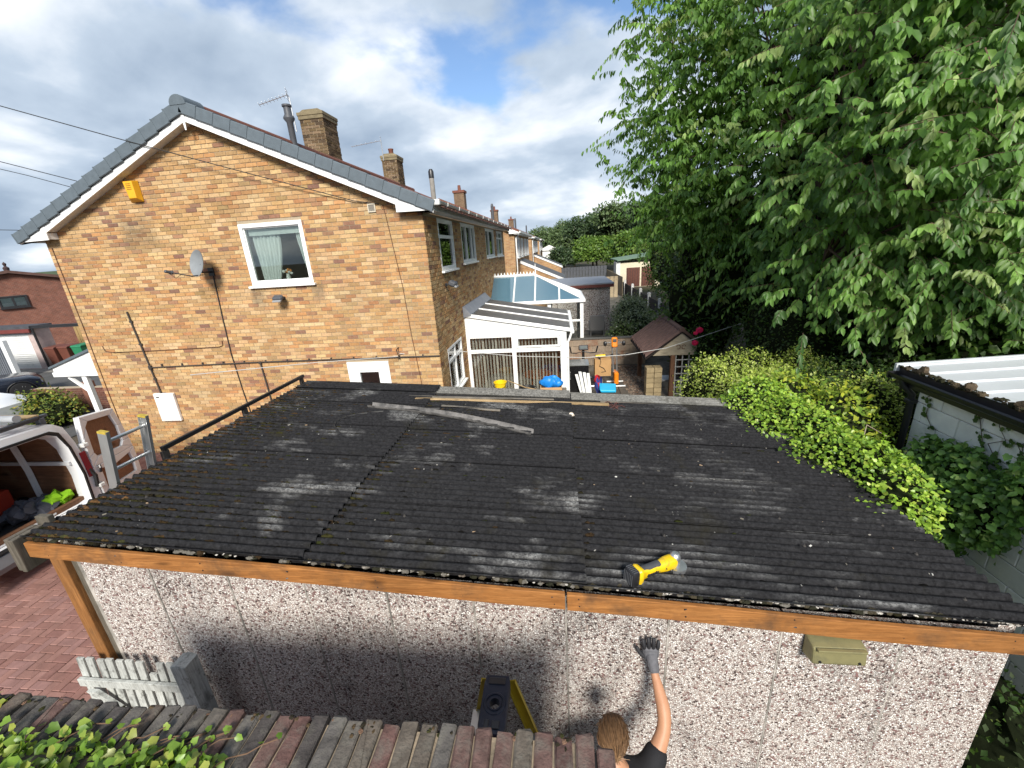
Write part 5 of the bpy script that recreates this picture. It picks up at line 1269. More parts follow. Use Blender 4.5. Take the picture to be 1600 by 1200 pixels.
# ---------------------------------------------------------------- the yard
yw = thing('yard_wall', 'low rust-stained block wall across the yard behind the gym machines', 'wall', (1.6, 14.5, 0))
YWM = pm('stained_block', None, .92, .3, 5, .4, 90, dirt=((.22,.075,.03), 2.4, .5, .66, .75))
b = MB(); b.box(.22, 2.98, 14.5, 14.62, 0, .97); b.build('core', MORTAR, yw)
for j in range(4):
    x = .22-(.22 if j % 2 else 0)
    while x < 2.98:
        s, t = max(x, .22), min(x+.44, 2.98); x += .45
        if t-s < .06: continue
        kk = random.uniform(.8, 1.15); p = MB(); p.cbox(((s+t)/2, 14.5, j*.235+.122), (t-s-.008, .05, .225), (.30*kk, .235*kk, .175*kk), ch=.008); p.build('block', YWM, yw)
p = MB(); p.box(.18, 3.02, 14.45, 14.66, .955, .995); p.build('coping', pm('dark_coping', (.1,.095,.085), .9, .3), yw, bevel=.01)
slab = MB()
for i in range(6):
    for j in range(5):
        x, yy = .35+i*.46, 10.6+j*.62
        kk = random.uniform(.6, 1.1); slab.cbox((x+.2, yy+.3, .012), (.45, .6, .03), (.105*kk, .088*kk, .066*kk), ch=.008)
tag(slab.build('paving_slabs', pm('wet_slab', None, .6, .3, 4, .3, 60)), kind='structure')
gv = MB()
for k_ in range(900):
    x, yy = random.uniform(1.9, 2.75), random.uniform(10.8, 14.3); s = random.uniform(.02, .045)
    gv.blob((x, yy, .03), (s, s*.8, s*.6), 6, 4, .15, random.choice([(.12,.075,.05), (.16,.12,.09), (.08,.06,.05), (.2,.15,.11)]), k_)
tag(gv.build('gravel', pm('gravel', None, .9, .2)), kind='stuff')
# washing line
cable('washing_line', [(-3.28, 7.95, 2.28), (-3.0, 8.1, 2.22), (-2.2, 9.0, 2.02), (-1.0, 9.55, 1.72), (.6, 9.85, 1.55), (1.6, 10.05, 1.53), (2.6, 10.3, 1.60), (3.4, 10.6, 1.75), (4.6, 11.0, 2.0)], .008, pm('line_grey', (.5,.5,.48), .6), 'grey washing line strung from the gable across the yard', 'washing line')
ll = MB(); ll.tube([(-3.3, YW, 2.40), (-3.3, 7.86, 2.38), (-3.28, 7.90, 2.2), (-3.36, YW-.02, 2.22)], .012, 6)
single(ll, 'line_bracket', PIPE, 'bent metal bracket holding the washing line on the gable', 'bracket', (-3.3, YW, 2.2))
cable('washing_line', [(-5.65, 5.5, 2.66), (-4.4, 6.8, 2.45), (-3.30, 7.88, 2.24)], .007, pm('line_grey', (.5,.5,.48), .6), 'slack end of line running from the gable bracket towards the garage', 'washing line')
# black cabinet with glass top
CAB = pm('black_gloss', (.01, .01, .011), .2, .2)
fd = thing('black_cabinet', 'black under-counter fridge with a glass lid beside the conservatory', 'fridge', (.47, 10.75, 0))
b = MB(); b.cbox((.46, 10.95, .58), (.56, .55, 1.06), ch=.012); o = b.build('body', CAB, fd)
b = MB(); b.cbox((.45, 10.93, 1.125), (.62, .6, .03), ch=.006); b.build('lid', pm('glass_lid', (.14,.145,.14), .12, .2, 5, spec=.6), fd)
b = MB(); b.cbox((.46, 10.66, .62), (.52, .03, .92), ch=.006); dr = b.build('door', CAB, fd)
b = MB(); b.tube([(.25, 10.63, .95), (.25, 10.60, .95), (.25, 10.60, .75), (.25, 10.63, .75)], .009, 6); b.build('handle', STEEL, dr)
b = MB(); b.box(.2, .72, 10.64, 10.66, .27, .285); b.build('trim', STEEL, dr)
for i, (x, a) in enumerate(((.62, .16), (.70, .13), (.76, .09), (.58, .21))):
    b = MB(); b.prism([(x, .10), (x+.075, .10), (x+.075-a, 1.02-.03*i), (x-a, 1.02-.03*i)], 1, 10.42+.02*i, 10.435+.02*i)
    single(b, 'white_board', WHITEPAINT, ['first white plastic board leaning on the black fridge', 'second white plastic board of those leaning on the black fridge', 'shortest white board leaning on the black fridge', 'leftmost white board leaning on the black fridge'][i], 'board', (x, 10.43, .1), 'white boards by the fridge')
TOW = pm('towel', None, .95, .2, 30)
b = MB(); b.grid(lambda u, v: (.86+.18*u+.10*(1-v)+.02*math.sin(v*9), 10.55+.05*math.sin(u*7+v*4)-.08*(1-v), .2+.65*v), 8, 12, (.03,.05,.22))
b.grid(lambda u, v: (.86+.14*u+.04*(1-v)+.02*math.sin(v*9), 10.53+.05*math.sin(u*7+v*4), .55+.33*v), 8, 8, (.45,.02,.03))
single(b, 'towel', TOW, 'crumpled red and blue towel hanging beside the white boards', 'towel', (.95, 10.5, .2), smooth=True)
b = MB(); b.add([(.98,10.2,.28),(1.40,10.2,.26),(1.44,10.55,.33),(1.0,10.55,.36),(1.02,10.2,.20),(1.40,10.2,.19),(1.42,10.55,.24),(1.03,10.55,.25)], [(0,1,2,3),(7,6,5,4),(0,4,5,1),(1,5,6,2),(2,6,7,3),(3,7,4,0)])
single(b, 'plastic_tray', pm('cyan_plastic', (.02,.36,.60), .35, .1), 'bright cyan plastic tray lying on the dark tub', 'tray', (1.2, 10.35, .2), bevel=.02).location.z += .30
b = MB(); b.cbox((1.2, 10.38, .25), (.36, .28, .49), ch=.012); single(b, 'storage_tub', pm('dark_crate', (.06,.055,.05), .8, .3), 'dark storage tub under the cyan tray', 'tub', (1.2, 10.38, 0))
# bucket, hose reel, blue bag on a box
bk_ = thing('bucket', 'yellow bucket standing below the conservatory window', 'bucket', (-1.55, 9.9, .64))
b = MB(); b.lathe([(.12,.64),(.155,.93),(.17,.94),(.17,.96),(.15,.96),(.115,.66)], (-1.55, 9.95, 0), n=20); b.build('tub', pm('bucket_yellow', (.75,.52,.01), .4, .08), bk_, smooth=True)
b = MB(); b.tube([(-1.55+.165*math.cos(t), 9.80-.02, .93-.10*math.sin(t)) for t in np.linspace(0, 3.14, 9)], .008, 5); b.build('handle', BLACKPL, bk_)
bn_ = thing('work_bench', 'low plank bench in front of the conservatory holding the bucket and box', 'bench', (-.7, 10, 0))
for i in range(4): b = MB(); b.box(-1.95, .14, 9.72+i*.15, 9.86+i*.15, .605, .64); b.build('plank', OLDW, bn_, bevel=.004)
for x in (-1.8, -.7, 0.0):
    for y in (9.78, 10.22): b = MB(); b.box(x-.03, x+.03, y-.03, y+.03, 0, .605); b.build('leg', OLDW, bn_)
b = MB()
for k_ in range(5):
    r_ = .2-.012*(k_ % 2)
    b.tube([(-.86+r_*math.cos(t), 9.95+r_*.9*math.sin(t), 1.0*(.66+.030*k_)) for t in np.linspace(0, 6.28, 25)], .02, 6)
single(b, 'hose_coil', pm('hose_black', (.015,.015,.015), .5), 'coiled black hose on the ground beyond the garage', 'hose', (-.86, 9.95, .64), smooth=True)
b = MB(); b.tube([(-1.35, 9.95, .985), (-.9, 9.75, .86), (-.6, 9.72, .80)], .013, 6); single(b, 'broom_handle', PINE, 'pale broom handle lying from the bucket to the hose', 'broom', (-1.35, 9.9, .8))
b = MB(); b.box(-.52, .02, 9.75, 9.77, .642, .83); b.box(-.52, .02, 9.77, 10.2, .642, .66); b.box(-.52, -.50, 9.77, 10.2, .66, .83); b.box(0, .02, 9.77, 10.2, .66, .83); b.box(-.5, 0, 10.18, 10.2, .66, .83)
single(b, 'wooden_box', pm('ply_box', (.48,.30,.15), .8, .15, 6), 'open plywood box holding the blue bag', 'box', (-.25, 10, .642))
b = MB(); b.blob((-.24, 9.98, .90), (.27, .2, .15), 26, 14, .13, None, 5); b.v = [(x+.012*math.sin(y*50+z*30), y+.012*math.sin(x*44), z+.02*math.sin(x*31+y*27)) for x, y, z in b.v]; single(b, 'blue_bag', pm('blue_bag', (.012,.20,.62), .4, .25, 12, .5, 20), 'crumpled bright blue bag in the plywood box', 'bag', (-.24, 9.98, .75), smooth=True)
# exercise bike
eb = thing('exercise_bike', 'black exercise bike with a console beside the yard wall', 'exercise bike', (.75, 12.6, 0))
b = MB(); b.tube([(.72, 12.9, .2), (.72, 12.75, 1.25)], .04, 8); b.tube([(.72, 12.9, .2), (.75, 12.2, .45)], .035, 8); b.build('frame', BLACKPL, eb)
b = MB(); b.cbox((.72, 12.68, 1.35), (.30, .06, .20), R=Matrix.Rotation(-.5, 3, 'X'), ch=.03); co = b.build('console', BLACKPL, eb)
b = MB(); b.cbox((.72, 12.64, 1.37), (.2, .012, .1), R=Matrix.Rotation(-.5, 3, 'X')); b.build('screen', pm('lcd', (.1,.12,.12), .15), co)
b = MB(); b.tube([(.30, 12.5, 1.45), (.34, 12.6, 1.18), (.5, 12.68, 1.14), (.72, 12.72, 1.2), (.94, 12.68, 1.14), (1.10, 12.6, 1.18), (1.14, 12.5, 1.45)], .022, 8); b.build('handlebar', BLACKPL, eb)
b = MB(); b.lathe([(.0,-.05),(.26,-.04),(.26,.04),(0,.05)], (.72, 12.75, .42), (1,0,0), 20); b.build('flywheel', DGREY, eb, smooth=True)
b = MB(); b.tube([(.75, 12.25, .4), (.75, 12.2, .85)], .025, 8); b.build('seat_post', STEEL, eb)
b = MB(); b.blob((.75, 12.18, .88), (.13, .15, .05), 12, 6, .04); b.build('saddle', BLACKPL, eb, smooth=True)
for y in (12.95, 12.1): b = MB(); b.cyl((.5, y, .05), (1.0, y, .05), .03); b.build('foot_bar', STEEL, eb)
eb.scale = (1, 1, .82)
# cardboard box with drill
b = MB(); b.cbox((1.22, 11.9, .72), (.46, .38, .50)); o = single(b, 'cardboard_box', pm('cardboard', (.42,.25,.11), .9, .15, 6, .1), 'brown cardboard box on a stool in the yard', 'box', (1.22, 11.9, .47))
b = MB(); b.cbox((1.22, 11.9, .45), (.42, .40, .035), ch=.01); so = thing('stool', 'stool with a single post under the cardboard box', 'stool', (1.22, 11.9, 0)); b.build('seat', BLACKPL, so); b = MB(); b.cyl((1.22, 11.9, .03), (1.22, 11.9, .43), .03); b.build('post', STEEL, so); b = MB(); b.lathe([(.2,0),(.19,.02),(.04,.04)], (1.22, 11.9, 0), n=16); b.build('base', STEEL, so)
dr_ = thing('power_drill', 'yellow power drill lying on the cardboard box', 'power tool', (1.2, 11.88, .97))
b = MB(); b.tube([(1.02, 11.86, 1.04), (1.30, 11.9, 1.04)], [.035, .045], 10); b.build('body', GY, dr_); b = MB(); b.tube([(1.30, 11.9, 1.04), (1.40, 11.92, 1.04)], [.025, .008], 8); b.build('chuck', BLACKPL, dr_); b = MB(); b.tube([(1.1, 11.84, 1.03), (1.14, 11.72, .99)], .022, 8); b.build('handle', BLACKPL, dr_)
b = MB(); b.tube([(1.14, 11.72, .99), (1.16, 11.70, .9), (1.12, 11.69, .78), (1.24, 11.69, .72), (1.3, 11.69, .62), (1.18, 11.69, .6)], .008, 5); b.build('flex', BLACKPL, dr_)
# orange elliptical trainer
OGE = pm('orange_plastic', (.75,.22,.01), .4, .1)
et = thing('elliptical_trainer', 'orange and silver elliptical trainer standing in the yard', 'exercise machine', (1.66, 12.2, 0))
b = MB(); b.cbox((1.66, 12.25, .30), (.13, .4, .42), ch=.03); b.build('housing', OGE, et)
b = MB(); b.cbox((1.62, 12.35, 1.50), (.17, .12, .34), R=Matrix.Rotation(-.2, 3, 'X'), ch=.03); he = b.build('console', OGE, et)
b = MB(); b.cbox((1.62, 12.28, 1.58), (.1, .02, .09), R=Matrix.Rotation(-.2, 3, 'X')); b.build('screen', BLACKPL, he)
for dx in (-.05, .05): b = MB(); b.tube([(1.64+dx, 12.25, .48), (1.62+dx*1.4, 12.35, 1.36)], .022, 8); b.build('upright', STEEL, et)
for sx in (-1, 1):
    b = MB(); b.tube([(1.64+sx*.07, 12.3, 1.10), (1.64+sx*.22, 12.2, 1.06), (1.64+sx*.36, 12.15, 1.16)], .022, 8); b.build('handle', BLACKPL, et)
    b = MB(); b.tube([(1.62+sx*.1, 12.35, 1.5), (1.62+sx*.28, 12.35, 1.48)], .018, 8); b.blob((1.62+sx*.27, 12.35, 1.46), (.06,.05,.09), 8, 6, .05); b.build('grip', BLACKPL, et, smooth=True)
for y in (12.05, 12.5): b = MB(); b.cyl((1.42, y, .04), (1.92, y, .04), .028); b.build('foot_bar', WHITEPAINT, et)
et.scale = (1, 1, .88)
# brick barbecue shelter with tiled roof and lattice
SANDB = pm('sand_block', None, .92, .2, 8, .4, 90)
bq = thing('barbecue_shelter', 'brick barbecue shelter with brown pantile roof and wooden gable', 'shelter', (3.0, 11.8, 0))
for j in range(6):
    for i in range(2):
        kk = random.uniform(.8, 1.1); p = MB(); p.cbox((2.42+i*.21, 11.2, .07+j*.145), (.2, .3, .135), (.36*kk, .28*kk, .16*kk), ch=.008); p.build('block', SANDB, bq)
BRNP = wood('brown_post', (.19, .095, .05), (.12, .06, .035), 2)
for x, y in ((2.95, 10.95), (3.75, 10.95), (2.5, 13.0), (3.75, 13.0)):
    p = MB(); p.box(x-.055, x+.055, y-.055, y+.055, 0, 1.32); p.build('post', BRNP, bq, bevel=.006)
AP = (3.13, 1.86); EL, ER, EZ = 2.35, 3.88, 1.27; TH0, TH1 = 10.85, 13.2
p = MB(); p.prism([(EL+.08, EZ-.02), (ER-.08, EZ-.02), AP], 1, TH0+.04, TH0+.07); p.build('gable_board', wood('cream_board', (.46,.40,.29), (.33,.28,.2), 0, .8, .85), bq)
for side, ex in ((-1, EL-.12), (1, ER+.1)):
    p = MB(); p.prism([(AP[0], AP[1]+.02), (ex, EZ-.08), (ex, EZ-.12), (AP[0], AP[1]-.02)], 1, TH0, TH1); p.build('roof_deck', pm('gap_shade_deck', (.02,.014,.012), .9), bq)  # near-black deck shows through the gaps as painted shade between pantile rows
    for i in range(10):
        yy = TH0+.02+i*(TH1-TH0)/10; p = MB(); w_ = (TH1-TH0)/10
        def fn(u, v): return (AP[0]+(ex-AP[0])*v, yy+w_*.80*u, AP[1]+.03+(EZ-.08-AP[1])*v+.085*max(0, math.sin(math.pi*u))**.6+.012*(1 if (v*4) % 1 > .8 else 0))
        p.grid(fn, 8, 10); p.build('pantile_row', pm('brown_pantile', (.12,.07,.058), .75, .35, 10, .3, 60), bq, smooth=True)
p = MB(); p.tube([(AP[0], TH0, AP[1]+.06), (AP[0], TH1, AP[1]+.06)], .07, 10); p.build('ridge', pm('brown_pantile', (.085,.048,.04)), bq, smooth=True)
for sx in (-1, 1):
    p = MB(); p.tube([(3.13+sx*(.07+.05*math.cos(t)), TH0+.035, 1.47+.055*math.sin(t)) for t in np.linspace(.3, 5.2, 14)], .010, 5); p.build('carved_scroll', BRNP, bq)
for i in range(5): p = MB(); p.box(3.02+i*.165, 3.045+i*.165, 10.93, 10.95, .05, 1.25); p.build('lattice_bar', pm('lattice', (.33,.33,.31), .7, .2), bq)
for i in range(6): p = MB(); p.box(3.0, 3.72, 10.91, 10.93, .15+i*.19, .175+i*.19); p.build('lattice_bar', pm('lattice', (.33,.33,.31), .7, .2), bq)
p = MB(); p.cbox((2.85, 11.5, .42), (.45, .45, .05), ch=.01); p.build('grill_shelf', STEEL, bq)
# rattan chair
rc_ = thing('garden_chair', 'grey rattan garden chair on the patio below the pebbled garage', 'chair', (1.75, 19.6, 0))
RAT = pm('rattan', (.2,.195,.19), .85, .3, 50, .6, 80)
b = MB(); b.cbox((1.75, 19.7, .4), (.62, .6, .12), ch=.02); b.build('seat', RAT, rc_); b = MB(); b.cbox((1.75, 19.42, .62), (.66, .08, .72), ch=.02); b.build('backrest', RAT, rc_)
for sx in (-.33, .33):
    b = MB(); b.cbox((1.75+sx, 19.7, .5), (.07, .6, .32), ch=.01); b.build('arm', RAT, rc_)
    for sy in (-.25, .25): b = MB(); b.cyl((1.75+sx*.9, 19.7+sy, 0), (1.75+sx*.9, 19.7+sy, .36), .025); b.build('leg', RAT, rc_)

# ---------------------------------------------------------------- pebbled garage and sheds beyond
PEB2 = pebble('pebble_dash_far', 30, .25)
g2 = thing('flat_roof_garage', 'small pebble-dashed garage with flat grey roof and red edge beyond the conservatories', 'garage', (1, 22.5, 0))
b = MB(); b.box(-.6, 2.5, 20.9, 25, 0, 2.1); b.build('wall', PEB2, g2)
b = MB(); b.box(-.7, 2.68, 20.78, 25.1, 2.22, 2.30); b.build('roof', pm('grey_felt', (.26,.28,.31), .8, .15, 3), g2)
b = MB(); b.box(-.68, 2.66, 20.76, 20.79, 2.10, 2.24); b.box(2.63, 2.66, 20.79, 25.05, 2.10, 2.24); b.build('fascia', pm('red_brown_paint', (.16,.05,.04), .6, .2), g2)
for i in range(6): b = MB(); b.box(-.6+i*.52, -.59+i*.52+.02, 20.885, 20.905, 0, 2.09); b.build('joint', JOINT, g2)
g3 = thing('green_roof_shed', 'cream shed with green roof and brown doors behind the post fence', 'shed', (6.9, 41, 0))
b = MB(); b.box(5.7, 9.5, 40.4, 45, 0, 2.2); b.build('wall', pm('cream_render', (.6,.54,.4), .9, .15), g3)
b = MB(); b.prism([(5.4, 2.4), (9.9, 2.85), (9.9, 2.95), (5.4, 2.5)], 1, 40.0, 45.5); b.build('roof', pm('green_felt', (.13,.2,.14), .85, .2), g3)
for i in range(2):
    x = 6.3+i*1.35; b = MB(); b.box(x, x+1.2, 40.36, 40.41, .05, 1.75); dd = b.build('door', pm('brown_door', (.10,.035,.022), .6, .3, 6), g3)
    for j in range(5): s = MB(); s.box(x+.1+j*.22, x+.12+j*.22, 40.345, 40.362, .1, 1.7); s.build('plank_joint', BLACKPL, dd)
b = MB(); b.box(5.35, 5.72, 40.3, 42, 0, 2.3); b.build('side_panel', UPVC_OLD, g3)
fn_ = thing('post_fence', 'dark panel fence with white concrete posts along the gardens', 'fence', (5.2, 28, 0))
DF = wood('dark_fence', (.035, .04, .05), (.025, .028, .035), 2)
ys = [19.5, 22.3, 25.0, 27.6, 30.6, 34.0, 38.0]
for y in ys: b = MB(); b.box(5.13, 5.29, y-.08, y+.08, 0, 1.15); b.prism([(5.12, 1.15), (5.3, 1.15), (5.26, 1.24), (5.16, 1.24)], 1, y-.09, y+.09); b.build('post', pm('white_concrete', (.62,.62,.6), .9, .15), fn_)
for y0, y1 in zip(ys[:-1], ys[1:]):
    n_ = int((y1-y0-.2)/.16)
    for i in range(n_):
        yy = y0+.1+i*(y1-y0-.2)/n_; b = MB(); b.box(5.19+.012*(i % 2), 5.21+.012*(i % 2), yy, yy+.17, .05, 1.0); b.build('board', DF, fn_)
# garden fences and a fence run between the far gardens
def fence(x0, y0, x1, y1, h, mat, label, step=.14):
    t = thing('garden_fence', label, 'fence', ((x0+x1)/2, (y0+y1)/2, 0)); L = math.hypot(x1-x0, y1-y0); n_ = int(L/step); ang = math.atan2(y1-y0, x1-x0)
    for i in range(n_):
        u = (i+.5)/n_; b = MB(); b.cbox((x0+(x1-x0)*u, y0+(y1-y0)*u, h/2+random.uniform(-.01,.01)), (step*.9, .02, h), R=Matrix.Rotation(ang, 3, 'Z')); b.build('board', mat, t)
    b = MB(); b.cbox(((x0+x1)/2, (y0+y1)/2, h*.85), (L, .05, .06), R=Matrix.Rotation(ang, 3, 'Z')); b.build('rail', mat, t)
PALEF = wood('pale_fence', (.42, .34, .22), (.30, .24, .16), 2); GREYF = pm('grey_fence', (.075,.08,.09), .8, .3)
fence(.6, 33.5, 4.6, 33.5, 1.6, PALEF, 'pale slatted fence between the far gardens', .3)
fence(-.6, 44, 4.9, 44, 1.9, GREYF, 'dark grey fence across the farther garden', .3)
fence(4.95, 33.5, 4.95, 44, 1.5, PALEF, 'weathered timber fence running away along the far gardens', .4)
# ---------------------------------------------------------------- more houses along the row
def row_house(y0, y1, label, ext=True, seed=0, xr=-2.4, xl=-10.5):
    t = thing('semi_detached_house', label, 'house', (-6.5, (y0+y1)/2, 0), 'houses along the row')
    b = MB(); b.box(xl, xr, y0, y1, 0, 4.95); b.prism([(xl, 4.95), (xr, 4.95), (-6.45, 6.85)], 1, y0+.002, y1-.002); b.build('wall', BUFF_FAR, t)
    for s in (1, -1):
        xe = xr+.28 if s > 0 else xl-.28
        p = MB(); p.prism([(-6.45, 7.05), (-6.45, 6.93), (xe, 4.97), (xe, 5.09)], 1, y0-.18, y1+.18); p.build('roof', REDTILE, t)
        p = MB(); p.prism([(-6.45, 6.92), (-6.45, 6.74), (xe-s*.55, 5.05), (xe-s*.55, 4.93), (xe, 4.93), (xe, 5.0)], 1, y0-.2, y0-.16); p.build('bargeboard', UPVC, t)
    p = MB(); p.box(xr+.002, xr+.30, y0-.15, y1+.15, 4.88, 4.96); p.box(xr+.30, xr+.38, y0-.15, y1+.15, 4.95, 5.06); p.build('gutter', UPVC_OLD, t)
    for y in (y0+1.2, y0+3.8, y1-5.2, y1-2.6): window(t, 0, xr+.06, 1, y, y+1.5, 3.6, 4.75, mull=(y+.5, y+1.0), fw=.07, back=pm('dark_room', (.05,.055,.055), .8))
    p = MB(); p.tube([(xr+.3, y0+.15, 4.95), (xr+.08, y0+.12, 4.7), (xr+.08, y0+.12, 0)], .045, 8); p.build('downpipe', UPVC, t)
    for yy in (y0+5.5,):
        c = MB(); c.box(-6.9, -6.2, yy, yy+.7, 6.5, 7.95); ch_ = c.build('chimney', farbrick('brown_brick_far', (.17,.11,.07), (.13,.08,.05), (.2,.16,.11)), t); c = MB(); c.box(-6.96, -6.14, yy-.06, yy+.76, 7.95, 8.1); c.lathe([(.12,8.1),(.1,8.45),(.0,8.45)], (-6.55, yy+.35, 0), n=10); c.build('chimney_pot', REDTILE, ch_)
    f = MB(); f.lathe([(.1,5.9),(.1,7.0),(.06,7.15),(0,7.15)], (-4.4, y0+6, 0), n=10); f.build('flue', DGREY, t)
    if ext:
        e_ = thing('rear_extension', ext, 'extension', (-1, y0+4, 0)); x1 = .35; ya, yb = y0+2.6, y0+6.5
        b = MB(); b.prism([(xr+.012, 0), (x1, 0), (x1, 2.05), (xr+.012, 3.28)], 1, ya, yb); b.build('wall', BUFF_FAR, e_)
        b = MB(); b.prism([(xr+.012, 3.30), (x1+.12, 2.02), (x1+.12, 2.12), (xr+.012, 3.42)], 1, ya+.02, yb+.1); b.build('roof', pm('grey_tile', (.09,.095,.1), .8, .25, 6, .3, 30), e_)
        b = MB(); b.prism([(xr+.012, 3.22), (x1+.12, 1.94), (x1+.12, 2.10), (xr+.012, 3.40)], 1, ya-.05, ya+.016); b.build('bargeboard', UPVC, e_)
row_house(24.6, 36.6, 'second buff brick house in the row with a white downpipe', 'single storey brick extension with a sloping grey roof behind the blue glass conservatory')
row_house(41.2, 53.2, 'third buff brick house in the row, half hidden', 'farther brick extension with a sloping roof in the row')
row_house(58, 70, 'fourth and farthest buff brick house in the row', None)
b = MB(); b.box(-3.5, .6, 76, 84, 0, 3.3); b.prism([(-3.5, 3.3), (.6, 3.3), (-1.45, 4.2)], 1, 75.8, 84.2); single(b, 'white_house', pm('white_render', (.7,.7,.68), .9, .1), 'distant white rendered house at the end of the gardens', 'house', (-.65, 80, 0))
# ---------------------------------------------------------------- the van with its back open
VX0, VX1, VY0, VY1 = -7.9, -12.9, 3.36, 5.36
van = thing('van', 'white panel van parked on the drive with its rear doors open', 'van', (-10.3, 4.36, 0))
VW = pm('van_white', (.70, .715, .72), .28, .06, 3, spec=.55, dirt=((.30,.28,.25), 4, .58, .8, .35))
PLY = wood('ply_lining', (.30, .155, .085), (.21, .105, .058), 0, .5, .7, dirt=((.36,.25,.16), 3, .58, .75, .5))
VBLK = pm('van_seal', (.012,.012,.013), .55)
def prof(inset=0.0, zlo=.36):
    """closed outline of the van in (y, z)"""
    y0, y1, zt = VY0+inset, VY1-inset, 2.06-inset; P = []
    for (y, z) in ((y0+.03, zlo+inset), (y0, zlo+.12), (y0, 1.15), (y0+.06, 1.65), (y0+.13, zt-.12), (y0+.24, zt-.02), ((y0+y1)/2, zt+.02), (y1-.24, zt-.02), (y1-.13, zt-.12), (y1-.06, 1.65), (y1, 1.15), (y1, zlo+.12), (y1-.03, zlo+inset)): P.append((y, z))
    return P
def loft(profs, xs, closed_ends=(False, False)):
    b = MB(); n = len(profs[0]); vs = []; fs = []
    for P, x in zip(profs, xs): vs += [(x, y, z) for y, z in P]
    for i in range(len(xs)-1):
        for k_ in range(n): fs.append((i*n+k_, i*n+(k_+1) % n, (i+1)*n+(k_+1) % n, (i+1)*n+k_))
    if closed_ends[0]: fs.append(tuple(range(n)))
    if closed_ends[1]: fs.append(tuple(range((len(xs)-1)*n, len(xs)*n)))
    return b.add(vs, fs)
def squash(P, zt): return [(y, min(z, .36+(z-.36)*zt)) for y, z in P]
b = loft([prof(0), prof(0), prof(.0), squash(prof(.03), .97), squash(prof(.06), .62), squash(prof(.1), .5), squash(prof(.2), .38)], [VX0, VX0-.04, -10.8, -11.3, -12.05, -12.6, -12.95], (False, True)); b.build('body', VW, van, smooth=True, sharp=50)
# rear frame: between the outer skin and the opening
def opening(g=0.0): return [(VY0+.16+g, .62+g), (VY0+.13+g, 1.1), (VY0+.17+g, 1.6), (VY0+.25+g, 1.86-g), (VY0+.36+g, 1.93-g), ((VY0+VY1)/2, 1.95-g), (VY1-.36-g, 1.93-g), (VY1-.25-g, 1.86-g), (VY1-.17-g, 1.6), (VY1-.13-g, 1.1), (VY1-.16-g, .62+g), (VY1-.3, .60+g), (VY0+.3, .60+g)]
po = prof(0); outer = [po[i] for i in (1, 2, 3, 4, 5, 6, 7, 8, 9, 10, 11, 12, 0)]
fr = loft([outer, opening()], [VX0, VX0+.012]); fr.build('rear_frame', VW, van, smooth=True, sharp=30)
sl2 = loft([opening(-.03), opening(-.012), opening(.0), opening(.012)], [VX0+.022, VX0+.03, VX0+.03, VX0+.004]); sl2.build('door_seal', VBLK, van, smooth=True)
jm = loft([opening(.012), opening(.03), opening(.05)], [VX0+.018, VX0-.02, VX0-.16]); jm.build('door_jamb', VW, van, smooth=True)
inn = loft([opening(.05), opening(.02), opening(.02)], [VX0-.16, VX0-.3, -10.6], (False, True)); inn.build('load_lining', PLY, van)
for y in (VY0+.21, VY1-.21):
    b = MB(); s = 1 if y > 4.3 else -1
    b.tube([(VX0-.9, y, .66), (VX0-.9, y-.0*s, 1.2), (VX0-.86, y-.07*s, 1.75), (VX0-.86, y-.2*s, 1.9)], .045, 6); b.build('pillar', VW, van)
b = MB(); b.box(-10.5, VX0-.05, VY1-.215, VY1-.19, 1.30, 1.36); b.build('lash_rail', VW, van)
b = MB(); b.box(-10.6, VX0-.02, VY0+.19, VY1-.19, .585, .632); b.build('load_floor', pm('load_mat', (.03,.03,.03), .85, .3), van)
b = MB(); b.box(VX0-.16, VX0-.08, VY0+.2, VY1-.2, .633, .72); th = b.build('threshold_board', PLY, van, bevel=.004)
b = MB(); b.box(VX0-.079, VX0-.076, 4.45, 4.75, .66, .69); b.build('sticker', WHITEPAINT, th)
b = MB(); b.prism([(VX0+.0, .28), (VX0+.10, .33), (VX0+.14, .42), (VX0+.12, .57), (VX0+.005, .60), (VX0+.0, .60)], 1, VY0-.01, VY1+.01, M=Matrix(((1,0,0,0),(0,1,0,0),(0,0,1,0),(0,0,0,1)))); b.build('rear_bumper', pm('van_bumper', (.2,.21,.22), .5, .15, 8), van, bevel=.015)
b = MB(); b.box(VX0+.02, VX0+.13, VY0+.15, VY1-.15, .601, .606); b.build('bumper_tread', VBLK, van)
for y in (VY0+.03, VY1-.03):
    b = MB(); b.box(VX0-.02, VX0+.02, y-.045, y+.045, 1.0, 1.45); b.build('tail_light', pm('tail_red', (.16,.012,.02), .25, .2), van, bevel=.01)
for x in (-9.2, -12.0):
    for y, s in ((VY0+.02, -1), (VY1-.02, 1)):
        b = MB(); b.lathe([(.0,0),(.2,0),(.33,.0),(.34,.04),(.34,.18),(.33,.22),(.2,.22)], (x, y-s*.2, .34), (0, s, 0), 26); wh = b.build('wheel', VBLK, van, smooth=True)
        b = MB(); b.lathe([(.0,.19),(.08,.2),(.2,.225),(.215,.21)], (x, y-s*.2, .34), (0, s, 0), 20); b.build('hub_cap', STEEL, wh, smooth=True)
b = MB(); b.cbox((-11.9, VY1-.02, 1.45), (.9, .03, .5), ch=.01); b.build('side_window', VBLK, van); b = MB(); b.cbox((-11.9, VY0+.02, 1.45), (.9, .03, .5), ch=.01); b.build('side_window', VBLK, van)
b = MB(); b.prism([(-12.15, 1.35), (-11.4, 2.0), (-11.36, 1.96), (-12.1, 1.32)], 1, VY0+.25, VY1-.25); b.build('windscreen', VBLK, van)
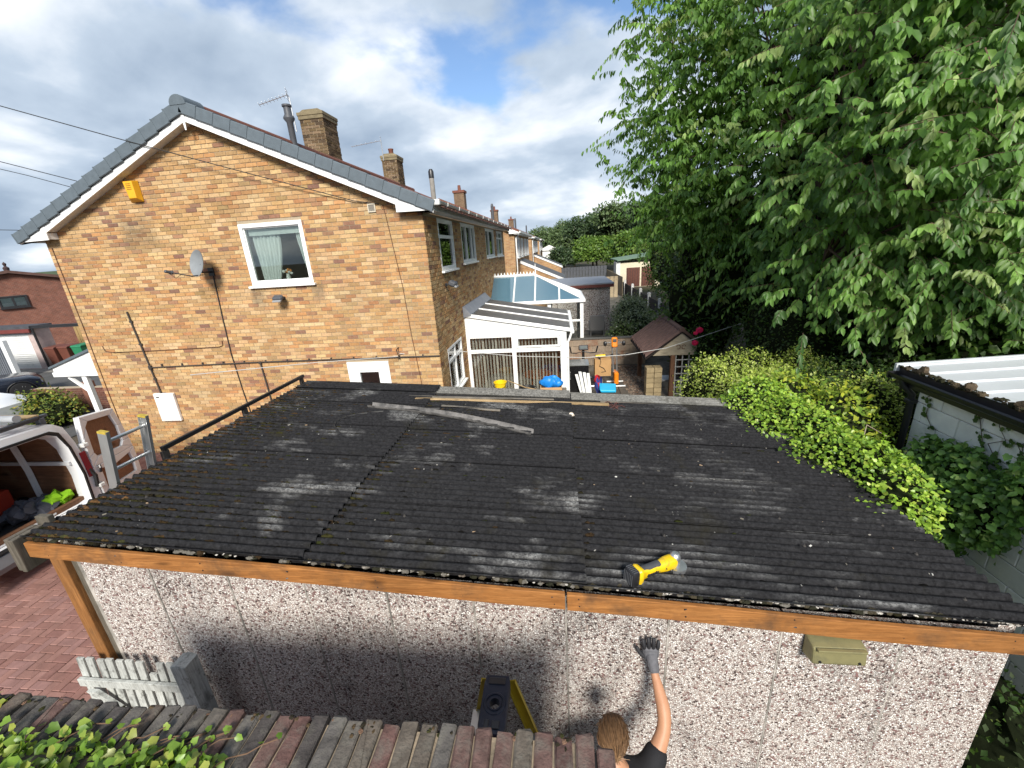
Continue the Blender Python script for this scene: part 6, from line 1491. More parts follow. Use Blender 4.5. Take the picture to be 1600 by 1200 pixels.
# open door on the far side: frame with two recessed ply panels
R0 = Vector((VX0-.02, VY1+.02, 0)); da = Vector((-.19, .98, 0)).normalized(); dn_ = Vector((.98, .19, 0)).normalized()
def dp(u, z, d=0): p = R0+da*u+dn_*d; return (p.x, p.y, z)
def dpanel(mb, poly, d0, d1):
    n = len(poly); vs = [dp(u, z, d0) for u, z in poly]+[dp(u, z, d1) for u, z in poly]; mb.add(vs, [tuple(range(n-1,-1,-1)), tuple(range(n, 2*n))]+[(i, (i+1) % n, n+(i+1) % n, n+i) for i in range(n)])
def dring(mb, outp, inp, d0, d1):
    n = len(outp)
    for i in range(n):
        j = (i+1) % n; q = [outp[i], outp[j], inp[j], inp[i]]; dpanel(mb, q, d0, d1)
OUT = [(.0, .56), (.84, .56), (.86, 1.1), (.80, 1.6), (.74, 1.92), (.10, 2.0), (.03, 1.6), (.0, 1.1)]
door = MB(); dpanel(door, OUT, -.05, -.03); dobj = door.build('rear_door', VW, van)
up_o = [(.0, 1.12), (.86, 1.12), (.84, 1.3), (.80, 1.6), (.74, 1.92), (.10, 2.0), (.03, 1.6), (.015, 1.3)]; up_i = [(.16, 1.26), (.64, 1.22), (.70, 1.30), (.70, 1.6), (.64, 1.83), (.22, 1.88), (.15, 1.80), (.12, 1.35)]
lo_o = [(.0, .56), (.84, .56), (.86, .9), (.86, 1.12), (.4, 1.12), (.0, 1.12)]; lo_i = [(.12, .66), (.74, .66), (.76, .9), (.74, 1.04), (.4, .98), (.13, 1.04)]
b = MB(); dring(b, up_o, up_i, -.03, .035); dring(b, lo_o, lo_i, -.03, .035); b.build('inner_frame', VW, dobj, bevel=.012)
b = MB(); dpanel(b, up_i, -.028, -.01); b.build('upper_panel', PLY, dobj)
b = MB(); dpanel(b, lo_i, -.028, -.01); b.build('lower_panel', PLY, dobj)
b = MB(); b.tube([dp(.08, 1.0, .05), dp(.08, 1.08, .07), dp(.10, 1.12, .05)], .018, 6); b.build('door_latch', BLACKPL, dobj)
b = MB(); b.cyl(dp(.28, 1.10, .03), dp(.28, 1.10, .045), .045, n=16); b.build('lock_cover', VW, dobj)
for z in (1.55, .8):
    b = MB(); b.cbox(dp(.0, z, .03), (.12, .09, .07), ch=.012); b.build('hinge', UPVC_OLD, dobj)
b = MB(); b.tube([dp(-.05, 1.15, .0), dp(-.03, 1.0, .05), dp(-.05, .8, .03)], .03, 6); b.build('hinge_strap', VBLK, dobj)
# near door, swung round out of the way
b = MB(); b.box(VX0-.9, VX0-.04, VY0-.09, VY0-.04, .56, 1.95); b.build('rear_door', VW, van, bevel=.015)
# roof rack and its load
rk = thing('roof_rack', 'grey roof rack on the white van', 'roof rack', (-9.6, 4.36, 2.07))
for x in (-8.15, -9.4, -10.6):
    b = MB(); b.box(x-.025, x+.025, VY0+.1, VY1-.1, 2.13, 2.17); b.build('cross_bar', DGREY, rk)
    for y in (VY0+.2, VY1-.2): b = MB(); b.box(x-.05, x+.05, y-.04, y+.04, 2.02, 2.135); b.build('foot', DGREY, rk, bevel=.01)
b = MB(); b.cyl((VX0-.12, VY0+.25, 2.17), (VX0-.12, VY1-.3, 2.17), .035, n=10); b.build('roller', BLACKPL, rk)
lr = thing('roof_ladder', 'aluminium ladder carried flat on the van roof rack', 'ladder', (-9.6, 4.3, 2.18))
for y in (4.15, 4.55):
    b = MB(); b.box(-11.2, VX0-.12, y-.03, y+.03, 2.215, 2.29); b.build('stile', ALU, lr)
for i in range(11): b = MB(); b.cyl((-8.25-i*.28, 4.15, 2.25), (-8.25-i*.28, 4.55, 2.25), .016); b.build('rung', ALU, lr)
b = MB(); b.cyl((-11.0, 4.85, 2.25), (VX0-.15, 4.85, 2.25), .055, n=14); single(b, 'plastic_pipe', pm('grey_pipe', (.32,.33,.34), .4), 'grey plastic pipe tied on the van roof rack', 'pipe', (-9.5, 4.85, 2.19), smooth=True)
b = MB(); b.box(-10.8, VX0-.2, 5.0, 5.14, 2.175, 2.2); single(b, 'roof_plank', PINE, 'pale plank on the right side of the van roof rack', 'plank', (-9.4, 5.07, 2.175))
# load
b = MB(); b.cbox((-9.2, 4.5, .84), (.7, .75, .40), ch=.02); single(b, 'red_crate', pm('red_box', (.32,.03,.015), .55, .2), 'red storage crate inside the van', 'crate', (-9.2, 4.5, .64))
def cloth(c, r, col, nm, lab, seed, sc=(1,1,1)):
    b = MB(); b.blob(c, r, 48, 26, .16, col, seed)
    rr_ = random.Random(seed)
    b.v = [(x+.022*math.sin(x*38+z*21+y*9)+.01*math.sin(z*90), y+.022*math.sin(y*41+x*17), z+.026*math.sin(x*29+y*33)+.014*math.sin(x*70-y*55)) for x, y, z in b.v]
    return single(b, nm, pm(nm+'_cloth', None, .9, .25, 9, .5, 40), lab, 'jacket', (c[0], c[1], c[2]-r[2]), smooth=True)
cloth((-8.42, 4.75, .74), (.32, .32, .13), (.085, .09, .11), 'work_jacket', 'crumpled dark grey work jacket on the van floor', 3)
cloth((-8.22, 4.98, .78), (.15, .16, .12), (.30, .62, .02), 'hi_vis_vest', 'fluorescent yellow-green vest by the van door jamb', 9)
cloth((-8.9, 4.2, .70), (.5, .4, .08), (.02, .02, .02), 'black_sheet', 'black sheet spread on the van floor', 14)
# ladder leaning on the left edge of the garage
ld = thing('leaning_ladder', 'aluminium ladder leaning on the left edge of the garage roof', 'ladder', (-4.7, 3.2, 0))
tl, tr = Vector((-3.87, 2.95, 2.90)), Vector((-3.87, 3.33, 2.90)); dl = Vector((.193, 0, 1)).normalized()
tl = Vector((-3.69, 2.68, 3.0)); tr = Vector((-3.69, 3.02, 3.0))
for p in (tl, tr):
    q = p-dl*(p.z/dl.z-.01); u = dl.cross(Vector((0,1,0))).normalized(); s = Vector((0,1,0)); b = MB()
    for a0_, a1_, e0, e1 in ((-.014,.014,-.04,-.034), (-.014,.014,.034,.04), (-.014 if p == tl else .008, -.008 if p == tl else .014, -.034, .034)):
        b.add([tuple(pp+s*a+u*e) for pp in (q, p) for a, e in ((a0_,e0),(a1_,e0),(a1_,e1),(a0_,e1))], [(3,2,1,0),(4,5,6,7),(0,1,5,4),(1,2,6,5),(2,3,7,6),(3,0,4,7)])
    o = b.build('stile', ALU, ld)
    b = MB(); b.cbox(q+Vector((0,0,.03)), (.1, .05, .06), ch=.01); b.build('foot', BLACKPL, o)
    b = MB(); b.cbox(p-dl*.008, (.075, .034, .018), R=Matrix((u, s, dl)).transposed()); b.build('end_cap', pm('worn_yellow', (.45,.33,.05), .6, .4, 40), o)
for i in range(11):
    d = .10+i*.27; a, c = tl-dl*d, tr-dl*d
    if a.z > .1: b = MB(); b.cyl(a, c, .015, n=10); b.build('rung', ALU, ld)
# ---------------------------------------------------------------- across the street
car = thing('parked_car', 'dark blue car parked across the street', 'car', (-23.3, 13.9, 0))
CARP = pm('car_navy', (.010, .013, .022), .18, .15, 3, spec=.6)
def carprof(x, hw, zl, zb, zt, tw): return [(13.95-hw, zl), (13.95-hw, zb*.75), (13.95-hw+.04, zb), (13.95-tw, zt), (13.95+tw, zt), (13.95+hw-.04, zb), (13.95+hw, zb*.75), (13.95+hw, zl)]
sts = [(-21.1, .62, .35, .55, .58, .5), (-21.2, .8, .25, .66, .70, .7), (-21.45, .88, .22, .76, .80, .74), (-22.6, .9, .22, .82, .88, .76), (-23.4, .9, .22, .88, 1.32, .66), (-24.0, .9, .22, .90, 1.40, .66), (-24.6, .9, .22, .92, 1.36, .65), (-25.2, .88, .25, .90, .97, .74), (-25.5, .78, .32, .8, .84, .66)]
b = loft([carprof(*s) for s in sts], [s[0] for s in sts], (True, True)); b.build('body', CARP, car, smooth=True, sharp=35)
for x in (-21.72, -24.3):
    for sy, yy in ((-1, 13.1), (1, 14.8)):
        b = MB(); b.lathe([(.2,-.1),(.31,-.1),(.335,-.06),(.335,.06),(.31,.1),(.235,.105)], (x, yy, .335), (0, sy, 0), 26); wh = b.build('wheel', VBLK, car, smooth=True)
        b = MB(); b.lathe([(.0,.06),(.05,.085),(.05,.06)], (x, yy, .335), (0, sy, 0), 14); b.lathe([(.21,.095),(.235,.105),(.235,.05),(.21,.05)], (x, yy, .335), (0, sy, 0), 26)
        for k_ in range(5):
            for dd in (-.13, .13):
                a = k_*1.2566+dd; b.tube([(x+.03*math.cos(a), yy+sy*.08, .335+.03*math.sin(a)), (x+.22*math.cos(a*1.0+dd*.3), yy+sy*.098, .335+.22*math.sin(a+dd*.3))], .013, 4)
        b.build('alloy_rim', ALU, wh)
        if sy < 0:
            ar = MB(); ar.tube([(x+.375*math.cos(t), yy-.055, .335+.375*math.sin(t)) for t in np.linspace(-.2, 3.34, 15)], .018, 5); ar.build('wheel_arch', VBLK, car)
b = MB(); b.prism([(-23.1, .92), (-23.45, 1.26), (-24.4, 1.30), (-24.9, .96)], 1, 13.12, 13.14); b.build('side_glass', VBLK, car)
b = MB(); b.prism([(-22.5, .35), (-22.5, .9), (-22.49, .9), (-22.49, .35)], 1, 13.045, 13.052); b.build('door_gap', DGREY, car)
b = MB(); b.cbox((-21.2, 13.35, .56), (.1, .3, .12), ch=.03); b.build('headlight', pm('headlight', (.5,.5,.52), .1), car)
car.location = (-21.1, 11.4, 0); car.rotation_euler = (0, 0, rad(58))
# neighbour's house and garage
nh = thing('brown_brick_house', 'brown brick house with a low gable across the street', 'house', (-32.3, 22, 0))
b = MB(); b.prism([(-37.6, 0), (-28.2, 0), (-28.2, 3.75), (-32.3, 4.62), (-37.6, 3.75)], 1, 22, 32); b.build('wall', RED_FAR, nh)
for s, xe in ((1, -27.9), (-1, -37.9)):
    p = MB(); p.prism([(-32.3, 4.82), (-32.3, 4.66), (xe, 3.70), (xe, 3.86)], 1, 21.7, 32.2); p.build('roof', pm('brown_roof', (.10,.055,.045), .85, .3, 6, .3, 20), nh)
w = window(nh, 1, 21.93, -1, -33.15, -31.95, 2.66, 3.36, mull=(-32.55,), fw=.09, mat=BLACKPL, sill=True, back=CURTAIN)
fnl = MB(); fnl.lathe([(.12,4.8),(.14,4.95),(.05,5.05),(.09,5.18),(0,5.3)], (-32.3, 22, 0), n=10); fnl.build('finial', pm('dark_clay', (.05,.03,.03), .8), nh)
b = MB(); b.box(-28.35, -27.5, 21.7, 21.9, 3.35, 3.55); b.build('eaves_box', UPVC, nh)
nh.rotation_euler = (0, 0, rad(54))
ng = thing('white_door_garage', 'garage with a white ribbed door beside the brown brick house', 'garage', (-27, 19, 0))
b = MB(); wall_holes(b, 1, 17, 17.2, -29.5, -25.0, 0, 1.98, [(-28.9, -25.35, .02, 1.75)]); b.box(-25.2, -25, 17.2, 17.7, 0, 1.98); b.box(-29.5, -29.3, 17.2, 17.7, 0, 1.98); b.build('wall', pm('pale_pink_render', (.45,.36,.34), .9, .2), ng)
b = MB(); b.box(-29.6, -24.9, 16.85, 17.8, 2.0, 2.12); b.build('roof', pm('dark_felt', (.06,.062,.07), .85, .3, 4), ng)
b = MB(); b.box(-24.9, -22.0, 16.9, 17.0, 2.0, 2.14); b.build('carport_beam', BLACKPL, ng)
b = MB(); b.box(-29.6, -24.9, 16.8, 16.86, 1.83, 2.0); b.build('fascia', pm('maroon_paint', (.15,.035,.03), .6, .2), ng)
dd = MB(); dd.box(-28.9, -25.35, 17.08, 17.12, .02, 1.75); do = dd.build('door', WHITEPAINT, ng)
for i in range(17): b = MB(); b.box(-28.88, -25.37, 17.05, 17.08, .05+i*.1, .10+i*.1); b.build('door_rib', WHITEPAINT, do)
b = MB(); b.tube([(-24.9, 16.95, 2.0), (-24.88, 16.95, 1.0), (-24.85, 16.95, 0)], .05, 8); b.build('downpipe', BLACKPL, ng)
sp_ = thing('ribbed_panel', 'grey ribbed shutter panel in a white frame in front of the white garage door', 'panel', (-25.6, 15.3, 0))
b = MB(); b.box(-27.2, -24.35, 15.3, 15.36, .1, 1.62); b.build('sheet', pm('grey_shutter', (.16,.175,.2), .5, .15), sp_)
for i in range(26): b = MB(); b.cyl((-27.15+i*.11, 15.28, .12), (-27.15+i*.11, 15.28, 1.6), .03, n=6); b.build('rib', pm('grey_shutter', (.16,.175,.2)), sp_)
b = MB(); wall_holes(b, 1, 15.24, 15.4, -27.4, -24.15, .0, 1.75, [(-27.2, -24.35, .1, 1.62)]); b.build('frame', UPVC, sp_)
nf = thing('close_board_fence', 'yellowish close-board fence between the two houses across the street', 'fence', (-23.5, 19.5, 0))
YF = wood('yellow_fence', (.40, .28, .12), (.30, .2, .09), 2)
for i in range(26): b = MB(); b.box(-24.85+i*.15, -24.85+i*.15+.145, 18.6+.012*(i % 2), 18.63+.012*(i % 2), 0, 1.85); b.build('board', YF, nf)
for x in (-23.2,): b = MB(); b.box(x-.06, x+.06, 18.5, 18.6, 0, 2.0); b.build('post', pm('white_concrete', (.62,.62,.6)), nf)
def bin_(x, y, col, label, lid):
    t = thing('wheelie_bin', label, 'bin', (x, y, 0), 'bins across the street'); mt = pm('bin_'+lid, col, .55, .15)
    b = MB(); b.add([(x-.2,y-.25,0),(x+.2,y-.25,0),(x+.2,y+.2,0),(x-.2,y+.2,0),(x-.27,y-.34,.98),(x+.27,y-.34,.98),(x+.27,y+.3,.98),(x-.27,y+.3,.98)], [(0,3,2,1),(4,5,6,7),(0,1,5,4),(1,2,6,5),(2,3,7,6),(3,0,4,7)]); b.build('body', mt, t, bevel=.02)
    b = MB(); b.prism([(y-.37, .98), (y+.34, .98), (y+.34, 1.08), (y-.3, 1.05)], 0, x-.29, x+.29); b.build('lid', mt, t, bevel=.015)
    for s in (-1, 1): b = MB(); b.cyl((x+s*.22, y+.24, .1), (x+s*.28, y+.24, .1), .1, n=14); b.build('wheel', BLACKPL, t)
bin_(-24.5, 17.3, (.13,.045,.03), 'nearer brown wheelie bin by the yellowish fence', 'brown'); bin_(-23.9, 17.4, (.13,.045,.03), 'farther brown wheelie bin by the yellowish fence', 'brown')
bin_(-23.25, 17.5, (.02,.17,.08), 'green wheelie bin half behind the porch canopy', 'green')
lw = thing('garden_wall', 'low dark red brick garden wall beyond the van', 'wall', (-15.6, 11, 0))
b = MB()
for j in range(10):
    x = -17.4-(.11 if j % 2 else 0)
    while x < -13.4: b.box(x, x+.214, 11.2, 11.3, j*.075, j*.075+.065, random.choice([(.12,.05,.04), (.10,.045,.04), (.15,.065,.05)])); x += .225
tag(b.build('bricks', BRICK, lw), kind='stuff'); b = MB(); b.box(-17.4, -13.4, 11.21, 11.4, 0, .75); b.build('core', MORTAR, lw)
b = MB(); b.box(-15.45, -15.2, 11.12, 11.36, 0, .95); b.build('pier', pm('pier_brick', (.2,.09,.06), .9, .25, 9), lw)
ww = thing('white_car', 'white vehicle half hidden beyond the van roof', 'car', (-15.2, 7.6, 0))
sts = [(-13.9, .7, .35, .8, .85, .6), (-14.2, .85, .25, .95, 1.0, .74), (-15.0, .88, .22, 1.0, 1.08, .76), (-15.6, .88, .22, 1.05, 1.55, .68), (-17.0, .88, .22, 1.05, 1.58, .68), (-17.6, .85, .25, 1.0, 1.1, .7)]
b = loft([[(y-13.95+8.6, z) for y, z in carprof(*s)] for s in sts], [s[0] for s in sts], (True, True)); b.build('body', VW, ww, smooth=True, sharp=35)
b = MB(); b.prism([(-15.3, 1.08), (-15.65, 1.46), (-17.0, 1.48), (-17.4, 1.12)], 1, 7.75, 7.80); b.build('side_glass', VBLK, ww)
for x in (-14.6, -16.9):
    for sy, yy in ((-1, 7.8), (1, 9.4)): b = MB(); b.lathe([(.0,.08),(.2,.1),(.31,.1),(.33,.05),(.33,-.06),(.2,-.1)], (x, yy, .33), (0, sy, 0), 22); b.build('wheel', VBLK, ww, smooth=True)

ww.location = (-17.1, 8.3, -.05)
# ---------------------------------------------------------------- white roofed outbuilding on the right
sd = thing('outbuilding', 'pale block outbuilding with a white metal roof and black gutter', 'outbuilding', (5.4, 3, 0))
BLK = pm('painted_block', None, .9, .15, 5, .3, 110, dirt=((.34,.32,.27), 3.2, .54, .74, .5))
b = MB(); b.box(4.02, 7.2, .2, 4.93, 0, 2.36); b.build('core', MORTAR, sd)
for j in range(11):
    y = .2-(.22 if j % 2 else 0)
    while y < 4.96:
        s, t = max(y, .2), min(y+.438, 4.96); y += .445
        if t-s < .05 or t < 1.2: continue
        kk = random.uniform(.9, 1.06); p = MB(); p.cbox((4.03, (s+t)/2, j*.22+.108), (.06, t-s, .212), (.74*kk, .73*kk, .69*kk), ch=.006); p.build('block', BLK, sd)
for j in range(11):
    for i in range(6): kk = random.uniform(.9, 1.06); p = MB(); p.cbox((4.29+i*.45, 4.94, j*.22+.108), (.44, .05, .212), (.52*kk, .51*kk, .48*kk), ch=.006); p.build('block', BLK, sd)
WM = pm('white_metal', (.50, .525, .54), .4, .08, 2, metal=.0, spec=.5, dirt=((.3,.3,.28), 2.2, .55, .8, .35))
def srz(x): return 2.57+.045*(x-3.9)
for i in range(4):
    y0 = .3+i*1.22; y1 = y0+1.24; p = MB(); prf = []
    for q in range(4):
        u = q/4*(y1-y0); prf += [(u, 0), (u+.24, 0), (u+.255, .018), (u+.29, .018)]
    prf = [(y0+u, z) for u, z in prf if y0+u <= y1]
    vs = []
    for yy, z in prf: vs += [(3.88, yy, srz(3.88)+z), (7.4, yy, srz(7.4)+z), (3.88, yy, srz(3.88)+z-.004), (7.4, yy, srz(7.4)+z-.004)]
    fs = []
    for q in range(len(prf)-1): fs += [(q*4, q*4+1, q*4+5, q*4+4), (q*4+2, q*4+6, q*4+7, q*4+3), (q*4, q*4+4, q*4+6, q*4+2)]
    p.add(vs, fs); p.build('roof_sheet', WM, sd)
p = MB(); p.prism([(3.86, srz(3.86)-.16), (7.4, srz(7.4)-.16), (7.4, srz(7.4)+.03), (3.86, srz(3.86)+.03)], 1, 5.18, 5.21); p.build('verge_trim', WM, sd)
p = MB(); p.box(3.90, 3.93, .3, 5.19, 2.36, 2.55); p.build('fascia', BLACKPL, sd)
p = MB()
def gt2(u, v): t = math.pi*(1+u); return (3.845+.062*math.cos(t), .3+4.88*v, 2.50+.062*math.sin(t))
p.grid(gt2, 8, 2); p.grid(lambda u, v: (lambda q: (q[0], q[1], q[2]+.005))(gt2(1-u, v)), 8, 2); p.box(3.78, 3.91, 5.17, 5.19, 2.43, 2.51); gg = p.build('gutter', BLACKPL, sd, smooth=True)
p = MB(); p.tube([(3.845, 5.05, 2.46), (3.86, 5.03, 2.38), (3.95, 4.99, 2.28), (3.96, 4.99, 2.0), (3.96, 4.99, .05)], .036, 10); p.build('downpipe', BLACKPL, gg, smooth=True)
p = MB(); p.cbox((3.95, 4.985, 2.2), (.1, .09, .05), ch=.01); p.build('pipe_clip', BLACKPL, gg)
mm = MB()
for k_ in range(160):
    yy = random.uniform(1.5, 5.15); s = random.uniform(.015, .035); mm.blob((3.895+random.gauss(0, .012), yy, 2.575), (s, s*1.3, s*.8), 7, 5, .25, random.choice([(.06,.05,.035), (.09,.07,.045), (.035,.035,.02)]), k_)
for yy in (4.85, 4.3, 3.8): mm.blob((3.90, yy, 2.60), (.045, .055, .05), 8, 6, .2, (.12,.09,.06), int(yy*10))
tag(mm.build('edge_moss', MOSS, sd, smooth=True), kind='stuff')

# ---------------------------------------------------------------- leafy growth
LEAF = leafmat('leaf', .45, .42, .35); LEAF_M = leafmat('leaf_matt', .35, .6, .2)
BARK = pm('bark', (.09, .065, .05), .95, .35, 9, .8, 40, spec=.1, bd=.02)
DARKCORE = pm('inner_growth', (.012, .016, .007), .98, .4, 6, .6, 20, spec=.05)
def lump_points(lumps, n, jit=.05, up_bias=0.0, vis=True):
    """points and outward normals over the surface of a union of ellipsoids"""
    L = np.array(lumps, float); area = (L[:, 3]*L[:, 4]+L[:, 3]*L[:, 5]+L[:, 4]*L[:, 5]); P, N = [], []
    need = n; tries = 0
    while need > 0 and tries < 12:
        m_ = int(need*2.2)+50; idx = rng.choice(len(L), m_, p=area/area.sum()); d = unit(rng.normal(size=(m_, 3))); c, r_ = L[idx, :3], L[idx, 3:6]
        q = c+d*r_; nn = unit(d/r_); keep = np.ones(m_, bool)
        for k_ in range(len(L)):
            ins = (((q-L[k_, :3])/L[k_, 3:6])**2).sum(1) < .90; keep &= ~(ins & (idx != k_))
        if vis: keep &= (nn*(np.array([0, 0, CAM_Z+1.5])-q)).sum(1) > -.55*np.linalg.norm(np.array([0, 0, CAM_Z+1.5])-q, axis=1)
        keep &= nn[:, 2] > -.75
        q, nn = q[keep][:need], nn[keep][:need]; q = q+nn*rng.normal(0, jit, (len(q), 1))+rng.normal(0, jit*.5, q.shape); P.append(q); N.append(nn); need -= len(q); tries += 1
    return np.concatenate(P), np.concatenate(N)
def leafy(thing_, lumps, n, size, pal, w, tpl=OVAL, mat=None, droop=.4, jit=.06, width=1.0, core=.86, name='foliage', layers=True):
    P, N = lump_points(lumps, n, jit)
    D = unit(N*.45+rng.normal(0, .75, P.shape)+np.array([0, 0, -droop])); Nn = unit(N*.8+np.array([0, -.25, .75])+rng.normal(0, .45, P.shape))
    o = leaves(name, P, D, Nn, size*rng.uniform(.42, 1.3, len(P)), mat or LEAF, palette(pal, w, len(P)), thing_, tpl, width)
    tag(o, kind='stuff')
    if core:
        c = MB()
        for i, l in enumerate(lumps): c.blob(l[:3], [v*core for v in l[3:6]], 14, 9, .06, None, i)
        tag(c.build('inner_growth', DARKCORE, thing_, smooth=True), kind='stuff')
    return P, N
G1, G2, G3, G4 = (.055,.105,.018), (.08,.15,.022), (.035,.072,.016), (.12,.19,.03)
# ivy over the garage edge
L = []
for i, t in enumerate(np.linspace(0, 1, 9)):
    y = 3.35+2.12*t; x = 2.76-.12*t; r_ = .26+.16*t
    L.append((x+.02*math.sin(i*2.1), y, 1.95, .24+.14*t, .34, .34+.05*math.sin(i*1.7)))
    L.append((x+.02, y+.1, 1.2, .26, .36, .8))
L += [(2.40, 5.25, 2.02, .36, .30, .20), (2.30, 4.65, 1.98, .22, .4, .18), (2.42, 3.9, 1.95, .22, .4, .18), (2.58, 3.2, 1.93, .2, .3, .16)]
iv = thing('ivy_hedge', 'bright ivy hedge spilling over the right edge of the garage roof', 'hedge', (2.8, 4, 0))
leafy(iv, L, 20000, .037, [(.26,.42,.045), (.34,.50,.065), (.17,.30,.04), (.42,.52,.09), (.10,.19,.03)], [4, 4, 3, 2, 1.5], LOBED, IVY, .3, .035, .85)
vg = MB()
# variegated privet further back
vh = thing('variegated_hedge', 'pale yellow-green variegated hedge beyond the far corner of the garage', 'hedge', (2.9, 6.6, 0))
L = [(x+random.gauss(0, .05), y+random.gauss(0, .05), 1.12+random.gauss(0, .09)-.05*(y-5.95), .42+random.uniform(-.06,.06), .44, 1.02+random.uniform(-.08,.1)) for x in (2.72, 3.1, 3.5, 3.9, 4.3) for y in (5.95, 6.5, 7.1, 7.7) if x+.3*(y-5.95) > 2.6]+[(2.75, 6.0, .6, .42, .6, .7)]
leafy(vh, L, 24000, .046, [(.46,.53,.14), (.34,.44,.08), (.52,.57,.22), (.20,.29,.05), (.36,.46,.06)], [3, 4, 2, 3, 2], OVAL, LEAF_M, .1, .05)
L = [(3.1, 5.75, 1.75, .45, .4, .55), (3.5, 5.3, 1.5, .5, .5, .75), (3.2, 5.1, 1.2, .5, .6, .8)]
sb = thing('yellowing_shrub', 'yellow-green leafy shrub between the ivy and the variegated hedge', 'shrub', (3.2, 5.5, 0))
leafy(sb, L, 2600, .075, [(.42,.46,.05), (.28,.38,.05), (.15,.25,.035)], [2, 3, 3], OVAL, LEAF, .4, .05)
ds = thing('privet_and_gap_filler', 'dark fine-leaved shrub, partly added to darken the gap beside the outbuilding', 'shrub', (3.7, 6, 0))
L = [(3.75, 6.2, 1.2, .55, .7, 1.0), (4.3, 6.6, 1.1, .7, .7, 1.1), (3.45, 4.6, .9, .35, .6, .9), (4.9, 6.3, 1.0, .7, .6, 1.2), (3.4, 4.3, .6, .3, .5, .7), (3.1, 2.4, .25, .45, .7, .6)]  # last lump is added low in the gap to keep it dark
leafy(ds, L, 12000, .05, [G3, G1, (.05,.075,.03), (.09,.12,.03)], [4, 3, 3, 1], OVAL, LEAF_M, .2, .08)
ib = thing('wall_ivy', 'dark green ivy climbing the pale block wall of the outbuilding', 'ivy', (3.9, 3.6, 0))
L = [(3.88, 4.1, 1.50, .17, .42, .5), (3.88, 4.4, 1.62, .13, .3, .3), (3.90, 3.45, 1.98, .11, .24, .26), (3.85, 4.3, 1.1, .2, .35, .5), (3.89, 3.8, 1.5, .14, .26, .35), (3.72, 4.3, .6, .28, .45, .7)]
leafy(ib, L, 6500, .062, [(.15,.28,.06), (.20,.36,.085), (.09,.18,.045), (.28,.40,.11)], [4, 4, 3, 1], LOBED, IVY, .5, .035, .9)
tr_ = MB(); nl = []
for k_ in range(9):
    y = 3.0+random.random()*1.9; z = 2.0; pts = []
    for q in range(5): pts.append((3.985, y+random.gauss(0,.05), z+.1*q)); nl.append(pts[-1])
    tr_.tube(pts, .004, 4)
tag(tr_.build('tendrils', BARK, ib), kind='stuff')
P = np.repeat(np.array(nl), 3, 0)+rng.normal(0, .03, (len(nl)*3, 3)); P[:, 0] = 3.975
o = leaves('tendril_leaves', P, unit(rng.normal(0, 1, P.shape)*np.array([.2, 1, 1])), np.tile(np.array([[-1., 0, .2]]), (len(P), 1)), rng.uniform(.03, .055, len(P)), IVY, palette([(.05,.1,.03), (.08,.14,.04)], [1, 1], len(P)), ib, LOBED); tag(o, kind='stuff')
b = MB(); b.tube([(3.3, 4.35, 1.6), (3.22, 4.4, 2.0), (3.3, 4.5, 2.12), (3.5, 4.45, 2.0)], .006, 5); b.build('bare_twig', pm('dead_stem', (.33,.28,.2), .9), ds)
# garden bushes beyond
bs = thing('grey_leaved_bush', 'large grey-green bush beside the pebbled flat-roofed garage', 'shrub', (3.6, 18, 0))
leafy(bs, [(3.3, 19.2, .75, .8, 1.2, .85), (3.0, 17.2, .65, .8, 1.0, .75), (4.1, 17.4, .55, .7, 1.3, .65), (3.5, 20.8, .75, .7, 1.0, .85)], 7000, .10, [(.24,.28,.17), (.17,.21,.12), (.32,.36,.24), (.10,.14,.07)], [3, 3, 2, 2], OVAL, LEAF_M, .2, .1)
bs = thing('pale_flower_bush', 'low bush with pale flower heads over the yard wall', 'shrub', (2.4, 15.6, 0))
leafy(bs, [(2.3, 15.4, .7, .5, .5, .55), (2.9, 15.5, .75, .45, .5, .5)], 1500, .08, [(.08,.13,.04), (.14,.18,.08), (.5,.5,.48)], [4, 3, .5], OVAL, LEAF_M, .2, .07)
bs = thing('laurel_bush', 'dense dark bush beside the fence behind the shelter', 'shrub', (4.6, 16, 0))
leafy(bs, [(4.6, 15.6, 1.0, .8, 1.2, 1.0), (4.2, 13.9, 1.2, .7, .9, 1.1), (5.0, 14.4, 1.3, .8, 1.0, 1.2)], 4200, .10, [G1, G2, G3, (.16,.2,.05)], [3, 3, 3, 1], OVAL, LEAF, .3, .1)
rose = thing('rose_bush', 'climbing rose bush with red blooms beside the shelter gable', 'rose', (3.75, 10.9, 0))
leafy(rose, [(3.72, 11.0, 1.25, .30, .3, .55), (3.85, 11.1, .6, .3, .3, .6), (3.6, 11.1, 1.7, .25, .25, .3)], 1400, .07, [(.06,.13,.03), (.1,.18,.04), (.04,.09,.02)], [3, 3, 2], OVAL, LEAF, .4, .05)
for i, (x, y, z, s) in enumerate(((3.50, 10.72, 1.93, .10), (3.42, 10.75, 1.60, .09), (3.40, 10.7, 1.86, .06))):
    b = MB()
    for q in range(16):
        a = q*2.4; rr_ = s*(.25+.05*q**.9*.5); b.blob((x+rr_*math.cos(a), y-.02*(q % 3), z+rr_*math.sin(a)*.8), (s*.42, s*.2, s*.42), 7, 5, .15, (.55+.1*random.random(), .01, .05+.05*random.random()), q)
    b.build('bloom', pm('rose_petal', None, .6, .1), rose, smooth=True)
pt = thing('street_shrub', 'yellow-green shrub with small flowers beside the low garden wall', 'shrub', (-15.5, 10.2, 0))
leafy(pt, [(-15.7, 10.2, .45, .75, .6, .5), (-14.9, 9.8, .4, .6, .6, .42), (-16.4, 10.5, .3, .5, .5, .35)], 1800, .10, [(.16,.22,.04), (.28,.27,.05), (.1,.15,.04), (.42,.34,.08)], [4, 3, 3, 1], OVAL, LEAF_M, .2, .08)
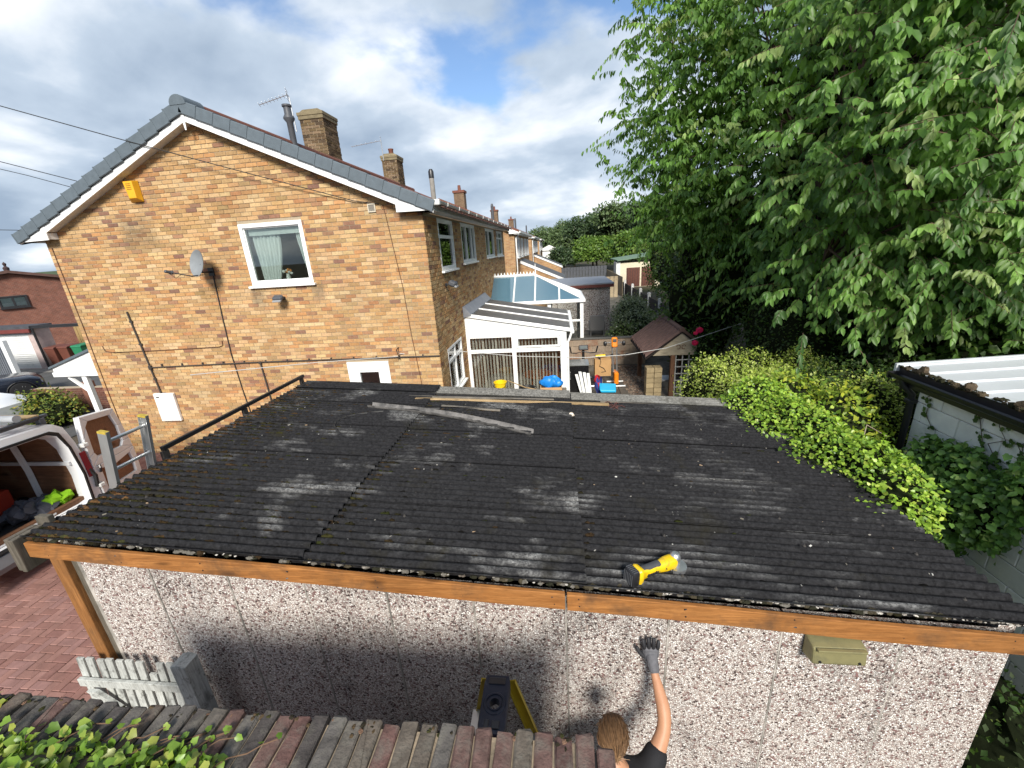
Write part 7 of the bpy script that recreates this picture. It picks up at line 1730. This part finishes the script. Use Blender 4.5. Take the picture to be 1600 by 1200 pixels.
wd = thing('wall_weed', 'small yellow-green weed at the left end of the coping', 'weed', (-2.45, 1.06, 2.3))
P = np.array([-2.50, 1.03, 2.47])+rng.normal(0, 1, (22, 3))*np.array([.05, .025, .02]); o = leaves('leaf_tuft', P, unit(rng.normal(0, 1, P.shape)+np.array([0, 0, .4])), unit(rng.normal(0, .4, P.shape)+np.array([0, -.3, 1])), rng.uniform(.03, .05, 22), IVY, palette([(.34,.33,.05), (.24,.28,.05)], [1, 1], 22), wd, OVAL); tag(o, kind='stuff')

sd.location.x += .12; ib.location.x += .12
# ---------------------------------------------------------------- the cherry tree
ct = thing('cherry_tree', 'large cherry tree with drooping glossy leaves filling the upper right', 'tree', (6.4, 10.2, 0))
CC = np.array([6.7, 10.2, 6.6]); CR = np.array([4.9, 4.6, 4.8])
fixed = [(2.1, 9.2, 6.1), (2.2, 9.0, 7.3), (2.5, 9.2, 8.3), (2.4, 9.0, 5.3), (2.5, 8.8, 4.6), (2.6, 8.6, 4.2), (3.2, 8.4, 3.8), (2.3, 9.3, 6.8), (2.9, 9.4, 9.2), (2.8, 8.6, 6.0), (2.9, 8.8, 5.0), (3.2, 8.6, 7.8), (2.6, 8.8, 5.6), (3.0, 8.6, 6.8), (3.4, 8.6, 5.4), (3.5, 8.6, 4.6), (2.7, 9.0, 7.9), (3.6, 8.7, 6.4), (3.3, 9.0, 8.8),
         (4.4, 6.2, 5.2), (5.2, 6.0, 4.6), (5.9, 6.1, 5.7), (6.3, 6.4, 4.4), (3.8, 6.9, 4.2), (4.6, 6.6, 6.6), (3.4, 7.5, 5.6), (3.2, 7.8, 7.0), (4.0, 7.0, 7.7), (5.5, 6.3, 7.0), (6.8, 6.6, 6.4), (4.0, 7.4, 3.5), (4.6, 6.9, 3.4), (5.6, 6.9, 3.4)]
CAMP = np.array([0, 0, CAM_Z]); cl = [CAMP+(np.array(f)-CAMP)*(1.38 if f[0]/f[1] < .6 else 1.0) for f in fixed]      # the left of the crown hangs farther off, behind the shelter
LEFTN = len(fixed)
while len(cl) < 150:
    d = unit(rng.normal(size=3)); rr_ = rng.uniform(.5, 1.0)**.7; p = CC+d*CR*rr_
    if p[0]/p[1] < .56 and p[1] < 11.2: continue
    if p[2] < 2.6 or p[0] < 2.3 or p[0] > 11.5 or p[1] > 13.2: continue
    if p[1] > 10.5 and rng.random() < .45: continue
    cl.append(p)
cl = np.array(cl)
# wood: trunk, limbs to forks, branches to the clusters
tk = MB(); tk.tube([(6.5, 10.3, -.1), (6.45, 10.25, .5), (6.35, 10.2, 1.5), (6.4, 10.1, 2.6)], [.30, .23, .2, .18], 12); tk.tube([(7.6, 9.2, 0), (7.5, 9.1, 1.6), (7.2, 9.0, 3.5), (6.8, 9.2, 6.0)], [.14, .11, .09, .05], 8)
trunk = tk.build('trunk', BARK, ct, smooth=True)
forks = [np.array(f) for f in ((5.4, 10.6, 4.4), (5.3, 11.0, 6.2), (5.4, 8.8, 5.2), (5.6, 9.6, 7.0), (6.8, 8.4, 5.2), (7.6, 9.8, 6.0), (6.4, 11.2, 6.4), (4.6, 8.0, 3.6), (6.6, 8.0, 7.2), (8.6, 8.6, 5.4))]
for f in forks:
    lm = MB(); a = np.array([6.4, 10.1, 2.5]); m1 = a*.55+f*.45+np.array([0, 0, .5]); lm.tube([a, m1, f], [.14, .1, .06], 8); lm.build('limb', BARK, ct, smooth=True)
br = MB()
for c in cl:
    f = forks[int(np.argmin([np.linalg.norm(c-q) for q in forks]))]; mid = f*.5+c*.5+rng.normal(0, .15, 3)+np.array([0, 0, .22]); br.tube([f, f*.7+mid*.3+np.array([0, 0, .05]), mid, c], [.030, .026, .020, .010], 5, caps=False)
tag(br.build('branches', BARK, ct, smooth=True), kind='stuff')
SP, SD, SN, SL, SC = [], [], [], [], []; tw_ = MB()
cpal = np.array([(.125,.245,.05), (.16,.30,.06), (.092,.19,.042), (.205,.35,.08), (.29,.39,.13), (.068,.145,.036)]); cw = np.array([4, 4.2, 3.2, 2.2, .9, 1.5]); cw /= cw.sum()
def spray(o, d, ln, nl, lsz, twig, out=np.array([-.3, -.9, 0])):
    side = np.cross(d, [0, 0, 1]); side = side/max(np.linalg.norm(side), 1e-6); pts = []
    sag = rng.uniform(.05, .6); col = cpal[rng.choice(6, p=cw)]*rng.uniform(.85, 1.2)
    for i in range(nl):
        t = (i+.6)/nl; p = o+d*ln*t+np.array([0, 0, -sag*ln*t*t]); s = 1 if i % 2 else -1
        tang = d+np.array([0, 0, -2*sag*t])
        SP.append(p); SD.append(side*s*rng.uniform(.25, .75)+tang*.42+np.array([0, 0, -.78])+rng.normal(0, .16, 3)); SN.append(side*s*.35+np.array([-.05, -.35, .35])+out*.75+rng.normal(0, .30, 3)); SL.append(lsz*rng.uniform(.55, 1.25)*(1-.25*t)); SC.append(col*(1+rng.normal(0, .12)))
    SP.append(p); SD.append(tang+np.array([0,0,-.6])); SN.append(out*.6+np.array([0,0,.5])+rng.normal(0,.2,3)); SL.append(lsz*.7); SC.append(col*1.15)
    if twig: tw_.tube([tuple(o), tuple(o+d*ln*.5+np.array([0,0,-sag*ln*.25])), tuple(o+d*ln+np.array([0,0,-sag*ln]))], [.006, .004, .002], 3, caps=False)
for ci, c in enumerate(cl):
    near = c[1] < 10.4
    far_left = ci < LEFTN and c[0]/c[1] < .6; ns = 150 if far_left else 74 if near else 30
    for _ in range(ns):
        o = c+rng.normal(0, 1, 3)*np.array([.62, .62, .46])*(1.35 if far_left else 1); out = unit((o-CC)*np.array([1, 1, .35])); d = unit(out*(.45 if far_left else .8)+rng.normal(0, .7, 3)*np.array([1, 1, .5])+np.array([-.05, -.25, .12]))
        if o[2] < (3.35 if o[0] < 3.4 else 2.5): continue
        if far_left and np.linalg.norm((o-c)/np.array([.84, .84, .62])) > 2.1: continue
        if o[0]/o[1] < .33 and (o[2]-CAM_Z)/o[1] < -.02: continue      # keep the crown's left skirt high, clear of the gardens
        dist = np.linalg.norm(o-np.array([0, 0, CAM_Z])); spray(o, d, rng.uniform(.30, .68), int(rng.integers(9, 16)), .19 if far_left else .165, dist < 9, unit((o-CC)*np.array([1, 1, .2])))
# single long shoots that break the outline
for o, d, ln in ((CAMP+(np.array(o_)-CAMP)*1.38, d_, l_*1.2) for o_, d_, l_ in (((1.7, 9.0, 6.35), (-1, 0, -.05), 1.35), ((1.8, 9.0, 7.7), (-.8, 0, .35), .9), ((1.5, 9.0, 7.6), (-.9, .1, -.2), .9), ((2.2, 9.2, 8.6), (-.7, 0, .5), .9), ((1.9, 8.9, 5.7), (-.9, 0, -.25), .8), ((2.2, 8.7, 4.9), (-.9, 0, -.1), .8), ((2.0, 9.2, 8.2), (-1, 0, .1), .8))):
    o = np.array(o); c_ = cl[int(np.argmin(((cl-o)**2).sum(1)))]; tw_.tube([tuple(c_), tuple((c_+o)/2+np.array([0, 0, .08])), tuple(o)], [.012, .009, .006], 4, caps=False)
    if np.linalg.norm(c_-o) < 1.1: spray(o, unit(np.array(d, float)), ln, 18, .18, True)
SP, SD, SN, SL, SC = (np.array(a) for a in (SP, SD, SN, SL, SC))
# the leaves that show largest are pieces of their own
FWv, RTv, DNv = np.array(FW), np.array(RT), np.array(DN); rel = SP-np.array([0, 0, CAM_Z]); zc = rel@FWv; px_, py_ = rel@RTv/zc*FPX, rel@DNv/zc*FPX
inview = (np.abs(px_) < 790) & (np.abs(py_) < 590); score = np.where(inview, 1/zc*np.sqrt(1+(px_**2+py_**2)/FPX**2), 0); top = np.argsort(-score)[:300]; mask = np.ones(len(SP), bool); mask[top] = False
crown = leaves('crown', SP[mask], SD[mask], SN[mask], SL[mask], LEAF, SC[mask], ct, CHERRY, 1.0); tag(crown, kind='stuff')
lmesh = []
for c in cpal:
    V = leaf_arrays(np.zeros((1, 3)), np.array([[1., 0, 0]]), np.array([[0, 0, 1.]]), [1.], CHERRY)[0]; F = tri_faces(CHERRY[1]); o = np_mesh('leaf', V, F, LEAF, np.repeat(c[None], len(F), 0)); lmesh.append(o.data); bpy.data.objects.remove(o)
for i in top:
    d = unit(SD[i]); s = unit(np.cross(SN[i], d)); n_ = np.cross(d, s); M = Matrix((d, s, n_)).transposed(); ci = int(np.argmin(((cpal-SC[i])**2).sum(1)))
    inst('leaf', lmesh[ci], ct, SP[i], rot=M.to_euler(), scale=(SL[i],)*3)
tag(tw_.build('twigs', pm('twig_bark', (.12,.075,.05), .9, .3), ct), kind='stuff')

# ---------------------------------------------------------------- other trees and shrubs below and beyond it
def shrub_tree(name, label, lumps, n, size, pal, w, base, tpl=OVAL, trunk=None, cat='tree', mat=None, width=1.0, core=.8, droop=.3):
    t = thing(name, label, cat, base)
    if trunk: b = MB(); b.tube(trunk, [.16, .12, .06][:len(trunk)] if len(trunk) == 3 else .1, 8); b.build('trunk', BARK, t, smooth=True)
    leafy(t, lumps, n, size, pal, w, tpl, mat or LEAF, droop, .16, width, core, 'crown'); return t
shrub_tree('elder_bush', 'dark elder bush under the right side of the cherry tree', [(7.6, 8.3, 2.2, 1.3, 1.0, 1.3), (9.2, 8.8, 2.4, 1.4, 1.0, 1.5), (6.2, 8.2, 1.8, 1.0, .9, 1.1), (8.4, 7.6, 1.6, 1.2, .9, 1.0), (10.6, 9.2, 2.6, 1.4, 1.0, 1.7)], 11000, .11, [G1, G3, G2, (.03,.06,.02)], [3, 3, 2, 2], (8, 8.5, 0), CHERRY, ((8, 8.8, 0), (8, 8.7, 1.5), (8.1, 8.6, 2.6)), 'shrub')
shrub_tree('sycamore_sapling', 'mid green sycamore sapling at the lower right beyond the white roof', [(6.9, 7.4, 1.6, .9, .7, .95), (8.0, 7.2, 1.9, .9, .6, .9), (9.0, 7.8, 2.2, 1.0, .7, 1.0)], 3000, .14, [(.07,.15,.03), (.10,.19,.035), (.05,.10,.025)], [3, 2, 2], (7.6, 7.6, 0), LOBED, None, 'shrub', core=.7)
shrub_tree('hawthorn', 'shaded hawthorn behind the variegated hedge', [(5.0, 8.8, 1.9, .9, .8, 1.3), (4.9, 9.8, 1.9, .8, .8, 1.2), (5.9, 8.6, 1.8, .9, .8, 1.3)], 6000, .07, [G3, G1, (.09,.13,.035)], [4, 3, 1], (4.3, 8.8, 0), OVAL, None, 'shrub')
shrub_tree('boundary_tree', 'dark leafy tree filling the shade behind the cherry tree', [(5.0, 13.2, 3.4, 1.6, 1.2, 2.2), (3.9, 12.6, 2.4, .9, .9, 1.3), (7.4, 13.4, 4.2, 2.4, 1.3, 3.2), (10.4, 12.6, 4.4, 2.4, 1.4, 3.4), (4.6, 11.8, 3.0, .9, .9, 1.4), (9, 14, 8, 3, 1.5, 3), (12.5, 11.5, 5.0, 2.0, 1.6, 4)], 15000, .15, [(.055,.11,.025), (.045,.09,.022), (.08,.15,.03)], [4, 3, 2], (7, 13.3, 0), CHERRY, ((7, 13.6, 0), (7, 13.5, 2.5), (7.2, 13.4, 5)))
shrub_tree('fence_tree', 'bushy tree hanging over the white-posted fence', [(7.0, 19, 2.6, 1.3, 1.6, 2.2), (7.3, 22, 2.8, 1.4, 1.8, 2.4), (7.2, 16, 3.2, 1.6, 1.6, 2.8), (6.9, 26, 2.4, 1.2, 2.0, 2.0), (7.6, 31, 3.4, 1.5, 2.4, 3.0)], 10000, .17, [G3, G1, G2, (.12,.15,.05)], [3, 3, 2, 1], (6.8, 20, 0), OVAL)
def far_tree(x, y, h, r, pal, label, n=3600, seed=0):
    rr_ = random.Random(seed); h *= .76; L = [(x, y, h*.62, r*.8, r*.8, h*.34)]
    for k_ in range(9): a = rr_.uniform(0, 6.28); q = rr_.uniform(.35, .8)*r; L.append((x+q*math.cos(a), y+q*math.sin(a), h*rr_.uniform(.42, .88), r*rr_.uniform(.3, .5), r*rr_.uniform(.3, .5), h*rr_.uniform(.10, .2)))
    shrub_tree('garden_tree', label, L, n, .42, pal, [3, 3, 2], (x, y, 0), OVAL, ((x, y, 0), (x, y, h*.3), (x, y, h*.6)), core=.78)
pa = [(.12,.18,.075), (.155,.22,.09), (.08,.125,.055)]; pb = [(.065,.11,.05), (.09,.14,.06), (.045,.08,.038)]; pc_ = [(.13,.23,.04), (.18,.28,.055), (.09,.165,.035)]
far_tree(-3.0, 92, 10.5, 4.6, pa, 'pale rounded tree at the far end of the row', 3600, 1)
far_tree(3.2, 82, 10.6, 4.4, pa, 'broad mid green tree beyond the last house', 3600, 2)
far_tree(6.2, 70, 11.0, 4.4, pb, 'tall dark tree at the head of the gardens', 4200, 3)
far_tree(4.8, 60, 6.2, 2.8, pc_, 'bright green bushy tree in front of the dark tree', 3600, 4)
far_tree(10.0, 66, 12.5, 5.0, pa, 'tall tree half hidden behind the cherry leaves', 4000, 5)
far_tree(1.0, 68, 4.6, 2.2, pb, 'small dark tree left of the bright green one', 1800, 6)
far_tree(9.5, 54, 6.5, 3.2, pc_, 'light green tree right of the bright bushy one', 3000, 7)
far_tree(14, 58, 12, 5, pb, 'dark tree on the right edge of the far gardens', 3000, 8)
for i, (x, y, h) in enumerate(((-62, 60, 6.4), (-70, 62, 6.8), (-56, 58, 6.0), (-80, 66, 7.0))):
    far_tree(x, y, h, 5.5, pb, ['distant tree just left of the house corner', 'distant tree second from the house corner on the left skyline', 'distant low tree nearest the house corner', 'farthest left tree on the distant skyline'][i], 1400, 20+i)
hl = MB(); hl.grid(lambda u, v: (-400+330*u, 150+120*v, -1+9*math.sin(math.pi*v)*(.5+.5*math.sin(u*3+.4))), 20, 10)
tag(hl.build('hills', pm('hill_green', (.05,.075,.03), .97, .4, .06, .3, 1), smooth=True), kind='structure')
